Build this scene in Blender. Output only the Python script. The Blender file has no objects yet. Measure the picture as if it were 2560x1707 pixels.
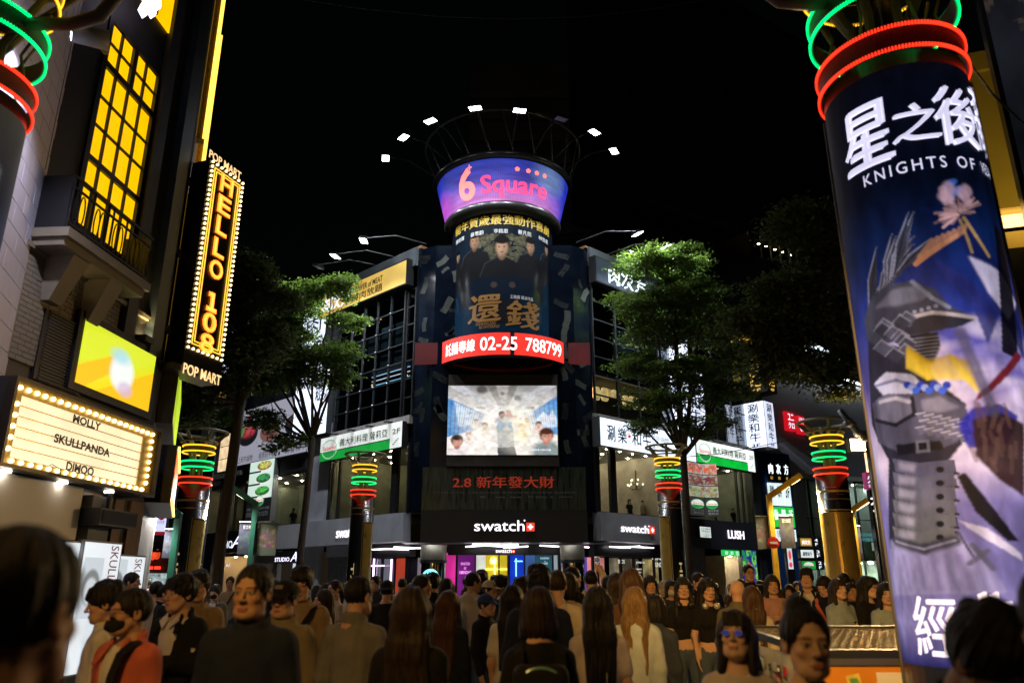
import bpy, bmesh, math, random
import numpy as np
from mathutils import Vector, Matrix, noise as mnoise

scene = bpy.context.scene
COL = scene.collection
R = math.radians
# ------------------------------------------------------------------ camera
F_PX, CX, CY = 1900.0, 1280.0, 853.5       # focal length and centre in photo pixels
PITCH = R(17.6)
CAM_Z = 1.62
cam_d = bpy.data.cameras.new('camera')
cam = bpy.data.objects.new('camera', cam_d)
COL.objects.link(cam)
cam.location = (0, 0, CAM_Z)
cam.rotation_euler = (R(90) + PITCH, 0, 0)
cam_d.sensor_width = 36.0
cam_d.lens = F_PX / 2560 * 36.0
cam_d.clip_start = 0.05
cam_d.clip_end = 600
cam_d.dof.use_dof = True
cam_d.dof.focus_distance = 30
cam_d.dof.aperture_fstop = 1.8
scene.camera = cam
# ------------------------------------------------------------------ world: night sky
world = bpy.data.worlds.new('World')
scene.world = world
world.use_nodes = True
wn = world.node_tree.nodes
bg = wn['Background']
sky = wn.new('ShaderNodeTexSky')
sky.sky_type = 'NISHITA'
sky.sun_disc = False
sky.sun_elevation = R(2)
sky.sun_rotation = R(200)
world.node_tree.links.new(sky.outputs[0], bg.inputs[0])
bg.inputs[1].default_value = 0.0008
# moon-like sun, very weak
sd = bpy.data.lights.new('moon_sun', 'SUN')
sd.energy = 0.004
sd.angle = R(0.5)
sd.color = (1, .95, .9)
so = bpy.data.objects.new('moon_sun', sd)
COL.objects.link(so)
so.rotation_euler = (R(55), 0, R(-20))
scene.view_settings.view_transform = 'Standard'
scene.view_settings.look = 'None'
scene.view_settings.exposure = 0.0
scene.view_settings.gamma = 1.0
scene.view_settings.use_curve_mapping = False
scene.render.engine = 'CYCLES'
cy = scene.cycles
cy.use_denoising = True
try:
 cy.denoiser = 'OPENIMAGEDENOISE'
except Exception:
 pass
cy.max_bounces = 6
cy.diffuse_bounces = 2
cy.glossy_bounces = 3
cy.transmission_bounces = 4
cy.transparent_max_bounces = 12
cy.sample_clamp_indirect = 4
cy.sample_clamp_direct = 0
cy.caustics_reflective = False
cy.caustics_refractive = False
cy.use_light_tree = True

def ray(px, py):
 """Direction of a photo pixel, from the camera."""
 xc = (px - CX) / F_PX
 yc = (CY - py) / F_PX
 return Vector((xc, math.cos(PITCH) - yc * math.sin(PITCH), yc * math.cos(PITCH) + math.sin(PITCH)))

def at(px, py, Y):
 """The point seen at a pixel, Y metres ahead of the camera."""
 d = ray(px, py)
 return Vector((0, 0, CAM_Z)) + d * (Y / d.y)

# ------------------------------------------------------------------ materials
MATS = {}

def M(name, col=(.5, .5, .5), rough=.6, metal=0., emit=None, es=0., vary=0., vscale=3., bump=0., bscale=20., spec=.5,
   alpha=1., stretch=None, sss=0., coat=0.):
 if name in MATS:
  return MATS[name]
 m = bpy.data.materials.new(name)
 MATS[name] = m
 m.use_nodes = True
 nt = m.node_tree
 b = nt.nodes['Principled BSDF']
 L = nt.links.new
 b.inputs['Base Color'].default_value = (*col, 1)
 b.inputs['Roughness'].default_value = rough
 b.inputs['Metallic'].default_value = metal
 b.inputs['Specular IOR Level'].default_value = spec
 if coat:
  b.inputs['Coat Weight'].default_value = coat
  b.inputs['Coat Roughness'].default_value = .15
 if sss:
  b.inputs['Subsurface Weight'].default_value = sss
  b.inputs['Subsurface Radius'].default_value = (.012, .004, .002)
  b.inputs['Subsurface Scale'].default_value = 1.
 if emit is not None:
  b.inputs['Emission Color'].default_value = (*emit, 1)
  b.inputs['Emission Strength'].default_value = es
 if alpha < 1:
  b.inputs['Alpha'].default_value = alpha
 if vary or bump:
  tc = nt.nodes.new('ShaderNodeTexCoord')
  mp = nt.nodes.new('ShaderNodeMapping')
  L(tc.outputs['Object'], mp.inputs[0])
  if stretch:
   mp.inputs['Scale'].default_value = stretch
 if vary:
  n = nt.nodes.new('ShaderNodeTexNoise')
  n.inputs['Scale'].default_value = vscale
  n.inputs['Detail'].default_value = 5
  L(mp.outputs[0], n.inputs['Vector'])
  r = nt.nodes.new('ShaderNodeMapRange')
  r.inputs['From Min'].default_value = .3
  r.inputs['From Max'].default_value = .7
  r.inputs['To Min'].default_value = 1 - vary
  r.inputs['To Max'].default_value = 1 + vary
  L(n.outputs['Fac'], r.inputs['Value'])
  mx = nt.nodes.new('ShaderNodeVectorMath')
  mx.operation = 'SCALE'
  mx.inputs[0].default_value = col
  L(r.outputs[0], mx.inputs['Scale'])
  L(mx.outputs[0], b.inputs['Base Color'])
  r2 = nt.nodes.new('ShaderNodeMapRange')
  r2.inputs['To Min'].default_value = max(.03, rough - .12)
  r2.inputs['To Max'].default_value = min(1, rough + .12)
  L(n.outputs['Fac'], r2.inputs['Value'])
  L(r2.outputs[0], b.inputs['Roughness'])
 if bump:
  n2 = nt.nodes.new('ShaderNodeTexNoise')
  n2.inputs['Scale'].default_value = bscale
  n2.inputs['Detail'].default_value = 4
  L(mp.outputs[0], n2.inputs['Vector'])
  bp = nt.nodes.new('ShaderNodeBump')
  bp.inputs['Strength'].default_value = bump
  bp.inputs['Distance'].default_value = .02
  L(n2.outputs['Fac'], bp.inputs['Height'])
  L(bp.outputs[0], b.inputs['Normal'])
 return m

def EM(name, col, es, base=None, rough=.5, vary=.12, vscale=1.6):
 """A backlit / glowing surface: slightly uneven emission over a real base colour."""
 if name in MATS:
  return MATS[name]
 m = M(name, base or tuple(min(.7, c * .6) for c in col), rough, emit=col, es=es)
 nt = m.node_tree
 b = nt.nodes['Principled BSDF']
 L = nt.links.new
 if vary:
  tc = nt.nodes.new('ShaderNodeTexCoord')
  n = nt.nodes.new('ShaderNodeTexNoise')
  n.inputs['Scale'].default_value = vscale
  n.inputs['Detail'].default_value = 2
  L(tc.outputs['Object'], n.inputs['Vector'])
  r = nt.nodes.new('ShaderNodeMapRange')
  r.inputs['From Min'].default_value = .3
  r.inputs['From Max'].default_value = .7
  r.inputs['To Min'].default_value = es * (1 - vary)
  r.inputs['To Max'].default_value = es * (1 + vary)
  L(n.outputs['Fac'], r.inputs['Value'])
  L(r.outputs[0], b.inputs['Emission Strength'])
 return m

def PAINT(name, es, base=.4, rough=.45, spec=.5):
 """Printed or screen picture: colour attribute as ink and, when lit, as light."""
 if name in MATS:
  return MATS[name]
 m = M(name, (.5, .5, .5), rough, spec=spec)
 nt = m.node_tree
 b = nt.nodes['Principled BSDF']
 L = nt.links.new
 a = nt.nodes.new('ShaderNodeAttribute')
 a.attribute_name = 'Col'
 mx = nt.nodes.new('ShaderNodeVectorMath')
 mx.operation = 'SCALE'
 mx.inputs['Scale'].default_value = base
 L(a.outputs['Color'], mx.inputs[0])
 L(mx.outputs[0], b.inputs['Base Color'])
 if es:
  L(a.outputs['Color'], b.inputs['Emission Color'])
  b.inputs['Emission Strength'].default_value = es
 return m

def GLASS(name, tint=(.6, .7, .75), refl=.12, rough=.03):
 """Window glass: mostly see-through with a mirror sheen."""
 if name in MATS:
  return MATS[name]
 m = bpy.data.materials.new(name)
 MATS[name] = m
 m.use_nodes = True
 nt = m.node_tree
 L = nt.links.new
 nt.nodes.remove(nt.nodes['Principled BSDF'])
 out = nt.nodes['Material Output']
 tr = nt.nodes.new('ShaderNodeBsdfTransparent')
 tr.inputs[0].default_value = (*tint, 1)
 gl = nt.nodes.new('ShaderNodeBsdfGlossy')
 gl.inputs['Roughness'].default_value = rough
 gl.inputs['Color'].default_value = (.8, .85, .9, 1)
 fr = nt.nodes.new('ShaderNodeLayerWeight')
 fr.inputs[0].default_value = .3
 mr = nt.nodes.new('ShaderNodeMapRange')
 mr.inputs['To Min'].default_value = refl * .5
 mr.inputs['To Max'].default_value = min(1, refl * 3)
 L(fr.outputs['Fresnel'], mr.inputs['Value'])
 mx = nt.nodes.new('ShaderNodeMixShader')
 L(mr.outputs[0], mx.inputs[0])
 L(tr.outputs[0], mx.inputs[1])
 L(gl.outputs[0], mx.inputs[2])
 L(mx.outputs[0], out.inputs[0])
 return m

# ------------------------------------------------------------------ objects
BASE = {}

def link(name, data, parent=None):
 o = bpy.data.objects.new(name, data)
 COL.objects.link(o)
 if parent is not None:
  o.parent = parent
  BASE[o.name] = BASE.get(parent.name, Vector())
 return o

def T(name, label, cat, loc=(0, 0, 0), group=None):
 o = bpy.data.objects.new(name, None)
 COL.objects.link(o)
 o.empty_display_size = .1
 o.location = loc
 BASE[o.name] = Vector(loc)
 o['label'] = label
 o['category'] = cat
 if group:
  o['group'] = group
 return o

def tag(o, label, cat, group=None):
 o['label'] = label
 o['category'] = cat
 if group:
  o['group'] = group
 return o

def kind(o, k='structure'):
 o['kind'] = k
 return o

def copy_tree(o, parent=None, loc=None):
 c = o.copy()
 COL.objects.link(c)
 c.parent = parent
 if loc is not None:
  c.location = loc
 BASE[c.name] = Vector(c.location) if parent is None else BASE[parent.name]
 for ch in list(o.children):
  copy_tree(ch, c)
 return c

class MB:
 """Collects vertices and faces in world coordinates; build() makes one mesh object."""

 def __init__(s):
  s.v = []
  s.f = []

 def quad(s, a, b, c, d):
  n = len(s.v)
  s.v += [tuple(a), tuple(b), tuple(c), tuple(d)]
  s.f.append((n, n + 1, n + 2, n + 3))
  return s

 def poly(s, pts):
  n = len(s.v)
  s.v += [tuple(p) for p in pts]
  s.f.append(tuple(range(n, n + len(pts))))
  return s

 def hexa(s, p):
  """8 corners: 0-3 one end (loop), 4-7 the other."""
  n = len(s.v)
  s.v += [tuple(q) for q in p]
  for f in ((3, 2, 1, 0), (4, 5, 6, 7), (0, 1, 5, 4), (1, 2, 6, 5), (2, 3, 7, 6), (3, 0, 4, 7)):
   s.f.append(tuple(n + i for i in f))
  return s

 def box(s, lo, hi):
  (x0, y0, z0), (x1, y1, z1) = lo, hi
  return s.hexa([(x0, y0, z0), (x1, y0, z0), (x1, y1, z0), (x0, y1, z0), (x0, y0, z1), (x1, y0, z1), (x1, y1, z1), (x0, y1, z1)])

 def fbox(s, fr, u0, u1, v0, v1, w0, w1):
  m = fr.m
  return s.hexa([m(u0, v0, w0), m(u1, v0, w0), m(u1, v0, w1), m(u0, v0, w1), m(u0, v1, w0), m(u1, v1, w0), m(u1, v1, w1), m(u0, v1, w1)])

 def bar(s, a, b, w, h=None, up=(0, 0, 1)):
  a, b = Vector(a), Vector(b)
  h = h or w
  d = (b - a).normalized()
  upv = Vector(up)
  if abs(d.dot(upv)) > .98:
   upv = Vector((1, 0, 0))
  x = d.cross(upv).normalized() * w / 2
  y = x.cross(d).normalized() * h / 2
  return s.hexa([a - x - y, a + x - y, a + x + y, a - x + y, b - x - y, b + x - y, b + x + y, b - x + y])

 def tube(s, pts, r, n=8, cap=True, closed=False):
  pts = [Vector(p) for p in pts]
  rs = r if isinstance(r, (list, tuple)) else [r] * len(pts)
  base = len(s.v)
  k = len(pts)
  prev = None
  for i, p in enumerate(pts):
   if closed:
    d = pts[(i + 1) % k] - pts[i - 1]
   else:
    d = pts[min(i + 1, k - 1)] - pts[max(i - 1, 0)]
   d = d.normalized() if d.length > 1e-9 else Vector((0, 0, 1))
   if prev is None:
    ref = Vector((0, 0, 1)) if abs(d.z) < .95 else Vector((1, 0, 0))
    x = d.cross(ref).normalized()
   else:
    x = (prev - d * prev.dot(d))
    x = x.normalized() if x.length > 1e-6 else d.orthogonal().normalized()
   prev = x
   y = d.cross(x)
   for j in range(n):
    a = 2 * math.pi * j / n
    s.v.append(tuple(p + (x * math.cos(a) + y * math.sin(a)) * rs[i]))
  for i in range(k if closed else k - 1):
   i2 = (i + 1) % k
   for j in range(n):
    j2 = (j + 1) % n
    s.f.append((base + i * n + j, base + i * n + j2, base + i2 * n + j2, base + i2 * n + j))
  if cap and not closed:
   s.f.append(tuple(base + j for j in reversed(range(n))))
   s.f.append(tuple(base + (k - 1) * n + j for j in range(n)))
  return s

 def lathe(s, c, prof, n=32, a0=0., a1=2 * math.pi, axis='z'):
  """prof: list of (r, z) about the vertical axis through c."""
  c = Vector(c)
  base = len(s.v)
  full = abs(a1 - a0 - 2 * math.pi) < 1e-6
  m = n if full else n + 1
  for r, z in prof:
   for j in range(m):
    a = a0 + (a1 - a0) * j / n
    s.v.append(tuple(c + Vector((r * math.cos(a), r * math.sin(a), z))))
  for i in range(len(prof) - 1):
   for j in range(n):
    j2 = (j + 1) % m
    s.f.append((base + i * m + j, base + i * m + j2, base + (i + 1) * m + j2, base + (i + 1) * m + j))
  return s

 def ball(s, c, r, n=8, m=6):
  c = Vector(c)
  r = Vector(r) if not isinstance(r, (int, float)) else Vector((r, r, r))
  base = len(s.v)
  for i in range(m + 1):
   t = math.pi * i / m
   for j in range(n):
    a = 2 * math.pi * j / n
    s.v.append((c.x + r.x * math.sin(t) * math.cos(a), c.y + r.y * math.sin(t) * math.sin(a), c.z + r.z * math.cos(t)))
  for i in range(m):
   for j in range(n):
    j2 = (j + 1) % n
    s.f.append((base + i * n + j, base + (i + 1) * n + j, base + (i + 1) * n + j2, base + i * n + j2))
  return s

 def build(s, name, mat, parent=None, smooth=False):
  me = bpy.data.meshes.new(name)
  b = BASE.get(parent.name, Vector()) if parent is not None else Vector()
  me.from_pydata([(x - b.x, y - b.y, z - b.z) for x, y, z in s.v], [], s.f)
  me.update()
  if smooth:
   me.polygons.foreach_set('use_smooth', [True] * len(me.polygons))
  me.materials.append(mat)
  return link(name, me, parent)

def solo(name, mb, mat, label, cat, group=None, smooth=False):
 o = mb.build(name, mat, None, smooth)
 return tag(o, label, cat, group)

class Fr:
 """An upright plane in the place: u along it (left to right as seen), v up (world height), w out of it."""

 def __init__(s, x, y, ux, uy):
  l = math.hypot(ux, uy)
  s.o = Vector((x, y, 0))
  s.U = Vector((ux / l, uy / l, 0))
  s.N = Vector((s.U.y, -s.U.x, 0))

 def m(s, u, v, w=0.):
  p = s.o + s.U * u + s.N * w
  return Vector((p.x, p.y, v))

 def uv(s, px, py, w=0.):
  d = ray(px, py)
  c = Vector((0, 0, CAM_Z))
  t = (s.o + s.N * w - c).dot(s.N) / d.dot(s.N)
  p = c + d * t
  return (p - s.o).dot(s.U), p.z

 def u(s, px, w=0., py=1300):
  return s.uv(px, py, w)[0]

 def rect(s, x0, y0, x1, y1, w=0.):
  """u0,u1,v0,v1 from the top-left and bottom-right pixels."""
  u0, v1 = s.uv(x0, y0, w)
  u1, v0 = s.uv(x1, y1, w)
  return u0, u1, v0, v1

class Cyl:
 """A cylinder (or cone) surface: u metres round it from the side facing the camera, v height, w out."""

 def __init__(s, x, y, r, face=None, slope=None):
  s.c = Vector((x, y, 0))
  s.r = r
  s.a0 = math.atan2(-y, -x) if face is None else face
  s.slope = slope        # (v0, dr/dv)

 def m(s, u, v, w=0.):
  a = s.a0 + u / s.r
  r = s.r + w
  if s.slope:
   r += (v - s.slope[0]) * s.slope[1]
  return Vector((s.c.x + r * math.cos(a), s.c.y + r * math.sin(a), v))

# ------------------------------------------------------------------ lettering
_TX = {}

def glyphs(body, bold=0., shear=0., space=1., vertical=False, lead=1.0):
 """Flat triangulated outlines of some writing, height of a capital about 0.73."""
 key = (body, bold, shear, space, vertical, lead)
 if key in _TX:
  return _TX[key]
 c = bpy.data.curves.new('lettering_source', 'FONT')
 c.body = '\n'.join(body) if vertical else body
 c.offset = bold
 c.shear = shear
 c.space_character = space
 c.space_line = lead
 c.resolution_u = 3
 c.align_x = 'CENTER' if vertical else 'LEFT'
 o = bpy.data.objects.new('lettering_source', c)
 COL.objects.link(o)
 dg = bpy.context.evaluated_depsgraph_get()
 me = bpy.data.meshes.new_from_object(o.evaluated_get(dg))
 v = np.array([p.co[:2] for p in me.vertices]) if len(me.vertices) else np.zeros((0, 2))
 f = [tuple(p.vertices) for p in me.polygons]
 bpy.data.objects.remove(o)
 bpy.data.curves.remove(c)
 bpy.data.meshes.remove(me)
 _TX[key] = (v, f)
 return v, f

def text(name, body, surf, u0, u1, v0, v1, w, mat, parent, bold=0.0, shear=0., space=1., vertical=False, rot=0, fit=True, seg=None, depth=0.,
   lead=1.0, skew=0.):
 """Writing fitted to the rectangle u0..u1, v0..v1 of a surface, w proud of it. rot: quarter turns."""
 cjk = any(ord(ch) > 0x2e80 for ch in body)
 fat = bold
 if cjk:
  bold = 0.
 v, f = glyphs(body, bold, shear, space, vertical, lead)
 if len(v) == 0:
  return None
 lo, hi = v.min(0), v.max(0)
 q = (v - lo) / np.maximum(hi - lo, 1e-6)
 if rot == 1:
  q = np.stack([1 - q[:, 1], q[:, 0]], 1)
 elif rot == 3:
  q = np.stack([q[:, 1], 1 - q[:, 0]], 1)
 if not fit:
  asp = (hi[0] - lo[0]) / (hi[1] - lo[1])
  if rot:
   asp = 1 / asp
  W, H = abs(u1 - u0), v1 - v0
  if W / H > asp:
   k = H * asp / W
   q[:, 0] = .5 + (q[:, 0] - .5) * k
  else:
   k = W / asp / H
   q[:, 1] = .5 + (q[:, 1] - .5) * k
 U = u0 + q[:, 0] * (u1 - u0)
 V = v0 + q[:, 1] * (v1 - v0) + skew * (q[:, 0] - .5)
 bm = bmesh.new()
 if cjk and fat:                       # thicken dense characters by shifted layers
  k = fat * 1.6 * (v1 - v0 if not vertical else abs(u1 - u0))
  layers = [(-k, -k * .5, 0.), (k, k * .5, .003), (0, 0, .006)]
 else:
  layers = [(0, 0, 0)]
 for du_, dv_, dw_ in layers:
  bv = [bm.verts.new((a + du_, b + dv_, dw_)) for a, b in zip(U, V)]
  for t in f:
   try:
    bm.faces.new([bv[i] for i in t])
   except ValueError:
    pass
 if seg:
  a, b = min(u0, u1), max(u0, u1)
  x = a + seg
  while x < b:
   bmesh.ops.bisect_plane(bm, geom=bm.verts[:] + bm.edges[:] + bm.faces[:], plane_co=(x, 0, 0), plane_no=(1, 0, 0))
   x += seg
 if depth:
  r = bmesh.ops.extrude_face_region(bm, geom=bm.faces[:])
  for e in r['geom']:
   if isinstance(e, bmesh.types.BMVert):
    e.co.z += depth
 base = BASE.get(parent.name, Vector()) if parent is not None else Vector()
 for p in bm.verts:
  p.co = surf.m(p.co.x, p.co.y, w + p.co.z) - base
 bmesh.ops.recalc_face_normals(bm, faces=bm.faces[:])
 me = bpy.data.meshes.new(name)
 bm.to_mesh(me)
 bm.free()
 me.materials.append(mat)
 return link(name, me, parent)

# ------------------------------------------------------------------ painter for printed pictures and screens
class Canvas:
 def __init__(s, w, h, col=(0, 0, 0)):
  s.w, s.h = w, h
  s.a = np.zeros((h, w, 3)) + np.array(col)
  yy, xx = np.mgrid[0:h, 0:w]
  s.x = (xx + .5) / w          # 0..1 left to right
  s.y = (yy + .5) / h          # 0..1 top to bottom

 def blend(s, mask, col):
  s.a += (np.array(col) - s.a) * mask[..., None]

 def vgrad(s, stops):
  ys = [t for t, _ in stops]
  for k in range(3):
   s.a[..., k] = np.interp(s.y, ys, [c[k] for _, c in stops])

 def ell(s, cx, cy, rx, ry, col, soft=.15, op=1., ang=0.):
  dx, dy = s.x - cx, s.y - cy
  if ang:
   asp = s.h / s.w
   c, n = math.cos(ang), math.sin(ang)
   dy = dy * asp
   dx, dy = dx * c + dy * n, (-dx * n + dy * c)
   ry = ry * asp
  d = np.sqrt((dx / rx) ** 2 + (dy / ry) ** 2)
  s.blend(np.clip((1 - d) / max(soft, 1e-3) + .5, 0, 1) * op, col)

 def poly(s, pts, col, op=1., soft=0):
  m = np.zeros((s.h, s.w), bool)
  n = len(pts)
  j = n - 1
  for i in range(n):
   xi, yi = pts[i]
   xj, yj = pts[j]
   if yi != yj:
    m ^= ((yi > s.y) != (yj > s.y)) & (s.x < (xj - xi) * (s.y - yi) / (yj - yi) + xi)
   j = i
  m = m.astype(float)
  for _ in range(soft):
   m = blur(m)
  s.blend(m * op, col)

 def line(s, pts, wd, col, op=1., soft=.4):
  asp = s.h / s.w
  for (x0, y0), (x1, y1) in zip(pts[:-1], pts[1:]):
   dx, dy = x1 - x0, (y1 - y0) * asp
   L2 = dx * dx + dy * dy + 1e-12
   t = np.clip(((s.x - x0) * dx + (s.y - y0) * asp * dy) / L2, 0, 1)
   d = np.sqrt((s.x - x0 - t * dx) ** 2 + ((s.y - y0) * asp - t * dy) ** 2)
   s.blend(np.clip((1 - d / wd) / soft, 0, 1) * op, col)

 def soften(s, n):
  for _ in range(n):
   for k in range(3):
    s.a[..., k] = blur(s.a[..., k])

 def noise(s, amt, scale=6, seed=0):
  rng = np.random.RandomState(seed)
  out = np.zeros((s.h, s.w))
  for o in range(4):
   n = int(scale * 2 ** o) + 2
   g = rng.rand(n, n)
   gx = s.x * (n - 1.001)
   gy = s.y * (n - 1.001)
   ix, iy = gx.astype(int), gy.astype(int)
   fx, fy = gx - ix, gy - iy
   fx = fx * fx * (3 - 2 * fx)
   fy = fy * fy * (3 - 2 * fy)
   out += (g[iy, ix] * (1 - fx) * (1 - fy) + g[iy, ix + 1] * fx * (1 - fy) + g[iy + 1, ix] * (1 - fx) * fy + g[iy + 1, ix + 1] * fx * fy - .5) / 2 ** o
  s.a *= np.clip(1 + amt * out[..., None], 0, 3)
  return out

 def build(s, name, surf, u0, u1, v0, v1, w, mat, parent):
  H, W = s.h, s.w
  base = BASE.get(parent.name, Vector()) if parent is not None else Vector()
  vs = []
  for i in range(H + 1):
   v = v1 + (v0 - v1) * i / H
   for j in range(W + 1):
    p = surf.m(u0 + (u1 - u0) * j / W, v, w)
    vs.append((p.x - base.x, p.y - base.y, p.z - base.z))
  idx = np.arange(H * W)
  r, c = idx // W, idx % W
  a = r * (W + 1) + c
  fs = np.stack([a + W + 1, a + W + 2, a + 1, a], 1)
  me = bpy.data.meshes.new(name)
  me.from_pydata(vs, [], fs.tolist())
  ca = me.color_attributes.new('Col', 'FLOAT_COLOR', 'CORNER')
  col = np.ones((H * W, 4, 4))
  col[:, :, :3] = np.clip(s.a, 0, 4).reshape(-1, 1, 3)
  ca.data.foreach_set('color', col.ravel())
  me.materials.append(mat)
  return link(name, me, parent)

def blur(m):
 p = np.pad(m, 1, mode='edge')
 return (p[:-2, 1:-1] + p[2:, 1:-1] + p[1:-1, :-2] + p[1:-1, 2:] + p[1:-1, 1:-1] * 2) / 6

def spot(name, loc, target, watts, col, deg=70, blend=.6, r=.1):
 d = bpy.data.lights.new(name, 'SPOT')
 d.energy = watts
 d.color = col
 d.spot_size = R(deg)
 d.spot_blend = blend
 d.shadow_soft_size = r
 o = bpy.data.objects.new(name, d)
 COL.objects.link(o)
 o.location = loc
 o.rotation_euler = (Vector(target) - Vector(loc)).to_track_quat('-Z', 'Y').to_euler()
 return o

def srgb(r, g, b):
 def f(c):
  c /= 255.
  return c / 12.92 if c <= .04045 else ((c + .055) / 1.055) ** 2.4
 return (f(r), f(g), f(b))
# ================================================================== shared materials
m_conc = M('grey_panel', (.36, .37, .42), .5, vary=.15, vscale=1.2, bump=.15, bscale=6)
m_dark = M('dark_cladding', (.03, .033, .04), .35, vary=.25, vscale=1.5)
m_black = M('black_metal', (.012, .012, .014), .4)
m_blackgl = M('black_gloss', (.01, .01, .012), .18, vary=.3, vscale=3)
m_steel = M('brushed_steel', (.35, .36, .38), .35, metal=.9)
m_alu = M('mullion_metal', (.032, .036, .042), .4, metal=.5)
m_stone = M('ledge_stone', (.27, .26, .25), .7, vary=.2, vscale=4, bump=.2, bscale=30)
m_navy = M('navy_vinyl', (.0025, .005, .011), .16, vary=.3, vscale=1, coat=.3)
m_glass = GLASS('window_glass', (.62, .7, .72), .16)
m_dglass = GLASS('dark_glass', (.3, .38, .42), .3, .05)
m_white_l = EM('white_letter_light', (1., .93, 1.), 1.7)
m_white_s = EM('white_sign_light', (.80, .86, 1.), 1.25, base=(.7, .7, .7))
m_white_w = EM('white_led_bar', (1., .93, .95), 5.)
m_red_l = EM('red_sign_light', (1., .06, .03), 1.1)
m_warmdot = EM('warm_downlight', (1., .72, .42), 160., vary=0)
m_cooldot = EM('cool_downlight', (.9, 1., .85), 220., vary=0)
m_roomw = M('room_wall_warm', (.34, .30, .22), .8, vary=.2, vscale=2)
m_roomg = M('room_wall_olive', (.20, .22, .16), .8, vary=.25, vscale=1.4)
m_roomd = M('room_wall_dark', (.05, .05, .055), .7, vary=.3)
m_ceil = M('room_ceiling', (.25, .25, .22), .8)
m_ground = M('paving', (.11, .105, .1), .45, vary=.3, vscale=2, bump=.3, bscale=8)
m_asph = M('asphalt', (.045, .045, .047), .6, vary=.3, vscale=3, bump=.4, bscale=40)

# ================================================================== ground
g = MB().quad((-160, -60, -.004), (160, -60, -.004), (160, 260, -.004), (-160, 260, -.004)).build('ground', m_asph)
kind(g)
g = MB().quad((-26, -12, 0), (26, -12, 0), (26, 64, 0), (-26, 64, 0)).build('plaza_paving', m_ground)
kind(g)

# ================================================================== frames of the corner building
FT = Fr(-.45, 40.0, 1, 0)
LW = Fr(-5.5, 40.8, .72, -.69)
RW = Fr(4.45, 40.8, .73, .68)

def Z(py, Y, px=1256):
 return at(px, py, Y).z

def room(fr, u0, u1, v0, v1, dep, mw, parent, dots=(3, 2), dotm=None, mc=None, r=.07, floor=None):
 """A lit room behind a window: walls, ceiling, floor, ceiling lamps."""
 b = MB()
 m = fr.m
 b.quad(m(u0, v0, -dep), m(u1, v0, -dep), m(u1, v1, -dep), m(u0, v1, -dep))
 b.quad(m(u0, v0, -.15), m(u0, v0, -dep), m(u0, v1, -dep), m(u0, v1, -.15))
 b.quad(m(u1, v0, -dep), m(u1, v0, -.15), m(u1, v1, -.15), m(u1, v1, -dep))
 b.build('room_wall', mw, parent)
 MB().quad(m(u0, v1, -.15), m(u0, v1, -dep), m(u1, v1, -dep), m(u1, v1, -.15)).build('room_ceiling', mc or m_ceil, parent)
 MB().quad(m(u0, v0, -.15), m(u1, v0, -.15), m(u1, v0, -dep), m(u0, v0, -dep)).build('room_floor', floor or m_roomd, parent)
 rnd = random.Random(int(abs(u0) * 100 + v0))
 for i in range(dots[0]):
  for j in range(dots[1]):
   uu = u0 + (u1 - u0) * (i + .5 + rnd.uniform(-.1, .1)) / dots[0]
   ww = -.3 - (dep - .6) * (j + .4) / dots[1]
   c = m(uu, v1 - .03, ww)
   d = MB().lathe(c, [(0.001, -.02), (r, -.02), (r, .02)], 10)
   d.build('downlight', dotm or m_warmdot, parent)

def panes(fr, us, vs, w, parent, mg, bw=.07, depth=.12, mm=None, gap=.0, studs=False):
 """Glazing: one pane per cell, one mullion per line."""
 for a, b_ in zip(us[:-1], us[1:]):
  for c, d in zip(vs[:-1], vs[1:]):
   MB().quad(fr.m(a + bw / 2, c + bw / 2, w), fr.m(b_ - bw / 2, c + bw / 2, w), fr.m(b_ - bw / 2, d - bw / 2, w), fr.m(a + bw / 2, d - bw / 2, w)).build('pane', mg, parent)
 for a in us:
  MB().fbox(fr, a - bw / 2, a + bw / 2, vs[0], vs[-1], w - depth / 2, w + depth / 2).build('mullion', mm or m_alu, parent)
 for k, c in enumerate(vs):
  MB().fbox(fr, us[0] - bw / 2, us[-1] + bw / 2, c - bw / 2 * .8, c + bw / 2 * .8, w - depth / 2 + .01, w + depth / 2 - .012).build('transom', mm or m_alu, parent)
  if studs and 0 < k < len(vs):
   for a in us[1:-1]:
    MB().ball(fr.m(a, c, w + depth / 2 + .02), .06, 8, 6).build('stud', m_steel, parent, True)

def swatch_logo(fr, u0, u1, v0, v1, w, parent, light=None, red=None, depth=.05):
 """Lower-case word with a Swiss-cross square after it."""
 W = u1 - u0
 s = W * .135
 text('lettering', 'swatch', fr, u0, u0 + W * .835, v0, v1, w, light or m_white_l, parent, bold=.006, depth=depth*.4)
 MB().ball(fr.m(u0 + W * .835, v1 - .02 * (v1 - v0), w + .03), W * .012, 8, 6).build('letter_dot', light or m_white_l, parent)
 a = u1 - s
 MB().fbox(fr, a, u1, v0, v0 + s, w, w + depth).build('logo_square', red or m_red_l, parent)
 t = s * .1
 c = a + s / 2
 z = v0 + s / 2
 b = MB()
 b.fbox(fr, c - t, c + t, z - s * .33, z + s * .33, w + depth, w + depth + .012)
 b.fbox(fr, c - s * .33, c - t, z - t, z + t, w + depth, w + depth + .012)
 b.fbox(fr, c + t, c + s * .33, z - t, z + t, w + depth, w + depth + .012)
 b.build('logo_cross', light or m_white_l, parent)

# ================================================================== corner building: massing
CB = T('corner_building', 'dark corner building with round tower, curtain walls and shop entrance at the crossing', 'building', (-.45, 41, 0))
zf0, zf1 = Z(1355, 39.7), Z(1275, 39.7)         # black fascia over the entrance
zb1 = Z(1167, 39.8)
z_roof = 20.0
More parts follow.
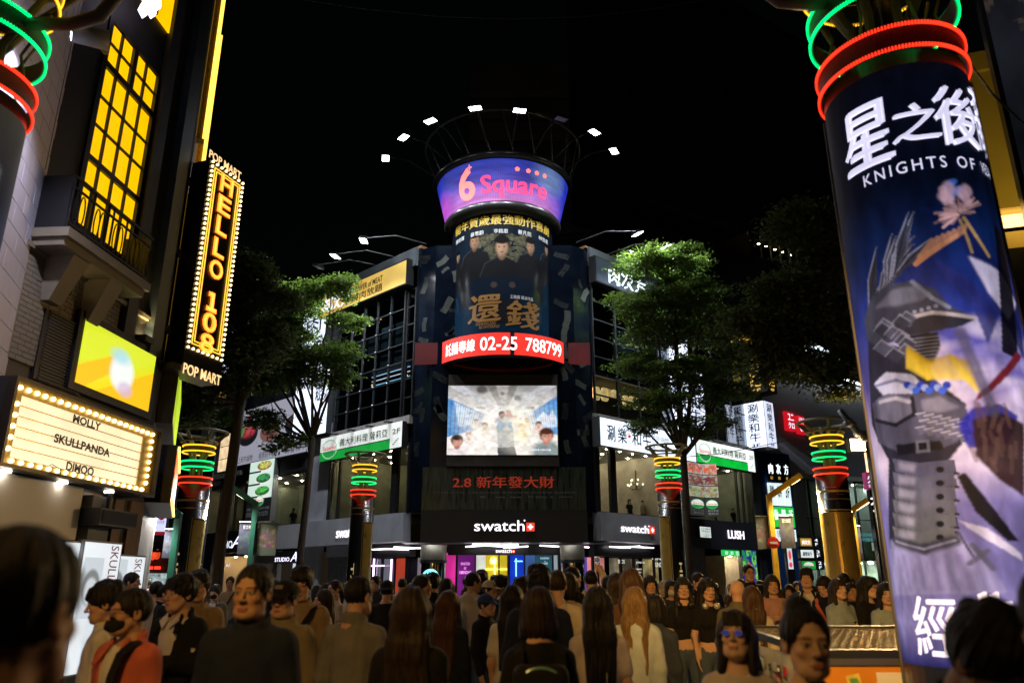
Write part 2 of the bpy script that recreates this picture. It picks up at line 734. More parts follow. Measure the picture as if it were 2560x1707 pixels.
# core behind the tower
b = MB()
pl = [(-5.5, 40.95), (-4.35, 40.2), (3.45, 40.2), (4.45, 40.95)]
for (x0, y0), (x1, y1) in zip(pl[:-1], pl[1:]):
 b.quad((x0, y0, zf1), (x1, y1, zf1), (x1, y1, 20.2), (x0, y0, 20.2))
b.poly([(x, y, 20.2) for x, y in pl] + [(4.45, 46, 20.2), (-5.5, 46, 20.2)])
b.build('tower_wall', m_navy, CB)
# side-wing bodies (top and back), above the ground floors
for fr, ua, ub, nm in ((LW, -7.6, 0, 'wing_roof'), (RW, 0, 15.5, 'wing_roof')):
 b = MB()
 b.fbox(fr, ua, ub, 19.55, 20.1, -9, -.06)
 b.build(nm, m_dark, CB)
 b = MB()
 b.fbox(fr, ua, ub, 19.2, 20.35, -.05, .12)
 b.build('parapet', M('parapet_cladding', (.10, .115, .13), .45, vary=.2, vscale=.9), CB)
 MB().fbox(fr, ua, ub, 20.38, 20.56, -.7, -.2).build('roof_rail', M('rail_brown', (.25, .13, .06), .6), CB)

# ------------------------------------------------------------------ left wing floors
uL = LW.u(818)
_, z_ledgeL = LW.uv(1003, 1043)
_, z_signL0 = LW.uv(1003, 1116)
_, z_fasL1 = LW.uv(1020, 1281)
_, z_fasL0 = LW.uv(1020, 1352)
MB().fbox(LW, uL - 2.4, -.02, z_fasL0, z_fasL1, -.3, .25).build('fascia', m_conc, CB)
MB().fbox(LW, uL, -.02, z_ledgeL - .45, z_ledgeL, -.3, .12).build('ledge', m_stone, CB)
for k in range(6):
 MB().fbox(LW, uL + (k + .5) * (-uL) / 6 - .01, uL + (k + .5) * (-uL) / 6 + .01, z_ledgeL - .46, z_ledgeL + .004, .08, .124).build('ledge_joint', m_black, CB)
# second-floor dining room and window
room(LW, uL + .1, -.1, z_fasL1, z_signL0 + .15, 5, m_roomg, CB, (4, 3))
us = [uL, LW.u(842), LW.u(978), LW.u(990), -.05]
panes(LW, us, [z_fasL1, z_signL0 + .1], -.02, CB, m_glass, .12, .14, m_black)
MB().fbox(LW, LW.u(976), LW.u(990), z_fasL1, z_signL0, -.1, .09).build('window_pier', m_black, CB)
# curtain wall above
_, z_cwL1 = LW.uv(1000, 735)
n = 5
us = [uL + (LW.u(990) - uL) * k / n for k in range(n + 1)]
zs = [z_ledgeL + (z_cwL1 - z_ledgeL) * k / 7 for k in range(8)]
panes(LW, us, zs, 0, CB, m_dglass, .08, .14, m_alu, studs=True)
panes(LW, [LW.u(996), -.04], zs, -.05, CB, m_dglass, .08, .12, m_alu)
MB().fbox(LW, LW.u(990) + .06, LW.u(996) - .05, z_ledgeL, z_cwL1, -.2, .14).build('pier', m_black, CB)
for i in (0, 1):
 z0 = z_ledgeL if i == 0 else zs[4]
 room(LW, uL + .05, -.06, z0 + .02, zs[3] - .02 if i == 0 else zs[7] - .02, 4.5, m_roomd, CB, (4, 1) if i == 0 else (2, 1), EM('amber_downlight', (1., .5, .2), 7., vary=0), m_roomd, r=.045)
# pale blinds drawn behind the middle rows, light tubes behind the lower ones
m_blind = M('blind_fabric', (.25, .30, .32), .8, vary=.25, vscale=9, stretch=(1, 1, .05))
for k in (1, 2, 3, 4):
 MB().fbox(LW, us[k] + .08, us[k + 1] - .08, zs[4] + .03, zs[5] + (.5 if k > 2 else .25), -.3, -.27).build('blind', m_blind, CB)
for k in (3, 4):
 MB().fbox(LW, us[k] + .08, us[k + 1] - .08, zs[3] + .05, zs[4] - .03, -.3, -.27).build('blind', m_blind, CB)
for k in range(3):
 z = zs[2] + .95 - .28 * k
 MB().tube([LW.m(us[2] + .2, z, -.6), LW.m(us[5] - .1, z, -.6)], .025, 6).build('light_tube', EM('tube_%d' % k, [(.55, .8, 1.), (1., .85, .9), (.35, .75, 1.)][k], 2.2), CB)
# ------------------------------------------------------------------ right wing floors
uR = RW.u(1892)
uRa = RW.u(1668)
_, z_ledgeR = RW.uv(1500, 1036)
_, z_signR0 = RW.uv(1500, 1113)
_, z_fasR1 = RW.uv(1480, 1278)
_, z_fasR0 = RW.uv(1480, 1350)
MB().fbox(RW, .02, uRa, z_fasR0, z_fasR1, -.3, .25).build('fascia', m_conc, CB)
MB().fbox(RW, .02, uR, z_ledgeR - .4, z_ledgeR, -.3, .12).build('ledge', m_stone, CB)
room(RW, .1, uRa - .1, z_fasR1, z_signR0 + .1, 6, m_roomw, CB, (5, 4), EM('cream_downlight', (1., .8, .55), 220., vary=0), r=.06)
panes(RW, [.05, RW.u(1500), RW.u(1530), RW.u(1542), RW.u(1664)], [z_fasR1, z_signR0 + .1], -.02, CB, m_glass, .12, .14, m_black)
MB().fbox(RW, RW.u(1528), RW.u(1541), z_fasR1, z_signR0, -.1, .09).build('window_pier', m_black, CB)
m_beige = M('curtain_beige', (.45, .36, .25), .8, vary=.3, vscale=6, stretch=(1, 1, .05))
MB().fbox(RW, .12, RW.u(1500), z_fasR1 + .03, z_signR0, -.35, -.3).build('curtain', m_beige, CB)
_, z_cwR1 = RW.uv(1500, 715)
n = 8
us = [.15 + (uR - .15) * k / n for k in range(n + 1)]
zs = [z_ledgeR + (z_cwR1 - z_ledgeR) * k / 7 for k in range(8)]
panes(RW, us, zs, 0, CB, m_dglass, .08, .14, m_alu)
room(RW, .1, uR, z_ledgeR + .02, zs[2], 4.5, m_roomd, CB, (6, 1), r=.05)
room(RW, .1, uR, zs[2] + .1, zs[7], 4.5, m_roomd, CB, (5, 1), EM('amber_downlight', (1., .5, .2), 7., vary=0), m_roomd, r=.05)
m_hex = EM('honey_lamp', (1., .62, .22), 1.5, vary=.5, vscale=3)
for px, py, s in ((1503, 985, .75), (1530, 985, .5), (1573, 1003, .6), (1600, 1010, .7), (1622, 1015, .4)):
 u, v = RW.uv(px, py, -1.2)
 for k in range(2):
  c = RW.m(u + (k - .5) * s, v + .05 * k, -1.2)
  b = MB()
  pts = [c + RW.U * (s * .55 * math.cos(R(60 * j))) + Vector((0, 0, s * .6 * math.sin(R(60 * j)))) for j in range(6)]
  b.poly(pts)
  b.poly([p + RW.N * -.1 for p in reversed(pts)])
  b.build('honeycomb_lamp', m_hex, CB)
for k in range(1, 7):
 MB().fbox(RW, us[k] + .08, us[k + 1] - .08, zs[3] + .05, zs[5] - .03, -.3, -.27).build('blind', m_blind, CB)

# ------------------------------------------------------------------ shop fronts at street level
# entrance under the fascia
SW = T('watch_shop_front', 'watch shop front with coloured panels and light bars under the black fascia', 'shop front', (-.45, 41.5, 0))
MB().fbox(FT, -4.2, 4.3, zf0, zf1, -.5, .3).build('fascia', m_black, SW)
MB().quad((-5.6, 39.6, zf0 - .02), (5, 39.6, zf0 - .02), (5, 44, zf0 - .02), (-5.6, 44, zf0 - .02)).build('soffit', M('soffit_panel', (.3, .3, .31), .4), SW)
FE = Fr(-.45, 41.4, 1, 0)
u0, u1, v0, v1 = FE.rect(1139, 1366, 1397, 1387)
MB().fbox(FE, u0 - .4, u1 + .5, v0, zf0 - .03, -.2, .05).build('door_header', m_black, SW)
zd = v0
swatch_logo(FE, FE.u(1240), FE.u(1287), Z(1381, 41.3), Z(1371, 41.3), .06, SW, depth=.03)
l_ = (.9, .35, .8)
cols = [(1118, 1141, (.95, .03, .35), .8), (1147, 1190, (.26, .02, .25), .6), (1190, 1215, (.9, .82, .7), .9), (1215, 1247, (.85, .55, .02), .8), (1249, 1268, (.9, .6, .03), .75),
  (1275, 1309, (.01, .05, .6), .8), (1312, 1336, (.08, .16, .45), .7), (1336, 1379, (.03, .12, .15), .6), (1383, 1392, (.5, .5, .55), .6)]
FI = Fr(-.45, 42.3, 1, 0)
FG = Fr(-.45, 41.42, 1, 0)
for i, (a, b_, c, e) in enumerate(cols):
 MB().fbox(FI, FI.u(a), FI.u(b_), 0, zd + .15, -.06, 0).build('display_panel', EM('display_%d' % i, c, e * 1.5, vary=.3, vscale=.9), SW)
 MB().quad(FG.m(FG.u(a), 0, 0), FG.m(FG.u(b_), 0, 0), FG.m(FG.u(b_), zd, 0), FG.m(FG.u(a), zd, 0)).build('glass_door', m_glass, SW)
for px in (1116, 1144, 1190, 1248, 1271, 1311, 1380, 1396):
 MB().fbox(FG, FG.u(px) - .04, FG.u(px) + .04, 0, zd, -.06, .06).build('door_post', m_black, SW)
for (px, y0, y1, x0, x1, yh, c) in ((1238, 1395, 1440, 1216, 1268, 1422, (1., .85, .2)), (1290, 1395, 1440, 1286, 1306, 1402, (.2, .5, 1.))):
 MB().fbox(FI, FI.u(px) - .03, FI.u(px) + .03, Z(y1, 42.2), Z(y0, 42.2), .02, .06).build('neon_line', EM('neon_%d' % px, c, 5.), SW)
 MB().fbox(FI, FI.u(x0), FI.u(px) - .035, Z(yh, 42.2) - .03, Z(yh, 42.2) + .03, .02, .06).build('neon_line', EM('neon_%d' % px, c, 5.), SW)
 MB().fbox(FI, FI.u(px) + .035, FI.u(x1), Z(yh, 42.2) - .03, Z(yh, 42.2) + .03, .02, .06).build('neon_line', EM('neon_%d' % px, c, 5.), SW)
pk = EM('pink_neon', (1., .3, .85), 2.5)
text('lettering', 'SWATCH', FI, FI.u(1154), FI.u(1176), Z(1412, 42.2), Z(1405, 42.2), .03, pk, SW, bold=.01)
text('lettering', '@', FI, FI.u(1162), FI.u(1168), Z(1423, 42.2), Z(1416, 42.2), .03, pk, SW)
text('lettering', 'XIMENDING', FI, FI.u(1150), FI.u(1180), Z(1434, 42.2), Z(1426, 42.2), .03, pk, SW, bold=.01)
text('lettering', 'BLANCPAIN', FI, FI.u(1350), FI.u(1371), Z(1397, 42.2), Z(1392, 42.2), .03, m_white_s, SW, bold=.01)
text('lettering', 'x', FI, FI.u(1360), FI.u(1363), Z(1404, 42.2), Z(1401, 42.2), .03, m_white_s, SW)
text('lettering', 'swatch', FI, FI.u(1351), FI.u(1368), Z(1410, 42.2), Z(1404, 42.2), .03, m_white_s, SW, bold=.01)
for (x0, y0, x1, y1) in ((1164, 1366, 1226, 1362), (1181, 1360, 1249, 1361.5), (1218, 1363, 1280, 1366.5), (1231, 1363.5, 1296, 1361), (1259, 1369, 1320, 1365), (1350, 1363, 1397, 1365.5)):
 MB().bar(at(x0, y0, 40.2), at(x1, y1, 40.5), .06).build('light_bar', m_white_w, SW)
# round glass columns with light-ring clocks
m_mesh = M('metal_mesh', (.22, .2, .15), .5, metal=.6, vary=.5, vscale=60)
m_mir = M('mirror_glass', (.35, .36, .38), .08, metal=1.)
m_cy = EM('cyan_light', (.2, .9, 1.), 3.5)
for a, b_, cx_, cy_ in ((1050, 1117, 1076, 1444), (1400, 1462, 1430, 1440)):
 p0, p1 = at(a, 1400, 39.6), at(b_, 1400, 39.6)
 c = (p0 + p1) / 2
 r = (p1.x - p0.x) / 2
 cl = T('clock_column', ('left' if cx_ < 1200 else 'right') + ' round shop column with metal mesh head and glowing cyan clock ring', 'column', (c.x, 39.6, 0))
 za, zb, zc = Z(1362, 39.2), Z(1400, 39.2), 0
 MB().lathe((c.x, 39.6, 0), [(r * .98, zb), (r * .98, za), (.01, za)], 36).build('mesh_head', m_mesh, cl, True)
 MB().lathe((c.x, 39.6, 0), [(r, zb - .12), (r * 1.02, zb - .1), (r * 1.02, zb + .02), (r, zb + .04)], 36).build('collar', m_black, cl, True)
 MB().lathe((c.x, 39.6, 0), [(r * .95, .0), (r * .95, zb - .1)], 36).build('mirror_shaft', m_mir, cl, True)
 q = at(cx_, cy_, 39.6 - r - .12)
 rr = .42
 for k in range(60):
  t = 2 * math.pi * k / 60
  l = .09 if k % 5 else .17
  d = Vector((math.cos(t), 0, math.sin(t)))
  MB().bar(q + d * (rr - l), q + d * rr, .02).build('clock_tick', m_cy, cl)
  MB().bar(q, q + Vector((.2, 0, .16)), .03).build('clock_hand', m_cy, cl)
 MB().bar(q, q + Vector((-.1, 0, .1)), .03).build('clock_hand', m_cy, cl)
 MB().bar(q + Vector((0, .02, 0)), Vector((q.x, 39.6 - r, q.z)), .03).build('clock_spindle', m_black, cl)

# left-wing shop front
def wing_shop(fr, ua, ub, zt, T_, bars, cells, dep=2.2):
 MB().fbox(fr, ua, ub, zt - .75, zt - .02, -.9, -.5).build('header', m_black, T_)
 MB().quad(fr.m(ua, zt - .01, .2), fr.m(ub, zt - .01, .2), fr.m(ub, zt - .01, -dep), fr.m(ua, zt - .01, -dep)).build('soffit', M('soffit_panel', (.3, .3, .31), .4), T_)
 for (x0, y0, x1, y1) in bars:
  a = fr.uv(x0, y0, -.3)
  c = fr.uv(x1, y1, -.3)
  MB().bar(fr.m(*a, -.3), fr.m(*c, -.3), .055).build('light_bar', m_white_w, T_)
 for i, (x0, x1, mt) in enumerate(cells):
  a, c = fr.u(x0, -1.4), fr.u(x1, -1.4)
  MB().fbox(fr, a, c, 0, zt - .75, -dep, -dep + .06).build('display_panel', mt, T_)
  g0, g1 = fr.u(x0, -.7), fr.u(x1, -.7)
  MB().quad(fr.m(g0, 0, -.7), fr.m(g1, 0, -.7), fr.m(g1, zt - .75, -.7), fr.m(g0, zt - .75, -.7)).build('shop_glass', m_glass, T_)
  MB().fbox(fr, g0 - .05, g0 + .05, 0, zt - .75, -.76, -.62).build('shop_post', m_black, T_)

SL = T('watch_shop_window', 'watch shop window with white light lines left of the entrance', 'shop window', LW.m(-2, 0, 0))
wing_shop(LW, LW.u(880), -.3, z_fasL0, SL, ((985, 1367, 1051, 1369.5), (960, 1371, 1020, 1373), (1000, 1371, 1051, 1369), (845, 1374, 878, 1372), (848, 1377, 876, 1378), (930, 1373, 985, 1371)),
    [(926, 962, EM('pale_display', (.55, .5, .6), .35)), (962, 992, EM('red_display', (.9, .09, .04), .7)), (992, 1022, M('display_black', (.01, .01, .01), .3)), (1022, 1048, EM('grey_display', (.4, .38, .4), .35))])
MB().fbox(LW, LW.u(940, -.6), LW.u(940, -.6) + .07, 0, LW.uv(940, 1396, -.6)[1], -.62, -.56).build('neon_line', EM('lilac_neon', (1., .6, 1.), 5.), SL)
MB().fbox(LW, LW.u(983, -.6), LW.u(983, -.6) + .06, 0, LW.uv(983, 1397, -.6)[1], -.62, -.56).build('neon_line', EM('lilac_neon', (1., .6, 1.), 5.), SL)
_, zz = LW.uv(950, 1415, -.6)
MB().fbox(LW, LW.u(932, -.6), LW.u(968, -.6), zz, zz + .06, -.55, -.5).build('neon_line', EM('lilac_neon', (1., .6, 1.), 5.), SL)
sl = T('shop_sign', 'white glowing watch shop letters behind the left pillar on grey fascia', 'sign', LW.m(LW.u(860), 4, 0))
u0, u1, v0, v1 = LW.rect(842, 1319, 906, 1340, .26)
swatch_logo(LW, u0, u1, v0, v1, .27, sl)
sh = T('roller_shutter', 'closed grey roller shutter and wooden door left of the watch shop', 'shutter', LW.m(LW.u(850), 0, 0))
u0, u1, v0, v1 = LW.rect(822, 1392, 886, 1450, -.3)
for k in range(26):
 MB().fbox(LW, u0, u1, v1 - (k + 1) * .115, v1 - k * .115 - .012, -.36 - .02 * (k % 2), -.3).build('shutter_slat', M('shutter_metal', (.2, .21, .22), .45, metal=.4, vary=.2), sh)
MB().fbox(LW, u0 - .15, u1 + .1, v1, z_fasL0 - .02, -.5, -.2).build('shutter_box', m_conc, sh)
MB().fbox(LW, LW.u(772), u0 - .16, 0, v1 + .3, -.4, -.3).build('wood_panel', M('plain_wood', (.28, .2, .12), .6, vary=.25, vscale=5, stretch=(8, 8, .6)), sh)
# right-wing shop front
SR = T('watch_shop_window', 'watch shop window with pink display and chalk lettering right of the entrance', 'shop window', RW.m(3, 0, 0))
wing_shop(RW, .3, uRa, z_fasR0, SR, ((1524, 1366, 1575, 1368.5), (1552, 1368, 1600, 1364.5), (1585, 1366, 1634, 1369), (1462, 1367, 1472, 1367.5)),
    [(1478, 1490, EM('violet_display', (.2, .1, .7), .5)), (1490, 1532, EM('pink_display', (.95, .3, .28), .8, vary=.4)), (1546, 1572, EM('tan_display', (.5, .4, .25), .35, vary=.6, vscale=2)),
     (1578, 1616, EM('brown_display', (.22, .17, .10), .35, vary=.6, vscale=2)), (1628, 1664, EM('amber_display', (.7, .5, .2), .45, vary=.6, vscale=2))])
for s_, x0, y0, x1, y1 in (('EMOS', 1545, 1398, 1562, 1408), ('you is', 1590, 1401, 1612, 1410), ('ONE', 1630, 1392, 1660, 1400), ('KINDA', 1636, 1405, 1662, 1417), ('I MADE', 1590, 1420, 1604, 1424),
         ('WHEN', 1591, 1428, 1603, 1432), ('NEW', 1592, 1436, 1602, 1440)):
 u0, u1, v0, v1 = RW.rect(x0, y0, x1, y1, -.68)
 text('window_lettering', s_, RW, u0, u1, v0, v1, -.68, EM('chalk_light', (.9, .88, .8), .9), SR, bold=.01)
sr = T('shop_sign', 'white glowing watch shop letters with red cross square on right grey fascia', 'sign', RW.m(RW.u(1590), 4, 0))
u0, u1, v0, v1 = RW.rect(1552, 1309, 1635, 1334, .26)
swatch_logo(RW, u0, u1, v0, v1, .27, sr)
s0 = T('shop_sign', 'large white glowing watch shop letters on the black fascia over the entrance', 'sign', (-.45, 39.7, 4.5))
FF = Fr(-.45, 39.69, 1, 0)
swatch_logo(FF, FF.u(1186), FF.u(1336), Z(1327, 39.69), Z(1300, 39.69), .01, s0)

# ================================================================== tower: boards, screen, ribbon, poster, top
FB = Fr(-.45, 39.85, 1, 0)
bd = T('banner_board', 'dark streaked board with red New Year lettering above the fascia', 'banner', (-.45, 39.8, zf1))
m_board = M('board_vinyl', (.028, .033, .024), .22, vary=.7, vscale=3.5, stretch=(2.5, 1, .25), coat=.2)  # vinyl colour varies in upright streaks
u0, u1 = FB.u(1055, py=1220), FB.u(1465, py=1220)
MB().fbox(FB, u0, u1, zf1 + .02, zb1, -.3, 0).build('board', m_board, bd)
m_redt = EM('red_lettering', srgb(150, 45, 25), .45, base=(.5, .05, .02))
text('lettering', '2.8 新年發大財', FB, FB.u(1130), FB.u(1387), Z(1219, 39.8), Z(1190, 39.8), .01, m_redt, bd, bold=.012)
m_grey_t = M('grey_print', (.1, .1, .09), .5)
text('small_print', '十二月三十日 上映 全台戲院 歡喜迎新春 同步獻映 敬請期待', FB, FB.u(1080), FB.u(1440), Z(1233, 39.8), Z(1228, 39.8), .01, m_grey_t, bd)
for k, (a, b_) in enumerate(((1200, 1215), (1240, 1262), (1275, 1305), (1320, 1335), (1340, 1368), (1376, 1384), (1400, 1432))):
 text('small_print', ['電影', 'cinema', 'theater', 'TV', 'EnVision', 'A', 'picture'][k], FB, FB.u(a), FB.u(b_), Z(1244, 39.8), Z(1239, 39.8), .01, M('silver_print', (.16, .16, .15), .5), bd)
# LED video screen
sc = T('video_screen', 'large lit video screen showing a bright bus interior on the tower', 'screen', (-.45, 39.8, zb1))
FS = Fr(-.45, 39.8, 1, 0)
u0, u1 = FS.u(1119, py=1050), FS.u(1396, py=1050)
MB().fbox(FS, u0, u1, Z(1165, 39.8), Z(936, 39.8), -.3, 0).build('screen_cabinet', M('screen_off_brown', (.03, .024, .02), .5, vary=.3, vscale=2), sc)
c = Canvas(230, 145, srgb(225, 220, 215))
c.vgrad([(0, srgb(150, 150, 150)), (.2, srgb(205, 200, 198)), (.4, srgb(250, 246, 240)), (1, srgb(250, 242, 235))])
c.poly([(0, .18), (.34, .42), (.30, .62), (0, .75)], srgb(30, 120, 190), .9, 2)
c.poly([(.06, .24), (.30, .42), (.28, .55), (.1, .6)], srgb(235, 245, 250), .8, 3)
c.poly([(1, .15), (.78, .38), (.8, .62), (1, .72)], srgb(20, 130, 205), .85, 2)
c.poly([(.8, .52), (.87, .38), (.92, .45), (.96, .36), (1, .5), (1, .6), (.82, .62)], srgb(245, 245, 250), .85, 2)
c.poly([(.36, 0), (.64, 0), (.56, .3), (.46, .3)], srgb(120, 115, 110), .8, 2)
c.poly([(.44, 0), (.56, 0), (.53, .26), (.49, .26)], srgb(190, 185, 180), .9, 2)
c.poly([(0, 0), (.14, 0), (.44, .32), (.4, .36)], srgb(200, 200, 205), .8, 2)
c.poly([(1, 0), (.84, 0), (.6, .32), (.63, .36)], srgb(205, 205, 210), .8, 2)
for x, y, s in ((.31, .06, .05), (.64, .19, .03), (.5, .12, .02)):
 c.ell(x, y, s, s * 1.3, srgb(60, 50, 45), .6, .8)
c.poly([(.26, .31), (.34, .31), (.34, .345), (.26, .34)], srgb(90, 80, 75), .8)
c.poly([(.7, .31), (.79, .31), (.79, .345), (.7, .34)], srgb(110, 95, 85), .8)
c.ell(.5, .5, .34, .3, srgb(255, 252, 245), 1., .6)
rn = random.Random(9)
for k in range(14):                                        # curtain folds, roof ribs
 x = .01 + .022 * k
 c.line([(x, .2 + x * .7), (x * .8, .72)], .006, srgb(15, 80, 150) if k % 2 else srgb(90, 170, 215), .6, .9)
 c.line([(1 - x, .2 + x * .7), (1 - x * .8, .68)], .006, srgb(15, 90, 160) if k % 2 else srgb(80, 180, 225), .6, .9)
 if k < 9:
  y = .03 + .03 * k
  c.line([(.36 + .011 * k, y), (.64 - .011 * k, y)], .003, srgb(95, 92, 90), .5, .9)
def rider(x, y, s, skin, hairc, shirt):
 """A seated or standing passenger: shirt, neck, face, hair."""
 c.ell(x, y + s * 2.3, s * 1.35, s * 1.5, srgb(*shirt), .5, .9)
 c.ell(x, y + s * .95, s * .3, s * .5, srgb(*[int(q * .8) for q in skin]), .5)
 c.ell(x, y - s * .1, s * .66, s * .95, srgb(*hairc), .3)
 c.ell(x + s * .05, y + s * .25, s * .5, s * .72, srgb(*skin), .5)
 c.ell(x, y - s * .5, s * .56, s * .42, srgb(*hairc), .5)
 c.ell(x + s * .2, y + s * .15, s * .1, s * .06, srgb(90, 50, 40), .8, .7)
 c.ell(x - s * .18, y + s * .15, s * .1, s * .06, srgb(90, 50, 40), .8, .7)
for x, y, s, sk, hr, st in ((.26, .52, .03, (235, 190, 160), (120, 90, 70), (250, 235, 220)), (.72, .5, .03, (240, 205, 160), (190, 150, 90), (255, 235, 190)), (.62, .46, .026, (245, 215, 170), (200, 165, 110), (255, 240, 205)), (.34, .58, .045, (235, 195, 150), (170, 120, 60), (255, 240, 215)),
       (.68, .6, .05, (250, 220, 165), (225, 185, 110), (255, 238, 190)), (.83, .56, .04, (225, 170, 150), (95, 55, 40), (240, 205, 190)), (.2, .72, .05, (240, 200, 180), (150, 110, 90), (248, 235, 230)), (.09, .8, .085, (210, 150, 130), (50, 34, 28), (235, 225, 225)), (.9, .72, .10, (220, 160, 140), (85, 42, 28), (120, 140, 140)),
       (.495, .42, .045, (190, 130, 115), (35, 28, 26), (175, 178, 184))):
 rider(x, y, s, sk, hr, st)
c.ell(.555, .42, .03, .06, srgb(215, 160, 150), .6)
c.poly([(.45, .62), (.47, .54), (.55, .53), (.6, .62), (.61, .88), (.46, .9)], srgb(170, 172, 178), .95, 2)
c.poly([(.44, .62), (.47, .52), (.52, .56), (.50, .66)], srgb(60, 140, 195), .9, 2)
c.poly([(.54, .54), (.585, .53), (.59, .64), (.55, .62)], srgb(60, 140, 195), .9, 2)
c.poly([(.455, .9), (.61, .88), (.63, 1), (.46, 1)], srgb(35, 45, 60), .95, 1)
c.ell(.62, .62, .16, .3, srgb(255, 248, 225), 1., .45)
c.ell(.3, .7, .14, .25, srgb(255, 250, 240), 1., .4)
for k in range(160):
 x, y = rn.random(), rn.random()
 c.ell(x, y, rn.uniform(.004, .02), rn.uniform(.004, .02), tuple(q * rn.uniform(.55, 1.3) for q in c.a[int(y * 144), int(x * 229)]), .8, .5)
c.soften(1)
c.noise(.4, 26, 3)
c.a[::2] *= .9
c.build('screen_picture', FS, FS.u(1119, py=1050), FS.u(1393, py=1050), Z(1137, 39.8), Z(964, 39.8), .03, PAINT('video_light', 1.0), sc)
text('subtitle', '恭賀新禧大家新年快樂', FS, FS.u(1330), FS.u(1380), Z(1127, 39.8), Z(1122, 39.8), .04, m_white_s, sc)
# curved red ribbon display, in modules, one dark
RIB = Cyl(-.5, 42.45, 4.05, -math.pi / 2)
zr0, zr1 = Z(886, 38.4), Z(831, 38.4)
rb = T('ribbon_display', 'curved red light ribbon with white phone number round the tower', 'screen', (-.5, 38.5, zr0))
m_rl = EM('red_led', (1., .035, .02), 1.05, base=(.2, .01, .01), vary=.12, vscale=2.5)
m_rd = EM('red_reflection', (.5, .01, .015), .09, base=(.03, .003, .004), vary=.4)  # dim red glow for the ribbon mirrored in the side panels
a_tot = .985 * 4.05
cuts = np.linspace(-a_tot, a_tot, 13)
gap = (.10 * 4.05, .155 * 4.05)
for k in range(12):
 b = MB()
 for j in range(4):
  ua, ub = cuts[k] + (cuts[k + 1] - cuts[k]) * j / 4 + (.01 if j == 0 else 0), cuts[k] + (cuts[k + 1] - cuts[k]) * (j + 1) / 4
  for lo, hi in ((ua, min(ub, gap[0])), (max(ua, gap[1]), ub)):
   if hi > lo:
    b.quad(RIB.m(lo, zr0), RIB.m(hi, zr0), RIB.m(hi, zr1), RIB.m(lo, zr1))
 b.build('ribbon_module', m_rl, rb)
b = MB()
for j in range(3):
 a, d = gap[0] + (gap[1] - gap[0]) * j / 3, gap[0] + (gap[1] - gap[0]) * (j + 1) / 3
 b.quad(RIB.m(a, zr0, -.01), RIB.m(d, zr0, -.01), RIB.m(d, zr1, -.01), RIB.m(a, zr1, -.01))
b.build('dark_module', m_black, rb)
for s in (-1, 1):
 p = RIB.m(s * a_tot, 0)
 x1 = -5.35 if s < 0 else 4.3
 MB().hexa([(p.x, p.y, zr0), (x1, 40.05, zr0 - .1), (x1, 40.1, zr0 - .1), (p.x, p.y + .05, zr0), (p.x, p.y, zr1), (x1, 40.05, zr1 - .05), (x1, 40.1, zr1 - .05), (p.x, p.y + .05, zr1)]).build('ribbon_reflection', m_rd, rb)  # flat piece standing in for the ribbon's reflection
b = MB()
N = 24
for k in range(N):
 ua, ub = -a_tot + 2 * a_tot * k / N, -a_tot + 2 * a_tot * (k + 1) / N
 for zz in (zr0 - .03, zr1 + .03):
  q = [RIB.m(ua, zz, .0), RIB.m(ub, zz, 0), RIB.m(ub, zz, -.5), RIB.m(ua, zz, -.5)]
  b.quad(*q)
 b.quad(RIB.m(ua, zr0, -.5), RIB.m(ub, zr0, -.5), RIB.m(ub, zr1, -.5), RIB.m(ua, zr1, -.5))
b.build('ribbon_housing', m_black, rb)
m_led = EM('white_led_text', (1., .9, .88), 1.5)
su = 153.5
def ru(px):
 return 4.05 * math.asin(max(-.999, min(.999, (px - 1257.5) / 153.5 * math.sin(.985))))
H = zr1 - zr0
text('lettering', '託播專線', RIB, ru(1116), ru(1190), zr0 + H * .22, zr0 + H * .78, .02, m_led, rb, bold=.012, seg=.3)
text('lettering', '02-25', RIB, ru(1203), ru(1293), zr0 + H * .2, zr0 + H * .82, .02, m_led, rb, bold=.015, seg=.3)
text('lettering', '788799', RIB, ru(1313), ru(1403), zr0 + H * .2, zr0 + H * .82, .02, m_led, rb, bold=.015, seg=.3)
# poster drum
CYC = (-.57, 41.6)
DR = Cyl(*CYC, 2.95, -math.pi / 2)
zt0, zt1 = zr1 - .2, 22.4
MB().lathe((*CYC, 0), [(2.9, zt0), (2.9, zt1 + .5)], 64).build('tower_drum', m_navy, CB, True)
ps = T('film_poster', 'dark blue film poster wrapped round the tower drum, gold title and five dark figures', 'poster', (-.57, 38.7, zt0))
c = Canvas(240, 230, (.004, .01, .02))
c.vgrad([(0, (.004, .006, .01)), (.3, (.006, .012, .022)), (.6, (.003, .018, .045)), (1, (.004, .02, .045))])
rnd = random.Random(5)
for k in range(130):                                     # heap of notes
 x, y = rnd.uniform(.3, .7), rnd.uniform(.27, .5)
 if abs(x - .5) > .2 - .2 * abs(y - .3):
  pass
 a = rnd.uniform(-.5, .5)
 w_, h_ = .028, .010
 pts = [(x + dx * math.cos(a) - dy * math.sin(a), y + dx * math.sin(a) + dy * math.cos(a)) for dx, dy in ((-w_, -h_), (w_, -h_), (w_, h_), (-w_, h_))]
 g = rnd.uniform(.5, 1.2)
 c.poly(pts, (.12 * g, .11 * g, .065 * g), .8)
 c.poly([(px_ * .5 + x * .5, py_ * .5 + y * .5) for px_, py_ in pts], (.05 * g, .055 * g, .03 * g), .7)
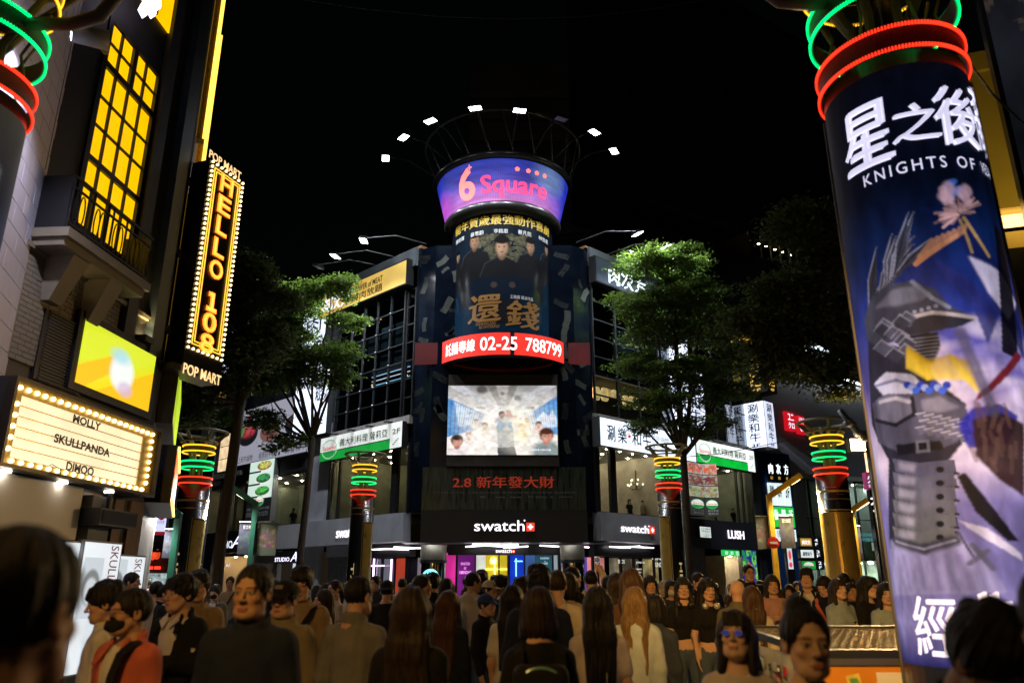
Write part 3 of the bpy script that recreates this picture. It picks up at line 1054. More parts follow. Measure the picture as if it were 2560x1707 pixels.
def figure(c, x, y, s, skin=(.26, .15, .09), cloth=(.012, .012, .014), rim=(.05, .05, .055)):
 sh = [(x - s * 1.05, y + s * 4.8), (x - s * 1.1, y + s * 2.1), (x - s * .85, y + s * 1.45), (x - s * .25, y + s * 1.15), (x + s * .25, y + s * 1.15), (x + s * .85, y + s * 1.45), (x + s * 1.1, y + s * 2.1), (x + s * 1.05, y + s * 4.8)]
 c.poly(sh, cloth, 1, 2)
 c.line(sh[1:4], .006, rim, .5)
 c.ell(x, y + s * 1.08, s * .17, s * .22, tuple(q * .5 for q in skin), .5)
 c.ell(x, y + s * .34, s * .40, s * .48, (.006, .005, .005), .25)
 c.ell(x, y + s * .60, s * .31, s * .46, skin, .5)
 c.ell(x - s * .1, y + s * .62, s * .12, s * .4, tuple(q * 1.5 for q in skin), 1., .6)
 c.ell(x, y + s * .2, s * .36, s * .2, (.006, .005, .005), .4)
 for e in (-1, 1):
  c.ell(x + e * s * .13, y + s * .56, s * .06, s * .035, (.03, .015, .01), .6)
 c.ell(x, y + s * .86, s * .09, s * .03, (.1, .04, .03), .6)

figure(c, .15, .33, .065)
figure(c, .86, .27, .065)
figure(c, .31, .235, .11)
figure(c, .70, .28, .095)
figure(c, .5, .29, .13, (.36, .22, .14))
c.ell(.45, .635, .02, .02, (.25, .14, .09), .5)
c.ell(.57, .635, .02, .02, (.25, .14, .09), .5)
c.poly([(.28, .58), (.72, .58), (.74, .75), (.26, .75)], (.004, .012, .026), .75, 5)
c.noise(.3, 8, 4)
UP = 1.42 * 2.95
c.build('poster_sheet', DR, -UP, UP, zt0, zt1, .04, PAINT('poster_print', .16, base=.9, rough=.22), ps)  # faint glow in the sheet and its inks stands in for floodlight
m_gold = EM('gold_print', srgb(196, 160, 40), .3, base=(.5, .35, .05))
m_gold2 = EM('orange_gold_print', srgb(165, 100, 25), .13, base=(.22, .11, .02))
m_wp = EM('white_print', srgb(180, 185, 190), .3, base=(.6, .6, .6))
def du(px):
 return 2.95 * math.asin(max(-.999, min(.999, (px - 1256) / 129.)))
zA, zB = Z(562, 38.65), Z(538, 38.65)
text('lettering', '龍年賀歲最強動作喜劇', DR, du(1140), du(1372), zA, zB, .06, m_gold, ps, bold=.018, seg=.3)
for s_, a, b_ in (('陳柏霖', 1142, 1164), ('蔡思韵', 1180, 1212), ('李銘忠', 1237, 1271), ('蔡凡熙', 1295, 1327), ('林哲熹', 1345, 1369)):
 text('lettering', s_, DR, du(a), du(b_), Z(584, 38.65), Z(573, 38.65), .06, m_wp, ps, bold=.01, seg=.3)
text('title', '還', DR, du(1178), du(1254), Z(803, 38.65), Z(735, 38.65), .06, m_gold2, ps, bold=.02, seg=.3, shear=.06)
text('title', '錢', DR, du(1268), du(1344), Z(817, 38.65), Z(750, 38.65), .06, m_gold2, ps, bold=.02, seg=.3, shear=.06)
text('lettering', 'BREAKING AND', DR, du(1196), du(1244), Z(811, 38.65), Z(803, 38.65), .06, m_gold2, ps, bold=.01, seg=.3, shear=.2)
text('lettering', 'RE-ENTERING', DR, du(1204), du(1252), Z(820, 38.65), Z(812, 38.65), .06, m_gold2, ps, bold=.01, seg=.3, shear=.2)
text('lettering', '王鼎霖 導演作品', DR, du(1276), du(1330), Z(746, 38.65), Z(737, 38.65), .06, m_wp, ps, seg=.3)
# banknotes printed on the side panels
sp_ = T('side_banner', 'glossy navy side panels printed with fluttering banknotes flanking the drum', 'banner', (-.45, 40.2, zf1))
m_note = M('banknote_print', (.035, .04, .033), .4, vary=.5, vscale=8)
m_note2 = M('banknote_print_dim', (.010, .012, .013), .3, vary=.5, vscale=8)
rnd = random.Random(11)
for (x0, y0), (x1, y1) in ((pl[0], pl[1]), (pl[2], pl[3]), (pl[1], (-2.9, 40.2)), ((2, 40.2), pl[2])):
 fr = Fr(x0, y0, x1 - x0, y1 - y0)
 L_ = math.hypot(x1 - x0, y1 - y0)
 b = MB().quad(fr.m(0, zf1 + .05, .015), fr.m(L_, zf1 + .05, .015), fr.m(L_, 20.15, .015), fr.m(0, 20.15, .015))
 b.build('banner_sheet', m_navy, sp_)
 for k in range(11):
  u, v = rnd.uniform(.3, L_ - .3), rnd.uniform(zf1 + 3, 19.6)
  a, s = rnd.uniform(0, 3.1), rnd.uniform(.5, 1.)
  pts = []
  for i in range(7):
   t = -s * .5 + s * i / 6
   wv = .05 * s * math.sin(i * .8 + k)
   pts.append((t, wv))
  b = MB()
  for (t0, w0), (t1, w1) in zip(pts[:-1], pts[1:]):
   q = []
   for t, w_, side in ((t0, w0, -1), (t1, w1, -1), (t1, w1, 1), (t0, w0, 1)):
    yy = w_ + side * s * .19
    uu = u + t * math.cos(a) - yy * math.sin(a)
    vv = v + t * math.sin(a) + yy * math.cos(a)
    q.append(fr.m(min(L_, max(0, uu)), vv, .022))
   b.quad(*q)
  b.build('banknote_print', m_note if rnd.random() < .35 else m_note2, sp_)
# crown: flared rim, round screen, ring and struts
CN = T('round_screen', 'flared round screen glowing blue and purple with pink lettering on top of the tower', 'screen', (*CYC, 22))
zs0, zs1 = 22.0, 24.35
CO = Cyl(*CYC, 3.42, -math.pi / 2, slope=(zs0, (3.98 - 3.42) / (zs1 - zs0)))
c = Canvas(220, 60, srgb(40, 50, 200))
c.vgrad([(0, srgb(55, 75, 205)), (.5, srgb(95, 85, 205)), (1, srgb(205, 120, 215))])
e = np.abs(c.x - .5) * 2
c.blend(np.clip((e - .55) / .4, 0, 1), srgb(40, 60, 215))
c.blend(np.clip(c.y - .5, 0, 1) * np.clip(1 - e, 0, 1), srgb(240, 150, 215))
c.ell(.08, .8, .1, .35, srgb(220, 90, 220), 1., .8)
c.ell(.78, .25, .1, .3, srgb(150, 185, 225), 1., .6)
c.noise(.5, 10, 2)
c.a[:, ::2] *= .8
UC = 1.48 * 3.42
c.build('screen_picture', CO, -UC, UC, zs0, zs1, .01, PAINT('crown_light', .62), CN)
m_pk = EM('pink_led', (1., .05, .16), 1.5)
m_or = EM('orange_led', (1., .2, .18), 1.7)
def cu(px):
 return 3.42 * math.asin(max(-.999, min(.999, (px - 1256) / 160.)))
hz = zs1 - zs0
text('lettering', '6', CO, cu(1149), cu(1190), zs0 + hz * .1, zs0 + hz * .88, .03, m_or, CN, bold=.03, seg=.3)
text('lettering', 'Square', CO, cu(1204), cu(1368), zs0 + hz * .06, zs0 + hz * .62, .03, m_pk, CN, bold=.015, seg=.3)
for px in (1292, 1318, 1338, 1357):
 u = cu(px)
 MB().poly([CO.m(u + .14 * math.cos(R(72 * k + 18)), zs0 + hz * .76 + .14 * math.sin(R(72 * k + 18)), .03) for k in range(5)]).build('glowing_dot', m_or, CN)
text('lettering', '+', CO, cu(1176), cu(1186), zs0 + hz * .8, zs0 + hz * .94, .03, m_or, CN, bold=.02, seg=.3)
b = MB().lathe((*CYC, 0), [(3.05, 21.45), (3.42, 21.6), (3.5, 21.9), (3.42, 21.98), (3.0, 22.0)], 72)
b.build('rim', M('rim_metal', (.05, .05, .052), .3, metal=.6), CN, True)
b = MB().lathe((*CYC, 0), [(3.9, 24.4), (4.2, 24.42), (4.28, 24.6), (4.2, 24.72), (4.15, 24.8), (3.9, 24.8)], 72)
b.build('rim', M('rim_metal', (.05, .05, .052), .3, metal=.6), CN, True)
MB().lathe((*CYC, 0), [(3.35, 21.98), (3.9, 24.4)], 72).build('screen_back', m_black, CN, True)
m_truss = M('truss_paint', (.03, .03, .033), .55)
ring = [(CYC[0] + 4.75 * math.cos(t), CYC[1] + 4.75 * math.sin(t), 27.0) for t in np.linspace(0, 2 * math.pi, 72, endpoint=False)]
MB().tube(ring, .07, 6, closed=True).build('truss_ring', M('truss_pale', (.14, .14, .15), .5), CN)
for k in range(20):
 t = 2 * math.pi * k / 20
 t2 = 2 * math.pi * (k + .5) / 20
 p = Vector((CYC[0] + 4.75 * math.cos(t), CYC[1] + 4.75 * math.sin(t), 27.0))
 q = Vector((CYC[0] + 4.1 * math.cos(t2), CYC[1] + 4.1 * math.sin(t2), 24.8))
 MB().tube([p, q], .035, 5).build('strut', M('truss_pale', (.14, .14, .15), .5), CN)
# floodlights on arms
m_flood = EM('flood_lens', (.93, .95, 1.), 30., vary=0)
m_floodoff = M('flood_off', (.3, .32, .36), .2)

def floodlight(p, root, target, lit, label, watts=900, deg=80, colr=(.9, .95, 1.), s=.32):
 t = T('floodlight', label, 'floodlight', p, 'floodlights on arms along the roof')
 p = Vector(p)
 d = (Vector(target) - p).normalized()
 x = d.cross(Vector((0, 0, 1)))
 x = x.normalized() if x.length > .01 else Vector((1, 0, 0))
 y = x.cross(d).normalized()
 a, bq = x * s, y * s * .6
 MB().hexa([p - a - bq - d * .16, p + a - bq - d * .16, p + a + bq - d * .16, p - a + bq - d * .16, p - a * 1.1 - bq * 1.1, p + a * 1.1 - bq * 1.1, p + a * 1.1 + bq * 1.1, p - a * 1.1 + bq * 1.1]).build('lamp_body', m_black, t)
 MB().quad(p - a - bq + d * .012, p + a - bq + d * .012, p + a + bq + d * .012, p - a + bq + d * .012).build('lens', m_flood if lit else m_floodoff, t)
 MB().tube([p - d * .15, (p - d * .15) * .5 + Vector(root) * .5 + Vector((0, 0, .35)), root], .035, 6).build('arm', m_truss, t)
 if lit and watts:
  sp = spot('flood_light', p + d * .04, target, watts, colr, deg, .7, .2)
 return t

fl = [(964, 396, 1, 'leftmost'), (1009, 344, 1, 'second from left'), (1076, 303, 1, 'third from left'), (1188, 271, 1, 'fourth from left'), (1299, 277, 1, 'fifth from left'), (1403, 298, 0, 'unlit'), (1486, 331, 1, 'second from right'), (1535, 378, 1, 'rightmost')]
for px, py, lit, nm in fl:
 # on a circle of 7.1 m about the tower axis
 best = None
 for k in range(400):
  a = -math.pi * k / 399
  x, y = CYC[0] + 7.1 * math.cos(a), CYC[1] + 7.1 * math.sin(a)
  p = at(px, py, y)
  e = abs(p.x - x)
  if best is None or e < best[0]:
   best = (e, p, a)
 _, p, a = best
 root = (CYC[0] + 4.2 * math.cos(a), CYC[1] + 4.2 * math.sin(a), 25.0)
 tgt = (CYC[0] + 6.2 * math.cos(a), CYC[1] + 6.2 * math.sin(a), 10)
 floodlight(p, root, tgt, lit, '%s floodlight on an arm round the tower crown' % nm, 2600 if lit else 0, 125)
for (px, py, fr, w, nm, lit, tg) in ((909, 602, LW, 3.4, 'right-hand floodlight above the gold sign on the left wing', 1, (-1.8, 17.5)), (838, 641, LW, 3.4, 'left-hand floodlight above the gold sign on the left wing', 1, (-5.5, 16.5)),
          (795, 668, LW, 3.4, 'unlit floodlight at the far end of the left wing roof', 0, (-8, 17)), (1594, 585, RW, 3.4, 'floodlight above the black sign on the right wing', 1, (4.5, 15.5)),
          (1665, 617, RW, 3.4, 'floodlight half hidden in the top of the right tree', 1, (8, 14.5))):
 u, v = fr.uv(px, py, w)
 floodlight(fr.m(u, v, w), fr.m(u + (1 if fr is LW else -1) * 1.2, 20.4, -.1), fr.m(tg[0], 8, 4.6), lit, nm, 6000 if lit else 0, 150)
# ================================================================== toy shop building on the left
PMW = Fr(-7.7, 0, .07, 1)
m_pmw = M('charcoal_render', (.035, .033, .032), .55, vary=.2, vscale=3, bump=.1)
m_pmnavy = M('navy_pilaster', (.05, .07, .09), .35, vary=.15)
m_cream = M('cream_paint', (.22, .19, .14), .55, vary=.1, bump=.1)
m_brick = M('painted_brick', (.24, .21, .16), .7, vary=.12, vscale=8, bump=.2, bscale=60)
m_mort = M('mortar', (.10, .09, .08), .9)
m_yel = EM('yellow_window_light', (1., .54, .0), 1.12, base=(.6, .36, .0), vary=.06)
m_bulb = EM('bulb_glass', (1., .70, .30), 5., vary=0)
m_bulb2 = EM('small_bulb_glass', (1., .68, .28), 5., vary=0)
m_goldtr = M('gold_trim', (.75, .5, .12), .25, metal=.9)
m_neon_o = EM('orange_neon', (1., .22, .015), 2.6, vary=.05)
m_neon_y = EM('yellow_neon', (1., .60, .12), 3., vary=0)
PB = T('toy_shop_building', 'dark toy shop building with tall yellow lit window and small balcony on the left', 'building', (-7.5, 12, 0))
uA, uB = 9.4, PMW.u(388, 0, 1040)
# window geometry
wu = [PMW.uv(213, 389)[0], PMW.uv(249, 425)[0], PMW.uv(282, 457)[0], PMW.uv(314, 487)[0], PMW.uv(346, 514)[0]]
lv = [PMW.uv(*p)[1] for p in ((195, 556), (202, 452), (213, 383), (230, 298), (243, 227), (256, 148), (266, 91), (275, 40))]
zw0, zw1 = lv[0], lv[7]
for a, b_, c, d in ((uA, wu[0], 0, 16), (wu[4], uB, 0, 16), (wu[0], wu[4], zw1, 16), (wu[0], wu[4], 3.0, zw0)):
 MB().fbox(PMW, a, b_, c, d, -.5, 0).build('wall', m_pmw, PB)
MB().fbox(PMW, uA, uB, 16, 16.4, -6, .3).build('roof', m_pmw, PB)
win = MB().fbox(PMW, wu[0] - .06, wu[4] + .06, lv[2] - .05, lv[2] + .05, -.14, .02).build('window', m_black, PB)
MB().fbox(PMW, wu[0] - .06, wu[4] + .06, lv[5] - .06, lv[5] + .06, -.14, .02).build('transom', m_black, win)
MB().fbox(PMW, wu[2] - .06, wu[2] + .06, lv[5] + .06, zw1, -.14, .025).build('mullion', m_black, win)
for k in (0, 4):
 MB().fbox(PMW, wu[k] - .06, wu[k] + .06, zw0, zw1, -.16, .03).build('jamb', m_black, win)
for k in (1, 2, 3):
 MB().fbox(PMW, wu[k] - .022, wu[k] + .022, zw0, lv[5] - .06, -.12, 0).build('glazing_bar', m_black, win)
for k in (1, 3):
 MB().fbox(PMW, wu[k] - .022, wu[k] + .022, lv[5] + .06, zw1, -.12, 0).build('glazing_bar', m_black, win)
for k in (1, 3, 4, 6):
 MB().fbox(PMW, wu[0], wu[4], lv[k] - .02, lv[k] + .02, -.11, -.01).build('glazing_bar', m_black, win)
for i in range(4):
 for j in range(7):
  m0, m1 = .03, .03
  MB().quad(PMW.m(wu[i] + m0, lv[j] + .03, -.035), PMW.m(wu[i + 1] - m1, lv[j] + .03, -.035), PMW.m(wu[i + 1] - m1, lv[j + 1] - .03, -.035), PMW.m(wu[i] + m0, lv[j + 1] - .03, -.035)).build('pane', m_yel, win)
# a second lit window higher up and its crystal lamp
u0, v0 = PMW.uv(402, 62)
MB().fbox(PMW, u0 - 1.5, u0 + .25, v0, v0 + 3, .01, .04).build('window', m_yel, PB)
for k in range(3):
 MB().fbox(PMW, u0 - 1.5 + .6 * k, u0 - 1.46 + .6 * k, v0, v0 + 3, .04, .08).build('glazing_bar', m_black, PB)
cl = T('crystal_lamp', 'white faceted crystal lamp hanging at the top edge by the upper yellow window', 'lamp', PMW.m(u0 - .35, v0 + .1, .5))
rnd = random.Random(3)
for k in range(9):
 u, v = PMW.uv(372 + rnd.uniform(-14, 20), 10 + rnd.uniform(-20, 26), .5)
 p = PMW.m(u, v, .5)
 b = MB().lathe(p, [(.001, -.16), (.09, -.02), (.06, .12), (.001, .2)], 5)
 b.build('crystal', EM('crystal_light', (.85, .75, 1.), 2.8, vary=.5, vscale=9), cl)
MB().tube([PMW.m(u0 - .35, v0 + .4, .5), PMW.m(u0 - .35, v0 + 1.4, .05)], .02, 6).build('lamp_bracket', m_black, cl)
# balcony
bu0, bz = PMW.uv(166, 566, .55)
bu1, _ = PMW.uv(372, 706, .55)
MB().fbox(PMW, bu0, bu1, bz - .14, bz, 0, .6).build('balcony_slab', m_cream, PB)
MB().fbox(PMW, bu0 + .05, bu1 - .05, bz - .26, bz - .14, 0, .52).build('balcony_moulding', m_cream, PB)
for uu in (bu0 + .45, bu0 + (bu1 - bu0) * .62):
 m = PMW.m
 MB().hexa([m(uu, bz - .95, .02), m(uu + .28, bz - .95, .02), m(uu + .28, bz - .95, .16), m(uu, bz - .95, .16), m(uu - .05, bz - .26, .02), m(uu + .33, bz - .26, .02), m(uu + .33, bz - .26, .46), m(uu - .05, bz - .26, .46)]).build('corbel', m_cream, PB)
MB().fbox(PMW, uA, uB, bz - .3, bz - .22, 0, .08).build('string_course', m_cream, PB)
MB().fbox(PMW, bu1 + .02, uB, bz - .95, bz - .9, 0, .1).build('string_course', m_cream, PB)
rl = MB()
rl.fbox(PMW, bu0 + .03, bu1 - .03, bz + .82, bz + .86, .5, .54)
ra = rl.build('railing', m_black, PB)
MB().fbox(PMW, bu0 + .03, bu1 - .03, bz + .08, bz + .11, .5, .53).build('rail', m_black, ra)
MB().fbox(PMW, bu0 + .03, bu1 - .03, bz + .66, bz + .69, .5, .53).build('rail', m_black, ra)
nb_ = 17
for k in range(nb_ + 1):
 u = bu0 + .05 + (bu1 - bu0 - .1) * k / nb_
 if k % 4 in (0, 3):
  MB().fbox(PMW, u - .012, u + .012, bz, bz + .84, .505, .53).build('baluster', m_black, ra)
 else:
  pts = [PMW.m(u + .065 * math.cos(t), bz + .38 + .25 * math.sin(t), .517) for t in np.linspace(0, 2 * math.pi, 14, endpoint=False)]
  MB().tube(pts, .011, 5, closed=True).build('railing_oval', m_black, ra)
for uu in (bu0 + .03, bu1 - .05):
 MB().fbox(PMW, uu, uu + .03, bz, bz + .86, .0, .5).build('railing_return', m_black, ra)
# brick band under the balcony, with up-lights
br = MB().fbox(PMW, bu0 - .05, bu1 + .15, bz - 1.95, bz - .3, -.02, .012).build('brick_band', m_mort, PB)
bw_, bh_ = .235, .078
proto = None
row = 0
z = bz - 1.93
while z < bz - .34:
 u = bu0 - .03 - (row % 2) * bw_ / 2
 while u < bu1 + .12:
  a, b_ = max(u, bu0 - .04), min(u + bw_ - .012, bu1 + .13)
  if b_ - a > .05:
   full = abs((b_ - a) - (bw_ - .012)) < 1e-4
   if full and proto is not None:
    o = link('brick', proto.data, br)
    o.location = PMW.m(a, z, 0) - PMW.m(pa, pz, 0)
   else:
    o = MB().fbox(PMW, a, b_, z, z + bh_ - .012, .012, .024).build('brick', m_brick, br)
    if full:
     proto, pa, pz = o, a, z
  u += bw_
 z += bh_
 row += 1
m_fix = M('lamp_housing', (.02, .02, .02), .5)
for px, py in ((150, 722), (362, 848)):
 u, v = PMW.uv(px, py, .1)
 t = T('wall_lamp', ('left' if px < 200 else 'right') + ' black up-light washing the brick below the balcony', 'wall lamp', PMW.m(u, v, 0), 'up-lights under the balcony')
 MB().fbox(PMW, u - .14, u + .14, v - .06, v + .05, .0, .2).build('lamp_housing', m_fix, t)
 MB().fbox(PMW, u - .1, u + .1, v + .05, v + .056, .03, .17).build('lamp_glass', EM('uplight_glass', (1., .75, .35), 25., vary=0), t)
 spot('uplight', PMW.m(u, v + .08, .16), PMW.m(u + .05, v + 1.5, .0), 42, (1., .66, .25), 62, .25, .05)
# louvred dark shutter left of the screen
u0, u1, v0, v1 = PMW.rect(112, 770, 195, 990, .02)
sh_ = MB().fbox(PMW, u0, u1, v0, v1, 0, .05).build('shutter', m_black, PB)
for k in range(22):
 z = v0 + (v1 - v0) * (k + .2) / 22
 MB().fbox(PMW, u0 + .08, u1 - .08, z, z + (v1 - v0) / 40, .05, .075).build('louvre', m_pmw, sh_)
# pilasters between window and corner
for p0, p1, w_, mt in ((1255, 1330, .16, m_pmnavy), (1090, 1160, .10, m_pmw)):
 a, b_ = PMW.uv(p0 / 2.8, 750 / 2.8, 0)[0], PMW.uv(p1 / 2.8, 750 / 2.8, 0)[0]
 MB().fbox(PMW, a, b_, bz - .9, 15.8, 0, w_).build('pilaster', mt, PB)
a = PMW.uv(1075 / 2.8, 900 / 2.8)[0]
for k in range(26):
 MB().bar(PMW.m(a, lv[2] + k * .11, .03), PMW.m(a + .3, lv[2] + k * .11 + .18, .03), .018).build('lattice_bar', m_black, PB)
b = MB().fbox(PMW, uA, bu0, lv[2] - .8, 15.8, 0, .05)
b.build('wall_panel', m_pmnavy, PB)
# second face round the corner with gold light lines
cx, cy_ = PMW.m(uB, 0).x, PMW.m(uB, 0).y
PM2 = Fr(cx, cy_, -.385, .923)
MB().fbox(PM2, 0, 8, 0, 16, -.4, 0).build('wall', m_pmw, PB)
m_goldl = EM('gold_light_line', (1., .6, .08), 2.2)
for (uu, z0, z1) in ((.3, lv[6] + .3, 15), (1.6, 10.9, 14.5), (.25, bz - .8, lv[4]), (1.8, bz - .5, lv[3]), (3.2, bz, lv[2])):
 MB().fbox(PM2, uu, uu + .06, z0, z1, .12, .2).build('light_line', m_goldl, PB)
 MB().fbox(PM2, uu + .07, uu + .3, z0, z1, .0, .15).build('fin', m_goldtr, PB)

# ------------------------------------------------------------------ marquee
WQ = .42
mu0, mv1 = PMW.uv(34, 938, WQ)
mu1, mv0 = PMW.uv(378, 1243, WQ)
MQ = T('marquee', 'lit letter board with rows of round bulbs and three black names above the shop', 'marquee', PMW.m((mu0 + mu1) / 2, mv0, 0))
MB().fbox(PMW, mu0, mu1, mv0, mv1, 0, WQ - .06).build('cabinet', m_pmw, MQ)
iu0, iv1 = PMW.uv(57, 987, WQ)
iu1, iv0 = PMW.uv(343, 1214, WQ)
for a, b_, c, d in ((mu0, mu1, mv1 - .05, mv1), (mu0, mu1, mv0, mv0 + .05), (mu0, mu0 + .05, mv0 + .05, mv1 - .05), (mu1 - .05, mu1, mv0 + .05, mv1 - .05)):
 MB().fbox(PMW, a, b_, c, d, WQ - .06, WQ + .06).build('frame', M('bronze_frame', (.06, .05, .04), .35, metal=.5), MQ)
for a, b_, c, d in ((mu0 + .05, mu1 - .05, iv1, mv1 - .05), (mu0 + .05, mu1 - .05, mv0 + .05, iv0), (mu0 + .05, iu0, iv0, iv1), (iu1, mu1 - .05, iv0, iv1)):
 MB().fbox(PMW, a, b_, c, d, WQ - .06, WQ - .01).build('bulb_channel', M('yellow_channel', (.6, .42, .06), .35), MQ)
m_lb = EM('letter_board_light', (1., .80, .50), 1.05, base=(.7, .65, .55), vary=.1, vscale=1.2)
ncol = [iu0, iu0 + (iu1 - iu0) * .17, iu0 + (iu1 - iu0) * .84, iu1]
for i in range(3):
 for j in range(6):
  z0, z1 = iv0 + (iv1 - iv0) * j / 6, iv0 + (iv1 - iv0) * (j + 1) / 6
  MB().fbox(PMW, ncol[i] + .005, ncol[i + 1] - .005, z0 + .005, z1 - .005, WQ - .05, WQ - .03).build('letter_panel', m_lb, MQ)
  if i == 0:
   MB().fbox(PMW, iu0, iu1, z0 - .006, z0 + .006, WQ - .05, WQ - .018).build('letter_rail', m_goldtr, MQ)
for s_, x0, y0, x1, y1 in (('MOLLY', 184, 1034, 250, 1077), ('SKULLPANDA', 137, 1082, 273, 1143), ('DIMOO', 167, 1152, 232, 1191)):
 a, b_, c, d = PMW.rect(x0, y0, x1, y1, WQ)
 text('lettering', s_, PMW, a, b_, c, d, WQ + .004, M('black_letter', (.01, .01, .01), .5), MQ, bold=.04)
def bulbs(pts, r, mat, T_, nrm):
 me = None
 for p in pts:
  if me is None:
   o = MB().ball(p, r, 10, 8).build('bulb', mat, T_, True)
   me, p0 = o.data, Vector(p)
  else:
   o = link('bulb', me, T_)
   o.location = Vector(p) - p0
zt, zbm = (mv1 - .05 + iv1) / 2, (mv0 + .05 + iv0) / 2
ul, ur = (mu0 + .05 + iu0) / 2, (mu1 - .05 + iu1) / 2
P_ = [PMW.m(ul + (ur - ul) * k / 20, zt, WQ + .02) for k in range(21)] + [PMW.m(ul + (ur - ul) * (k + .5) / 18, zbm, WQ + .02) for k in range(18)]
P_ += [PMW.m(ul, zbm + (zt - zbm) * k / 6.5, WQ + .02) for k in range(1, 6)] + [PMW.m(ur, zbm + (zt - zbm) * k / 8, WQ + .02) for k in range(1, 8)]
bulbs(P_, .034, m_bulb, MQ, None)
MB().tube([PMW.m(*PMW.uv(x, y, WQ + .08), WQ + .08) for x, y in ((118, 1166), (130, 1160), (150, 1172), (152, 1188), (125, 1180), (140, 1195))], .006, 5).build('loose_cable', m_black, MQ)
# side of the marquee round the corner
SQ = T('corner_screen', 'narrow glowing yellow and orange screens wrapping the shop corner', 'screen', PM2.m(0, mv0, 0))
zT0, zT1 = PMW.uv(391, 1029, .15)[1], PMW.uv(391, 886, .15)[1]
MB().fbox(PM2, .25, 4.6, zT0 - .1, zT1 + .3, .0, .3).build('screen_cabinet', m_black, SQ)
MB().fbox(PM2, .3, 4.5, zT0, zT1 + .2, .3, .31).build('screen_picture', EM('lime_screen', (.62, .85, .02), .8, vary=.5, vscale=.6), SQ)
MB().fbox(PM2, .3, 4.2, mv0, mv1 - .1, 0, .45).build('screen_cabinet', m_black, SQ)
MB().fbox(PM2, .45, 4.1, mv0 + .1, mv1 - .2, .45, .46).build('screen_picture', EM('orange_screen', (1., .22, .01), .9, vary=.9, vscale=5), SQ)
for z in (mv0 + .03, mv1 - .16):
 MB().fbox(PM2, .4, 4.15, z, z + .05, .46, .5).build('light_line', m_neon_y, SQ)
# TV
tu0, tv1 = PMW.uv(218, 796, .15)
tu1, tv0 = PMW.uv(373, 1029, .15)
TV = T('video_screen', 'tilted-looking yellow video screen above the bulb-lit letter board', 'screen', PMW.m((tu0 + tu1) / 2, tv0, 0))
MB().fbox(PMW, tu0 - .12, tu1 + .14, tv0 - .12, tv1 + .12, 0, .12).build('screen_frame', m_black, TV)
c = Canvas(110, 80, srgb(238, 214, 20))
c.vgrad([(0, srgb(205, 225, 40)), (1, srgb(250, 215, 25))])
c.poly([(0, .15), (.55, 0), (1, 0), (1, .15), (.1, 1), (0, 1)], srgb(215, 228, 50), 1, 2)
c.poly([(1, .3), (1, 1), (.25, 1)], srgb(240, 190, 20), 1, 2)
c.poly([(0, .72), (.45, .3), (.62, .38), (.12, 1), (0, 1)], srgb(245, 180, 25), .8, 2)
c.ell(.55, .55, .16, .3, srgb(235, 240, 240), .35, .95)
c.ell(.5, .3, .12, .12, srgb(160, 215, 225), .9, .8)
c.ell(.62, .8, .1, .12, srgb(205, 175, 210), .6, .7)
c.a[::2] *= .93
c.build('screen_picture', PMW, tu0, tu1, tv0, tv1, .13, PAINT('tv_light', 1.15), TV)
# blade sign
BLD = Fr(-6.31, 14.0, .36, 1.05)
z0 = BLD.uv(456, 912)[1]
z1 = BLD.uv(523, 374)[1]
Wd = BLD.uv(553, 945)[0]
BS = T('blade_sign', 'tall upright sign with HELLO 108 in orange neon and a bulb-lined border', 'sign', BLD.m(.5, z0, 0))
zin0, zin1 = BLD.uv(464, 868)[1], BLD.uv(522, 398)[1]
MB().fbox(BLD, 0, Wd, z0, zin1 + .02, -.45, 0).build('cabinet', M('sign_black', (.012, .010, .008), .3), BS)
MB().fbox(BLD, -.25, Wd, z0 - .12, z0, -.5, .0).build('base_plate', M('bronze_frame', (.06, .05, .04), .35, metal=.5), BS)
for z_ in (z0 + .6, z0 + 2.2, z0 + 3.8):
 MB().fbox(BLD, -.6, 0, z_, z_ + .12, -.3, -.18).build('bracket', m_black, BS)
zi0, zi1 = zin0 + .02, zin1
P_ = [BLD.m(.07, zi0 + (zi1 - zi0) * k / 37, .02) for k in range(38)] + [BLD.m(Wd - .07, zi0 + (zi1 - zi0) * k / 37, .02) for k in range(38)]
P_ += [BLD.m(.07 + (Wd - .14) * k / 7, zi0, .02) for k in range(1, 7)] + [BLD.m(.07 + (Wd - .14) * k / 7, zi1, .02) for k in range(1, 7)]
bulbs(P_, .028, m_bulb2, BS, None)
for a in (.15, .21):
 pts = [BLD.m(a, zi0 + a - .05, .02), BLD.m(Wd - a, zi0 + a - .05, .02), BLD.m(Wd - a, zi1 - a + .05, .02), BLD.m(a, zi1 - a + .05, .02)]
 for p, q in zip(pts, pts[1:] + pts[:1]):
  MB().tube([p, q], .012, 6).build('neon_border', EM('border_neon', (1., .55, .05), 1.6), BS)
hh = BLD.uv(541, 432)[1] - BLD.uv(541, 480)[1]
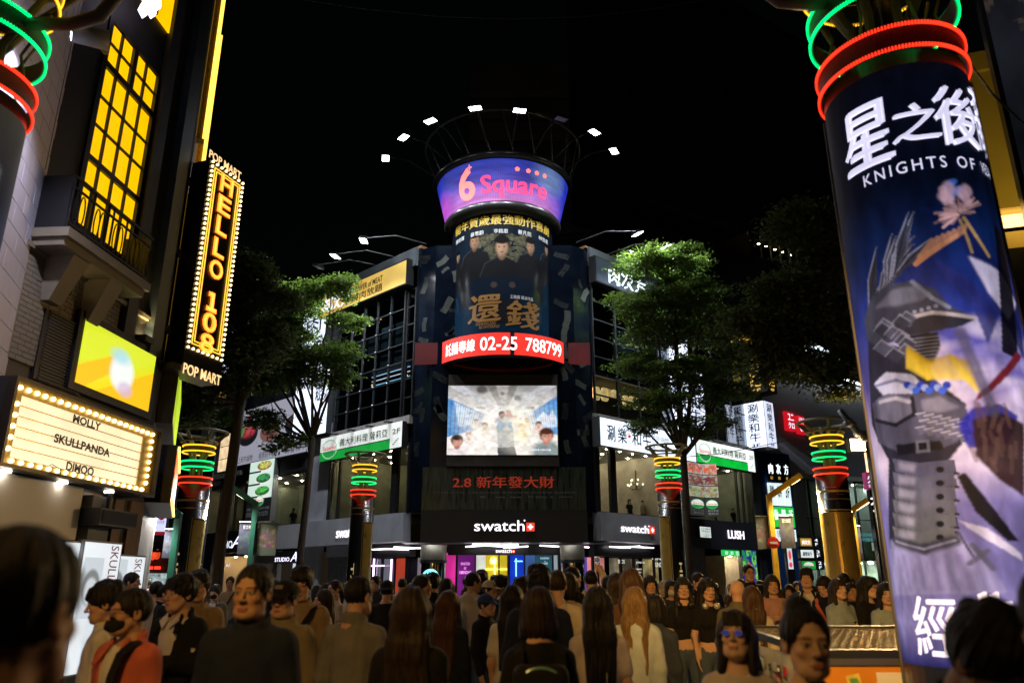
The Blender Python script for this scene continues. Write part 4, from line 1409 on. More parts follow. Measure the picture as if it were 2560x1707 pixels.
for s_, x0, y0, x1, y1 in (('H', 541, 432, 577, 488), ('E', 536, 487, 572, 538), ('L', 531, 536, 562, 590), ('L', 526, 592, 558, 646), ('O', 517, 649, 554, 697), ('1', 510, 729, 537, 778), ('0', 501, 781, 538, 830), ('8', 495, 835, 536, 883)):
 a, b_, c_, d = BLD.rect(x0, y0, x1, y1)
 um, vm = Wd * .5, (c_ + d) / 2
 hw = {'1': .15, 'L': .17}.get(s_, .2)
 for nm, mt, w_, ins, bo in (('neon_letter', m_neon_o, .02, 0, .03), ('neon_core', EM('neon_core_light', (1., .42, .06), 2.2), .036, .03, -.02)):
  if s_ == '1':
   t_ = .055 - ins * .9
   b = MB()
   b.fbox(BLD, um - t_, um + t_, vm - hh / 2 + .1 - ins, vm + hh / 2 - ins, w_, w_ + .01)
   b.fbox(BLD, um - hw + ins, um + hw - ins, vm - hh / 2 + .05 - t_, vm - hh / 2 + .05 + t_ * .8, w_, w_ + .01)
   b.fbox(BLD, um - hw * .8 + ins, um - t_, vm + hh / 2 - .05 - t_, vm + hh / 2 - ins - .01, w_, w_ + .01)
   b.build(nm, mt, BS)
  else:
   text(nm, s_, BLD, um - hw + ins, um + hw - ins, vm - hh / 2 + ins, vm + hh / 2 - ins, w_, mt, BS, bold=bo, depth=.01)
m_pm = EM('cream_letter_light', (1., .66, .30), 1.3)
a, b_, c_, d = BLD.rect(457, 903, 552, 944)
text('lettering', 'POP MART', BLD, BLD.uv(458, 905)[0], BLD.uv(551, 940)[0], BLD.uv(458, 934)[1], BLD.uv(458, 906)[1], .02, m_pm, BS, bold=.01, depth=.008)
text('lettering', 'POP MART', BLD, BLD.uv(523, 372)[0], BLD.uv(604, 410)[0], BLD.uv(523, 395)[1] + .0, BLD.uv(523, 374)[1], .02, m_pm, BS, bold=.01, depth=.008)
# shop front below the marquee
SF = T('toy_shop_entrance', 'shop front with brown pillars and white light boxes under the letter board', 'shop front', PMW.m(12, 0, 0))
m_wood = M('brown_panel', (.20, .095, .03), .5, vary=.2, vscale=3, stretch=(6, 6, .5))
u0, u1 = PMW.u(80, .2, 1300), PMW.u(196, .2, 1300)
m_wht = M('white_bulkhead', (.75, .72, .66), .5)
MB().fbox(PMW, uA - 1.5, PMW.uv(196, 1300, .2)[0], PMW.uv(196, 1350, .2)[1], mv0 - .02, -.6, .2).build('bulkhead', m_wht, SF)
for a, b_ in ((190, 240), (278, 300), (318, 352)):
 MB().fbox(PMW, PMW.u(a, .05, 1330), PMW.u(b_, .05, 1330), 0, mv0 - .05, -.5, .05).build('pillar', m_wood, SF)
m_pil = M('grey_pillar', (.10, .115, .13), .45)
MB().fbox(PMW, PMW.u(232, .3, 1330), PMW.u(282, .3, 1330), 0, mv0 - .1, -.3, .22).build('pillar', m_pil, SF)
m_lbx = EM('light_box_white', (.82, .92, 1.), .85, base=(.7, .7, .7))
m_ltr = M('red_print', (.45, .03, .05), .5)
for (x0, y0, x1, y1, s_, tx0, ty0, tx1, ty1) in ((120, 1345, 208, 1560, 'MOLLY', 158, 1355, 206, 1600), (212, 1348, 268, 1620, 'SKULLPANDA', 246, 1353, 266, 1585), (262, 1382, 334, 1620, 'SKULLPANDA', 305, 1384, 330, 1580)):
 w_ = .28 if s_ != 'SKULLPANDA' or x0 > 250 else .34
 a, b_, c_, d = PMW.rect(x0, y0, x1, y1, w_)
 c_ = .3
 t = T('light_box', {120: 'wide white light box with red serif name on the left shop front', 212: 'narrow white light box with red name on the grey pillar', 262: 'white light box with red name beside the right brown pillar'}[x0], 'light box', PMW.m(a, 0, w_))
 MB().fbox(PMW, a, b_, c_, d, w_ - .1, w_).build('box', M('box_frame', (.3, .3, .3), .4), t)
 MB().fbox(PMW, a + .03, b_ - .03, c_ + .03, d - .03, w_, w_ + .006).build('lit_face', m_lbx, t)
 ta, tb, tc, td = PMW.rect(tx0, ty0, tx1, ty1, w_)
 text('lettering', s_, PMW, max(a + .05, tb - .24), tb - .02, 1.0, d - .06, w_ + .012, m_ltr, t, rot=3, bold=.004)
 c = Canvas(30, 60, (.55, .62, .68))
 c.ell(.5, .5, .42, .3, (.14, .16, .17), .2, .9)
 c.ell(.5, .56, .32, .22, (.6, .66, .7), .3, .9)
 c.build('poster_print', PMW, a + .06, a + .06 + (b_ - a) * .5, 1.1, 2.0, w_ + .012, PAINT('box_print', 1.0), t)
spk = T('loudspeaker', 'black loudspeaker hanging under the letter board', 'loudspeaker', PMW.m(PMW.u(300, .5, 1290), 3, .4))
a, b_, c_, d = PMW.rect(255, 1268, 340, 1322, .5)
MB().fbox(PMW, a, b_, c_, d, .1, .5).build('cabinet', m_black, spk)
MB().fbox(PMW, a + .04, b_ - .04, c_ + .03, d - .03, .5, .52).build('grille', M('grille_mesh', (.02, .02, .02), .8, bump=.6, bscale=200), spk)
MB().fbox(PMW, (a + b_) / 2 - .03, (a + b_) / 2 + .03, d, mv0, .25, .31).build('hanger', m_black, spk)
for k in range(3):
 p = PMW.m(10.2 + 1.2 * k, mv0 - .03, .25)
 MB().lathe(p, [(.001, 0), (.07, 0), (.07, .03)], 12).build('downlight', EM('shop_downlight', (1., .9, .75), 14., vary=0), SF)
# pale tiled wall at the picture's left edge
SLB = Fr(-7.08, 10.4, -.31, .95)
m_slab = M('pale_tile', (.62, .60, .68), .45, vary=.05, vscale=2)
pw = T('tiled_wall', 'pale lavender tiled party wall beside the toy shop', 'wall', SLB.m(-3, 0, 0))
MB().fbox(SLB, -7, -.001, 0, 15, -.4, -.01).build('wall_core', M('tile_joint', (.3, .29, .34), .8), pw)
tw, th = .62, .31
proto = None
for j in range(48):
 for i in range(9):
  ub = -.0 - i * tw - (j % 2) * tw / 2
  ua = ub - tw + .012
  za = j * th
  if ub > -.02:
   ub = -.002
  if proto is not None and i > 0:
   o = link('wall_tile', proto[0].data, pw)
   o.location = SLB.m(ua, za) - proto[1]
  else:
   o = MB().fbox(SLB, ua, ub, za, za + th - .012, -.012, 0).build('wall_tile', m_slab, pw)
   if i > 0 and proto is None:
    proto = (o, SLB.m(ua, za))
fx = at(222, 92, 8.2)
ft = T('wall_floodlight', 'grey cylindrical floodlight on a bracket at the upper left', 'floodlight', fx)
MB().tube([fx + Vector((-.16, -.1, -.02)), fx + Vector((.2, .12, .03))], [.12, .13], 14).build('lamp_body', M('lamp_grey', (.25, .26, .27), .5), ft, True)
MB().bar(fx + Vector((0, 0, .1)), fx + Vector((-.5, 1.2, .7)), .06).build('bracket', m_pmw, ft)
MB().tube([fx + Vector((-.165, -.103, -.02)), fx + Vector((-.17, -.106, -.021))], .1, 14).build('lens', EM('lamp_lens_cool', (.8, .78, 1.), 10., vary=0), ft)
spot('wall_wash', fx + Vector((-.2, -.12, -.03)), SLB.m(-1.6, 4.2), 650, (.82, .80, 1.), 110, .8, .1)

# ================================================================== restaurant building further left on the same street
NB = T('restaurant_building', 'grey restaurant building with food banner and upper dining windows left of the tower', 'building', LW.m(-14, 0, 0))
uN0, uN1 = LW.u(497), uL - .15
zt_ = 19
_, zn_f1 = LW.uv(716, 1312)
_, zn_f0 = LW.uv(716, 1370)
_, zn_w1 = LW.uv(716, 1182)
MB().fbox(LW, uN0, uN1, zn_w1, zt_, -.6, -.1).build('wall', m_dark, NB)
MB().fbox(LW, LW.u(655), uN1, zn_f0, zn_f1, -.3, .08).build('fascia', M('pale_fascia', (.5, .5, .54), .5, vary=.08), NB)
MB().fbox(LW, LW.u(762), uN1 + .1, zn_f1, zn_w1 + 2.6, -.3, .0).build('wall_panel', m_conc, NB)
MB().fbox(LW, LW.u(690), LW.u(756), zn_w1, zn_w1 + 1.5, -.2, .02).build('wall_panel', m_dark, NB)
room(LW, LW.u(600), LW.u(760), zn_f1, zn_w1, 4, m_roomg, NB, (4, 2), EM('cream_downlight', (1., .8, .55), 220., vary=0))
panes(LW, [LW.u(682), LW.u(757)], [zn_f1, zn_w1], -.02, NB, m_glass, .12, .14, m_black)
room(LW, uN0 + 1, LW.u(612), zn_f1 - .2, zn_w1 - .3, 4, m_roomg, NB, (3, 1))
panes(LW, [LW.u(545), LW.u(585), LW.u(622)], [zn_f1 - .2, zn_w1 - .3], -.02, NB, m_glass, .12, .14, m_black)
MB().fbox(LW, uN0, LW.u(640), zn_f0 - .2, zn_f1 - .2, -.4, 0).build('lower_wall', m_dark, NB)
MB().fbox(LW, uN0 - .3, uN0 + .9, 0, 16, -.3, .5).build('pilaster', M('silver_pilaster', (.45, .45, .48), .4, vary=.08), NB)
u0, u1, v0, v1 = LW.rect(555, 1088, 590, 1172, .05)
lw_ = MB().fbox(LW, u0 - .06, u1 + .06, v0 - .06, v1 + .06, 0, .08).build('lantern_window', m_black, NB)
for i in range(2):
 for j in range(3):
  MB().fbox(LW, u0 + (u1 - u0) * i / 2 + .04, u0 + (u1 - u0) * (i + 1) / 2 - .04, v0 + (v1 - v0) * j / 3 + .03, v0 + (v1 - v0) * (j + 1) / 3 - .03, .08, .1).build('pane', EM('paper_window', (1., .72, .42), .9, vary=.4, vscale=2.5), lw_)
MB().fbox(LW, uN0, LW.u(596), v0 - .5, v0 - .15, 0, .2).build('ledge', m_stone, NB)
# ground floor of it
room(LW, LW.u(560), LW.u(640), 0, zn_f0 - .3, 3, M('room_wall_tan', (.5, .4, .25), .8), NB, (3, 2))
MB().fbox(LW, uN0, LW.u(558), 0, zn_f0 - .2, -.4, -.1).build('lower_wall', m_black, NB)
MB().fbox(LW, LW.u(640), LW.u(700), 0, zn_f0 - .1, -.4, -.1).build('lower_wall', M('tan_stone', (.22, .19, .15), .6, vary=.2), NB)
MB().fbox(LW, LW.u(745), LW.u(800), 0, zn_f0 + .1, -.4, -.12).build('lower_wall', m_conc, NB)
MB().fbox(LW, LW.u(703), LW.u(744), 0, LW.uv(720, 1406)[1], -1.2, -1.1).build('lit_shop_wall', EM('shop_white', (.8, .9, 1.), .7), NB)
# signs on it
def food_canvas(c, x, y, r, meat, bowl=(.012, .012, .014), seed=0):
 asp = c.w / c.h
 c.ell(x, y + r * .25 * asp, r * 1.05, r * .95 * asp, bowl, .08)
 c.ell(x, y - r * .05, r * .92, r * .62 * asp, tuple(q * .35 for q in meat), .1)
 rn = random.Random(seed)
 for k in range(40):
  a, q = rn.uniform(0, 6.28), rn.uniform(0, .8)
  c.ell(x + r * q * math.cos(a), y + r * .55 * asp * q * math.sin(a) - r * .12, r * .17, r * .1 * asp, tuple(min(1, m_ * rn.uniform(.5, 1.7)) for m_ in meat), .4, .9, rn.uniform(0, 3))
fb = T('food_banner', 'long white banner with three bowls of beef above the restaurant windows', 'banner', LW.m(LW.u(670), 8, 0))
u0, u1, v0, v1 = LW.rect(597, 1032, 764, 1128, .3)
MB().fbox(LW, u0, u1, v0, v1, .0, .28).build('banner_box', m_conc, fb)
c = Canvas(150, 100, (.45, .45, .55))
food_canvas(c, .18, .42, .14, (.45, .06, .08), seed=1)
c.poly([(.13, .36), (.16, .1), (.22, .08), (.23, .36)], (.55, .12, .15), .9, 1)
c.ell(.09, .38, .03, .1, (.12, .3, .06), .5)
food_canvas(c, .50, .46, .13, (.16, .07, .05), (.25, .12, .1), 2)
food_canvas(c, .84, .44, .13, (.06, .05, .05), seed=3)
c.build('banner_picture', LW, u0, u1, v0, v1, .3, PAINT('banner_light', .62), fb)
for s_, x in (('極上和牛鍋物', .03), ('極黑和牛咖哩', .38), ('壽喜和牛', .74)):
 text('lettering', s_, LW, u0 + (u1 - u0) * x, u0 + (u1 - u0) * (x + .26), v0 + .12, v0 + .12 + (v1 - v0) * .12, .32, M('ink_blue', (.02, .02, .05), .5), fb)
text('lettering', '涮樂和牛', LW, u0 + (u1 - u0) * .18, u0 + (u1 - u0) * .45, v1 - (v1 - v0) * .16, v1 - .1, .32, M('ink_blue', (.02, .02, .05), .5), fb)
def vsign(label, fr, x0, y0, x1, y1, w, body, mat, inkm, bodyw=.6, dep=.5, extra=(), name='hanging_sign'):
 u0, u1, v0, v1 = fr.rect(x0, y0, x1, y1, w)
 t = T(name, label, 'sign', fr.m((u0 + u1) / 2, v0, w - dep))
 MB().fbox(fr, u0, u1, v0, v1, w - dep, w - .006).build('sign_box', m_alu, t)
 MB().fbox(fr, u0 + .04, u1 - .04, v0 + .04, v1 - .04, w - .006, w).build('sign_face', mat, t)
 if body:
  c = (u0 + u1) / 2
  hw = (u1 - u0) * bodyw / 2
  text('lettering', body, fr, c - hw, c + hw, v0 + (v1 - v0) * .1, v1 - (v1 - v0) * .06, w + .015, inkm, t, vertical=True, bold=.012)
 for s_, a, b_, c_, d, mt in extra:
  text('lettering', s_, fr, u0 + (u1 - u0) * a, u0 + (u1 - u0) * b_, v0 + (v1 - v0) * c_, v0 + (v1 - v0) * d, w + .015, mt, t, bold=.012)
 return t
m_ink = M('navy_ink', (.01, .03, .09), .5)
vsign('white lit sign board with floor number behind the left tree', LW, 742, 945, 814, 1082, .4, '', EM('white_sign_hot', (.74, .82, 1.), 1.25, base=(.7, .7, .7)), m_ink, extra=(('和牛', .62, .9, .5, .75, m_ink), ('3F', .62, .9, .1, .22, m_ink)))
vsign('white lit high sign glowing through the top of the left tree', LW, 760, 780, 806, 925, .4, '', EM('white_sign_hot', (.74, .82, 1.), 1.25, base=(.7, .7, .7)), m_ink, extra=(('肉', .2, .8, .6, .85, m_ink),))
vsign('white lit sign far left behind the neon sign, half hidden by branches', LW, 560, 820, 600, 1010, .6, '', EM('white_sign_hot', (.74, .82, 1.), 1.25, base=(.7, .7, .7)), m_ink)
vsign('black sign with gold 4F left of the dark tree', LW, 530, 960, 585, 1010, .9, '', M('sign_black2', (.01, .01, .01), .4), m_ink, extra=(('4F', .2, .9, .2, .7, EM('gold_letter_light', (1., .6, .1), .8)),))
# lit food panel
u0, u1, v0, v1 = LW.rect(627, 1157, 678, 1241, .35)
fp = T('food_menu_sign', 'tall lit menu sign with three green-white dishes over a black name panel', 'sign', LW.m(u0, v0, 0))
v00 = LW.uv(678, 1300, .35)[1]
MB().fbox(LW, u0 - .05, u1 + .05, v00, v1 + .05, -.05, .34).build('sign_box', m_steel, fp)
c = Canvas(50, 84, (.5, .75, .6))
for k, col in enumerate(((.55, .45, .12), (.05, .28, .08), (.08, .4, .08))):
 y = .16 + k / 3
 c.a[int(84 * k / 3):int(84 * (k + 1) / 3)] = (.62, .8, .7)
 food_canvas(c, .6, y, .32, col, (.8, .85, .8), k + 5)
 c.a[int(84 * (k + 1) / 3) - 6:int(84 * (k + 1) / 3) - 2, :24] = (.02, .03, .02)
c.build('menu_picture', LW, u0, u1, v0, v1, .35, PAINT('menu_light', .95), fp)
m_whp = M('white_paint', (.7, .7, .7), .5)
text('lettering', '義大利料理', LW, u0 + .1, u1 - .1, v00 + .75, v00 + .95, .36, m_whp, fp)
text('lettering', '薩莉亞', LW, u0 + .1, u1 - .2, v00 + .35, v00 + .65, .36, m_whp, fp)
def oval_logo(fr, cu_, cv, ru_, rv, w, parent, glow=True, word='Saizeriya', base=None):
 """Round white badge with a red script name and a green lower half."""
 N_ = 28
 mw = base or EM('badge_white', (.9, 1., .9), .8, base=(.7, .7, .7))
 e = [(ru_ * math.cos(2 * math.pi * k / N_), rv * math.sin(2 * math.pi * k / N_)) for k in range(N_)]
 MB().poly([fr.m(cu_ + x, cv + y, w) for x, y in e]).build('badge', mw, parent)
 MB().poly([fr.m(cu_ + x * .9, cv + y * .88, w + .004) for x, y in e if y <= -.1 * rv]).build('badge_band', EM('badge_green', (.02, .4, .08), .5), parent)
 pts = [fr.m(cu_ + x * .95, cv + y * .95, w + .004) for x, y in e]
 MB().tube(pts, .018, 5, closed=True).build('badge_ring', EM('badge_green', (.02, .4, .08), .5), parent)
 text('badge_name', word, fr, cu_ - ru_ * .85, cu_ + ru_ * .85, cv - rv * .22, cv + rv * .36, w + .014, EM('badge_red', (.75, .03, .04), .5), parent, bold=.012, shear=.25)
oval_logo(LW, (u0 + u1) / 2 + .1, v00 + 1.35, .55, .34, .36, fp)
# Italian restaurant signs
m_sw = EM('restaurant_sign_white', (.85, .88, .84), .62, base=(.7, .7, .7), vary=.25, vscale=.8)  # glow put into the sign faces for light from the lamps above
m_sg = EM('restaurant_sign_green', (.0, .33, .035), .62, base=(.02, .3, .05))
m_gt = M('green_letter', (.01, .10, .03), .5)
def italian(label, fr, x0, y0, x1, y1, w, bright=1.):
 u0, u1, v0, v1 = fr.rect(x0, y0, x1, y1, w)
 t = T('restaurant_sign', label, 'sign', fr.m((u0 + u1) / 2, v0, 0))
 L_, H_ = u1 - u0, v1 - v0
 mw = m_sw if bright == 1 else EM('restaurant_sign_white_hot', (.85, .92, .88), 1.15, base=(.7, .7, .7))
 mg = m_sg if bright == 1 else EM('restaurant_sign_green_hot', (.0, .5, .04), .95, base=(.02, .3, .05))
 MB().fbox(fr, u0, u1, v0, v1, .0, w - .01).build('sign_box', m_alu, t)
 us_ = u0 + L_ * .87
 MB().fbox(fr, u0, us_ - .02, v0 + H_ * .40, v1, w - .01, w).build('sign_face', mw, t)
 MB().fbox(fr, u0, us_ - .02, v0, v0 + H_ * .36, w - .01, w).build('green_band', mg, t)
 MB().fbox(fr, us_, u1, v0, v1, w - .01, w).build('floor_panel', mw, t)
 text('lettering', '義大利料理 薩莉亞', fr, u0 + L_ * .26, u0 + L_ * .84, v0 + H_ * .5, v0 + H_ * .82, w + .015, m_gt, t, bold=.012)
 text('lettering', '2F', fr, us_ + L_ * .025, u1 - L_ * .02, v0 + H_ * .55, v0 + H_ * .75, w + .015, m_gt, t, bold=.01)
 st = [(us_ + L_ * .03 + L_ * .016 * k, v0 + H_ * (.15 + .06 * k)) for k in range(4)]
 b = MB()
 for uu, vv in st:
  b.fbox(fr, uu, uu + L_ * .022, vv, vv + H_ * .025, w, w + .01)
 b.build('stair_mark', m_gt, t)
 oval_logo(fr, u0 + L_ * .125, v0 + H_ * .47, L_ * .105, H_ * .42, w + .012, t, word='Saizeriya', base=mw)
 for k in range(4):
  uu = u0 + L_ * (.2 + .22 * k)
  MB().fbox(fr, uu - .15, uu + .15, v1 + .02, v1 + .1, w - .1, w + .3).build('sign_lamp', m_black, t)
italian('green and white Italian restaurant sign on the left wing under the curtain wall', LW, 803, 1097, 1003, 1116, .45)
u0, u1, v0, v1 = LW.rect(803, 1097, 1003, 1116, .45)
# gold barbecue sign on the left wing
gu0, _ = LW.uv(800, 760, .5)
gu1, gv1 = LW.uv(1016, 650, .5)
_, gv0 = LW.uv(1016, 706, .5)
gs = T('barbecue_sign', 'long gold barbecue sign at the roof of the left wing', 'sign', LW.m(gu0, gv0, 0))
MB().fbox(LW, gu0, gu1 + .12, gv0 - .08, gv1 + .08, .0, .49).build('sign_box', m_black, gs)
MB().fbox(LW, gu0 + .05, gu1, gv0, gv1, .49, .5).build('sign_face', EM('gold_sign_light', (.80, .50, .10), .62, base=(.6, .42, .12), vary=.25, vscale=.7), gs)
m_bl = M('black_letter', (.01, .01, .01), .5)
H_ = gv1 - gv0
text('lettering', 'POWER of MEAT', LW, LW.uv(886, 715, .5)[0], LW.uv(957, 690, .5)[0], gv0 + H_ * .52, gv0 + H_ * .8, .51, m_bl, gs, bold=.02)
text('lettering', '燒肉放題', LW, LW.uv(880, 735, .5)[0], LW.uv(957, 700, .5)[0], gv0 + H_ * .1, gv0 + H_ * .45, .51, m_bl, gs, bold=.012)
text('lettering', '肉次方', LW, gu0 + .3, LW.uv(876, 735, .5)[0], gv0 + H_ * .12, gv0 + H_ * .85, .51, EM('white_sign_hot', (.74, .82, 1.), 1.25, base=(.7, .7, .7)), gs, bold=.02)
# music shop signs
ss = T('music_shop_sign', 'black box sign with white STUDIO A letters', 'sign', LW.m(LW.u(560), 4, .2))
u0, u1, v0, v1 = LW.rect(503, 1338, 610, 1372, .6)
MB().fbox(LW, u0, u1, v0 - .2, v1 + .1, .1, .6).build('sign_box', m_black, ss)
a, b_, c_, d = LW.rect(537, 1354, 580, 1369, .6)
text('lettering', 'STUDIO', LW, a, b_, c_, d, .61, m_white_s, ss, bold=.012)
a, b_, c_, d = LW.rect(581, 1338, 600, 1368, .6)
text('lettering', 'A', LW, a, b_, c_, d, .61, EM('lilac_letter', (.8, .75, 1.), 2.), ss, shear=.3)
s2 = T('music_shop_sign', 'small black STUDIO A sign behind the tree trunk', 'sign', LW.m(LW.u(720), 3.5, .2))
u0, u1, v0, v1 = LW.rect(688, 1379, 743, 1406, .1)
MB().fbox(LW, u0, u1, v0, v1, -.05, .1).build('sign_box', m_black, s2)
text('lettering', 'STUDIO', LW, u0 + .05, u0 + (u1 - u0) * .66, v0 + .1, v0 + (v1 - v0) * .5, .11, EM('lilac_letter', (.8, .75, 1.), 2.), s2, bold=.01)
text('lettering', 'A', LW, u0 + (u1 - u0) * .7, u1 - .06, v0 + .08, v1 - .06, .11, EM('lilac_letter', (.8, .75, 1.), 2.), s2, shear=.3)
text('lettering', 'AF.', LW, LW.u(575), LW.u(588), LW.uv(580, 1416)[1], LW.uv(580, 1408)[1], -.05, m_white_s, s2)
# sushi restaurant blade in the alley
AL = Fr(at(385, 1334, 30).x, 30, 1, .15)
u1 = AL.uv(412, 1338)[0]
z0_, z1_ = AL.uv(385, 1336)[1], AL.uv(417, 1132)[1]
vs_ = T('restaurant_blade_sign', 'tall white lit blade sign with black characters and red fans in the alley', 'sign', AL.m(u1 / 2, z0_, 0))
MB().fbox(AL, 0, u1, z0_, z1_, -.3, -.01).build('sign_box', m_alu, vs_)
MB().fbox(AL, .02, u1 - .02, z0_ + .12, z1_ - .1, -.01, 0).build('sign_face', EM('lavender_sign', (.66, .68, 1.), 1.05, base=(.6, .6, .7)), vs_)
for z in (z0_, z1_ - .1):
 MB().fbox(AL, 0, u1, z, z + .1, -.01, .01).build('red_edge', EM('crimson', (.45, .01, .03), .6), vs_)
Hs = z1_ - z0_
text('lettering', '美觀園', AL, u1 * .28, u1 * .72, z0_ + Hs * .46, z0_ + Hs * .73, .01, m_ink, vs_, vertical=True, lead=.95)
for zc, s in ((.82, 1), (.3, -1)):
 pts = []
 for k in range(9):
  t = R(30 + 120 * k / 8)
  pts.append((.42 * math.cos(t), .30 * math.sin(t)))
 pts += [(.4 * x, .4 * y) for x, y in reversed(pts)]
 MB().poly([AL.m(u1 * .5 + x * u1, z0_ + Hs * zc + s * y - .1, .012) for x, y in pts]).build('fan_mark', EM('crimson', (.45, .01, .03), .6), vs_)
text('lettering', '日式料理', AL, u1 * .15, u1 * .8, z0_ + Hs * .13, z0_ + Hs * .17, .01, m_ink, vs_)
# snack shop at the end of the alley
AS = Fr(at(350, 1450, 33).x, 33, 1, .1)
st = T('snack_shop', 'little shop with red lanterns and red lit strips at the end of the alley', 'shop', AS.m(1, 0, 0))
ua, ub = 0, AS.uv(420, 1400)[0] + .3
MB().fbox(AS, ua - 2, ub + 1, 0, 7, -.5, -.3).build('wall', m_dark, st)
MB().fbox(AS, ua, ub, 0, AS.uv(380, 1432)[1], -.3, -.25).build('shelf_wall', EM('shelf_light', (.55, .68, .7), .55, vary=.8, vscale=5), st)
for k in range(4):
 MB().fbox(AS, ua, ub, .5 + .5 * k, .54 + .5 * k, -.25, -.1).build('shelf', m_steel, st)
for x0, x1 in ((358, 378), (386, 397)):
 a, b_, c_, d = AS.rect(x0, 1415, x1, 1422)
 MB().fbox(AS, a, b_, c_, d, -.2, 0).build('red_strip', EM('red_strip', (1., .04, .02), 2.2), st)
for px, py in ((369, 1390), (382, 1387), (393, 1385)):
 p = AS.m(*AS.uv(px, py), 0)
 MB().lathe(p, [(.03, .2), (.1, .14), (.12, 0), (.1, -.14), (.03, -.2)], 12).build('lantern', EM('red_lantern', (.9, .08, .02), 1.0, vary=.4, vscale=6), st, True)
MB().fbox(AS, ua, ub, AS.uv(380, 1380)[1], AS.uv(380, 1380)[1] + .1, -.3, .2).build('awning_beam', m_black, st)
# ================================================================== signs on the right wing
H4 = EM('hotpot_sign_white', (.74, .85, 1.), 1.35, base=(.7, .7, .7), vary=.1)
rs = T('barbecue_sign', 'black barbecue sign with white brush characters at the roof of the right wing', 'sign', RW.m(3, 17, 0))
u0, v1 = RW.uv(1490, 642, .5)
_, v0 = RW.uv(1490, 699, .5)
u1 = RW.uv(1640, 700, .5)[0]
MB().fbox(RW, u0 - .12, u1, v0 - .08, v1 + .08, 0, .49).build('sign_box', m_black, rs)
MB().fbox(RW, u0, u1, v0, v1, .49, .5).build('sign_face', EM('slate_face', (.05, .08, .12), .22, base=(.04, .05, .07)), rs)
text('lettering', '肉次方', RW, RW.uv(1522, 690, .5)[0], RW.uv(1612, 700, .5)[0], v0 + .15, v1 - .3, .51, EM('white_sign_letter', (.85, .95, 1.), 1.5), rs, bold=.014)
hp = T('hotpot_sign', 'long white lit hotpot sign with navy brush characters on the right wing', 'sign', RW.m(4, 8, 0))
u0, v1 = RW.uv(1500, 1042, .5)
_, v0 = RW.uv(1500, 1111, .5)
u1 = RW.uv(1738, 1110, .5)[0]
MB().fbox(RW, u0 - .1, u1, v0 - .05, v1 + .05, 0, .49).build('sign_box', m_steel, hp)
MB().fbox(RW, u0, u1, v0, v1, .49, .5).build('sign_face', H4, hp)
L_, H_ = u1 - u0, v1 - v0
for s_, a, b_ in (('涮', .08, .17), ('樂', .20, .30), ('和', .36, .46), ('牛', .48, .57)):
 text('lettering', s_, RW, RW.uv(1500 + 220 * a, 1080, .5)[0], RW.uv(1500 + 220 * b_, 1080, .5)[0], v0 + H_ * .2, v0 + H_ * .78, .51, m_ink, hp, bold=.009)
m_dot = EM('red_dot', (.8, .05, .03), .6)
for px in (1572,):
 c_ = RW.m(RW.uv(px, 1080, .5)[0], v0 + H_ * .5, .515)
 MB().ball(c_, .1, 8, 6).build('red_dot', m_dot, hp)
a, b_ = RW.uv(1628, 1095, .5)[0], RW.uv(1672, 1100, .5)[0]
text('lettering', '和牛鍋物', RW, a, b_, v0 + H_ * .52, v0 + H_ * .74, .51, m_ink, hp)
text('lettering', '食べ放題', RW, a, b_, v0 + H_ * .2, v0 + H_ * .42, .51, m_ink, hp)
text('lettering', '3F', RW, RW.uv(1682, 1100, .5)[0], RW.uv(1708, 1100, .5)[0], v0 + H_ * .2, v0 + H_ * .7, .51, m_ink, hp, bold=.02)
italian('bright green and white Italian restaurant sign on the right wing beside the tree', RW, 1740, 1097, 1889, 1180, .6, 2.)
m_vs = EM('white_upright_sign', (.72, .78, 1.), 1.05, base=(.7, .7, .7))
def two_face(label, fr, x0, y0, x1, y1, w, xs, front, side, inkm, mat, dep=1.1):
 """Upright box sign standing out from the wall: front face and the face turned to the right."""
 u0, u1, v0, v1 = fr.rect(x0, y0, x1, y1, w)
 t = T('upright_sign', label, 'sign', fr.m((u0 + u1) / 2, v0, w))
 MB().fbox(fr, u0, u1, v0, v1, w - dep, w - .01).build('sign_box', m_alu, t)
 MB().fbox(fr, u0 + .03, u1 - .03, v0 + .03, v1 - .03, w - .01, w).build('sign_face', mat, t)
 lf = Fr(*(fr.m(u0, 0, w - dep).xy), fr.N.x, fr.N.y)
 MB().fbox(lf, .03, dep - .03, v0 + .03, v1 - .03, 0, .012).build('sign_face', mat, t)
 n_ = len(front)
 if front:
  text('lettering', front, fr, u0 + (u1 - u0) * .22, u1 - (u1 - u0) * .22, v0 + (v1 - v0) * .14, v1 - (v1 - v0) * .05, w + .012, inkm, t, vertical=True, bold=.01)
  text('lettering', front, lf, dep * .25, dep * .75, v0 + (v1 - v0) * .14, v1 - (v1 - v0) * .05, .02, inkm, t, vertical=True, bold=.01)
 if side:
  text('lettering', side, fr, u0 + (u1 - u0) * .3, u1 - (u1 - u0) * .3, v0 + (v1 - v0) * .03, v0 + (v1 - v0) * .1, w + .012, inkm, t, bold=.02)
  text('lettering', side, lf, dep * .3, dep * .7, v0 + (v1 - v0) * .03, v0 + (v1 - v0) * .1, .02, inkm, t, bold=.02)
 return t
two_face('white lit upright hotpot sign glowing through the middle of the right tree', RW, 1704, 905, 1768, 1085, .9, 0, '涮樂和牛', '3F', m_ink, m_vs)
two_face('white lit upright hotpot sign hanging clear of the tree above the blue board', RW, 1908, 1000, 1944, 1122, 1.5, 0, '涮樂和牛', '3F', m_ink, m_vs, 1.7)
two_face('black upright barbecue sign with gold 4F above the white hotpot sign', RW, 1908, 870, 1944, 985, 1.5, 0, '放題', '4F', EM('gold_letter_light', (1., .6, .1), .8), M('sign_black2', (.01, .01, .01), .4), 1.7)
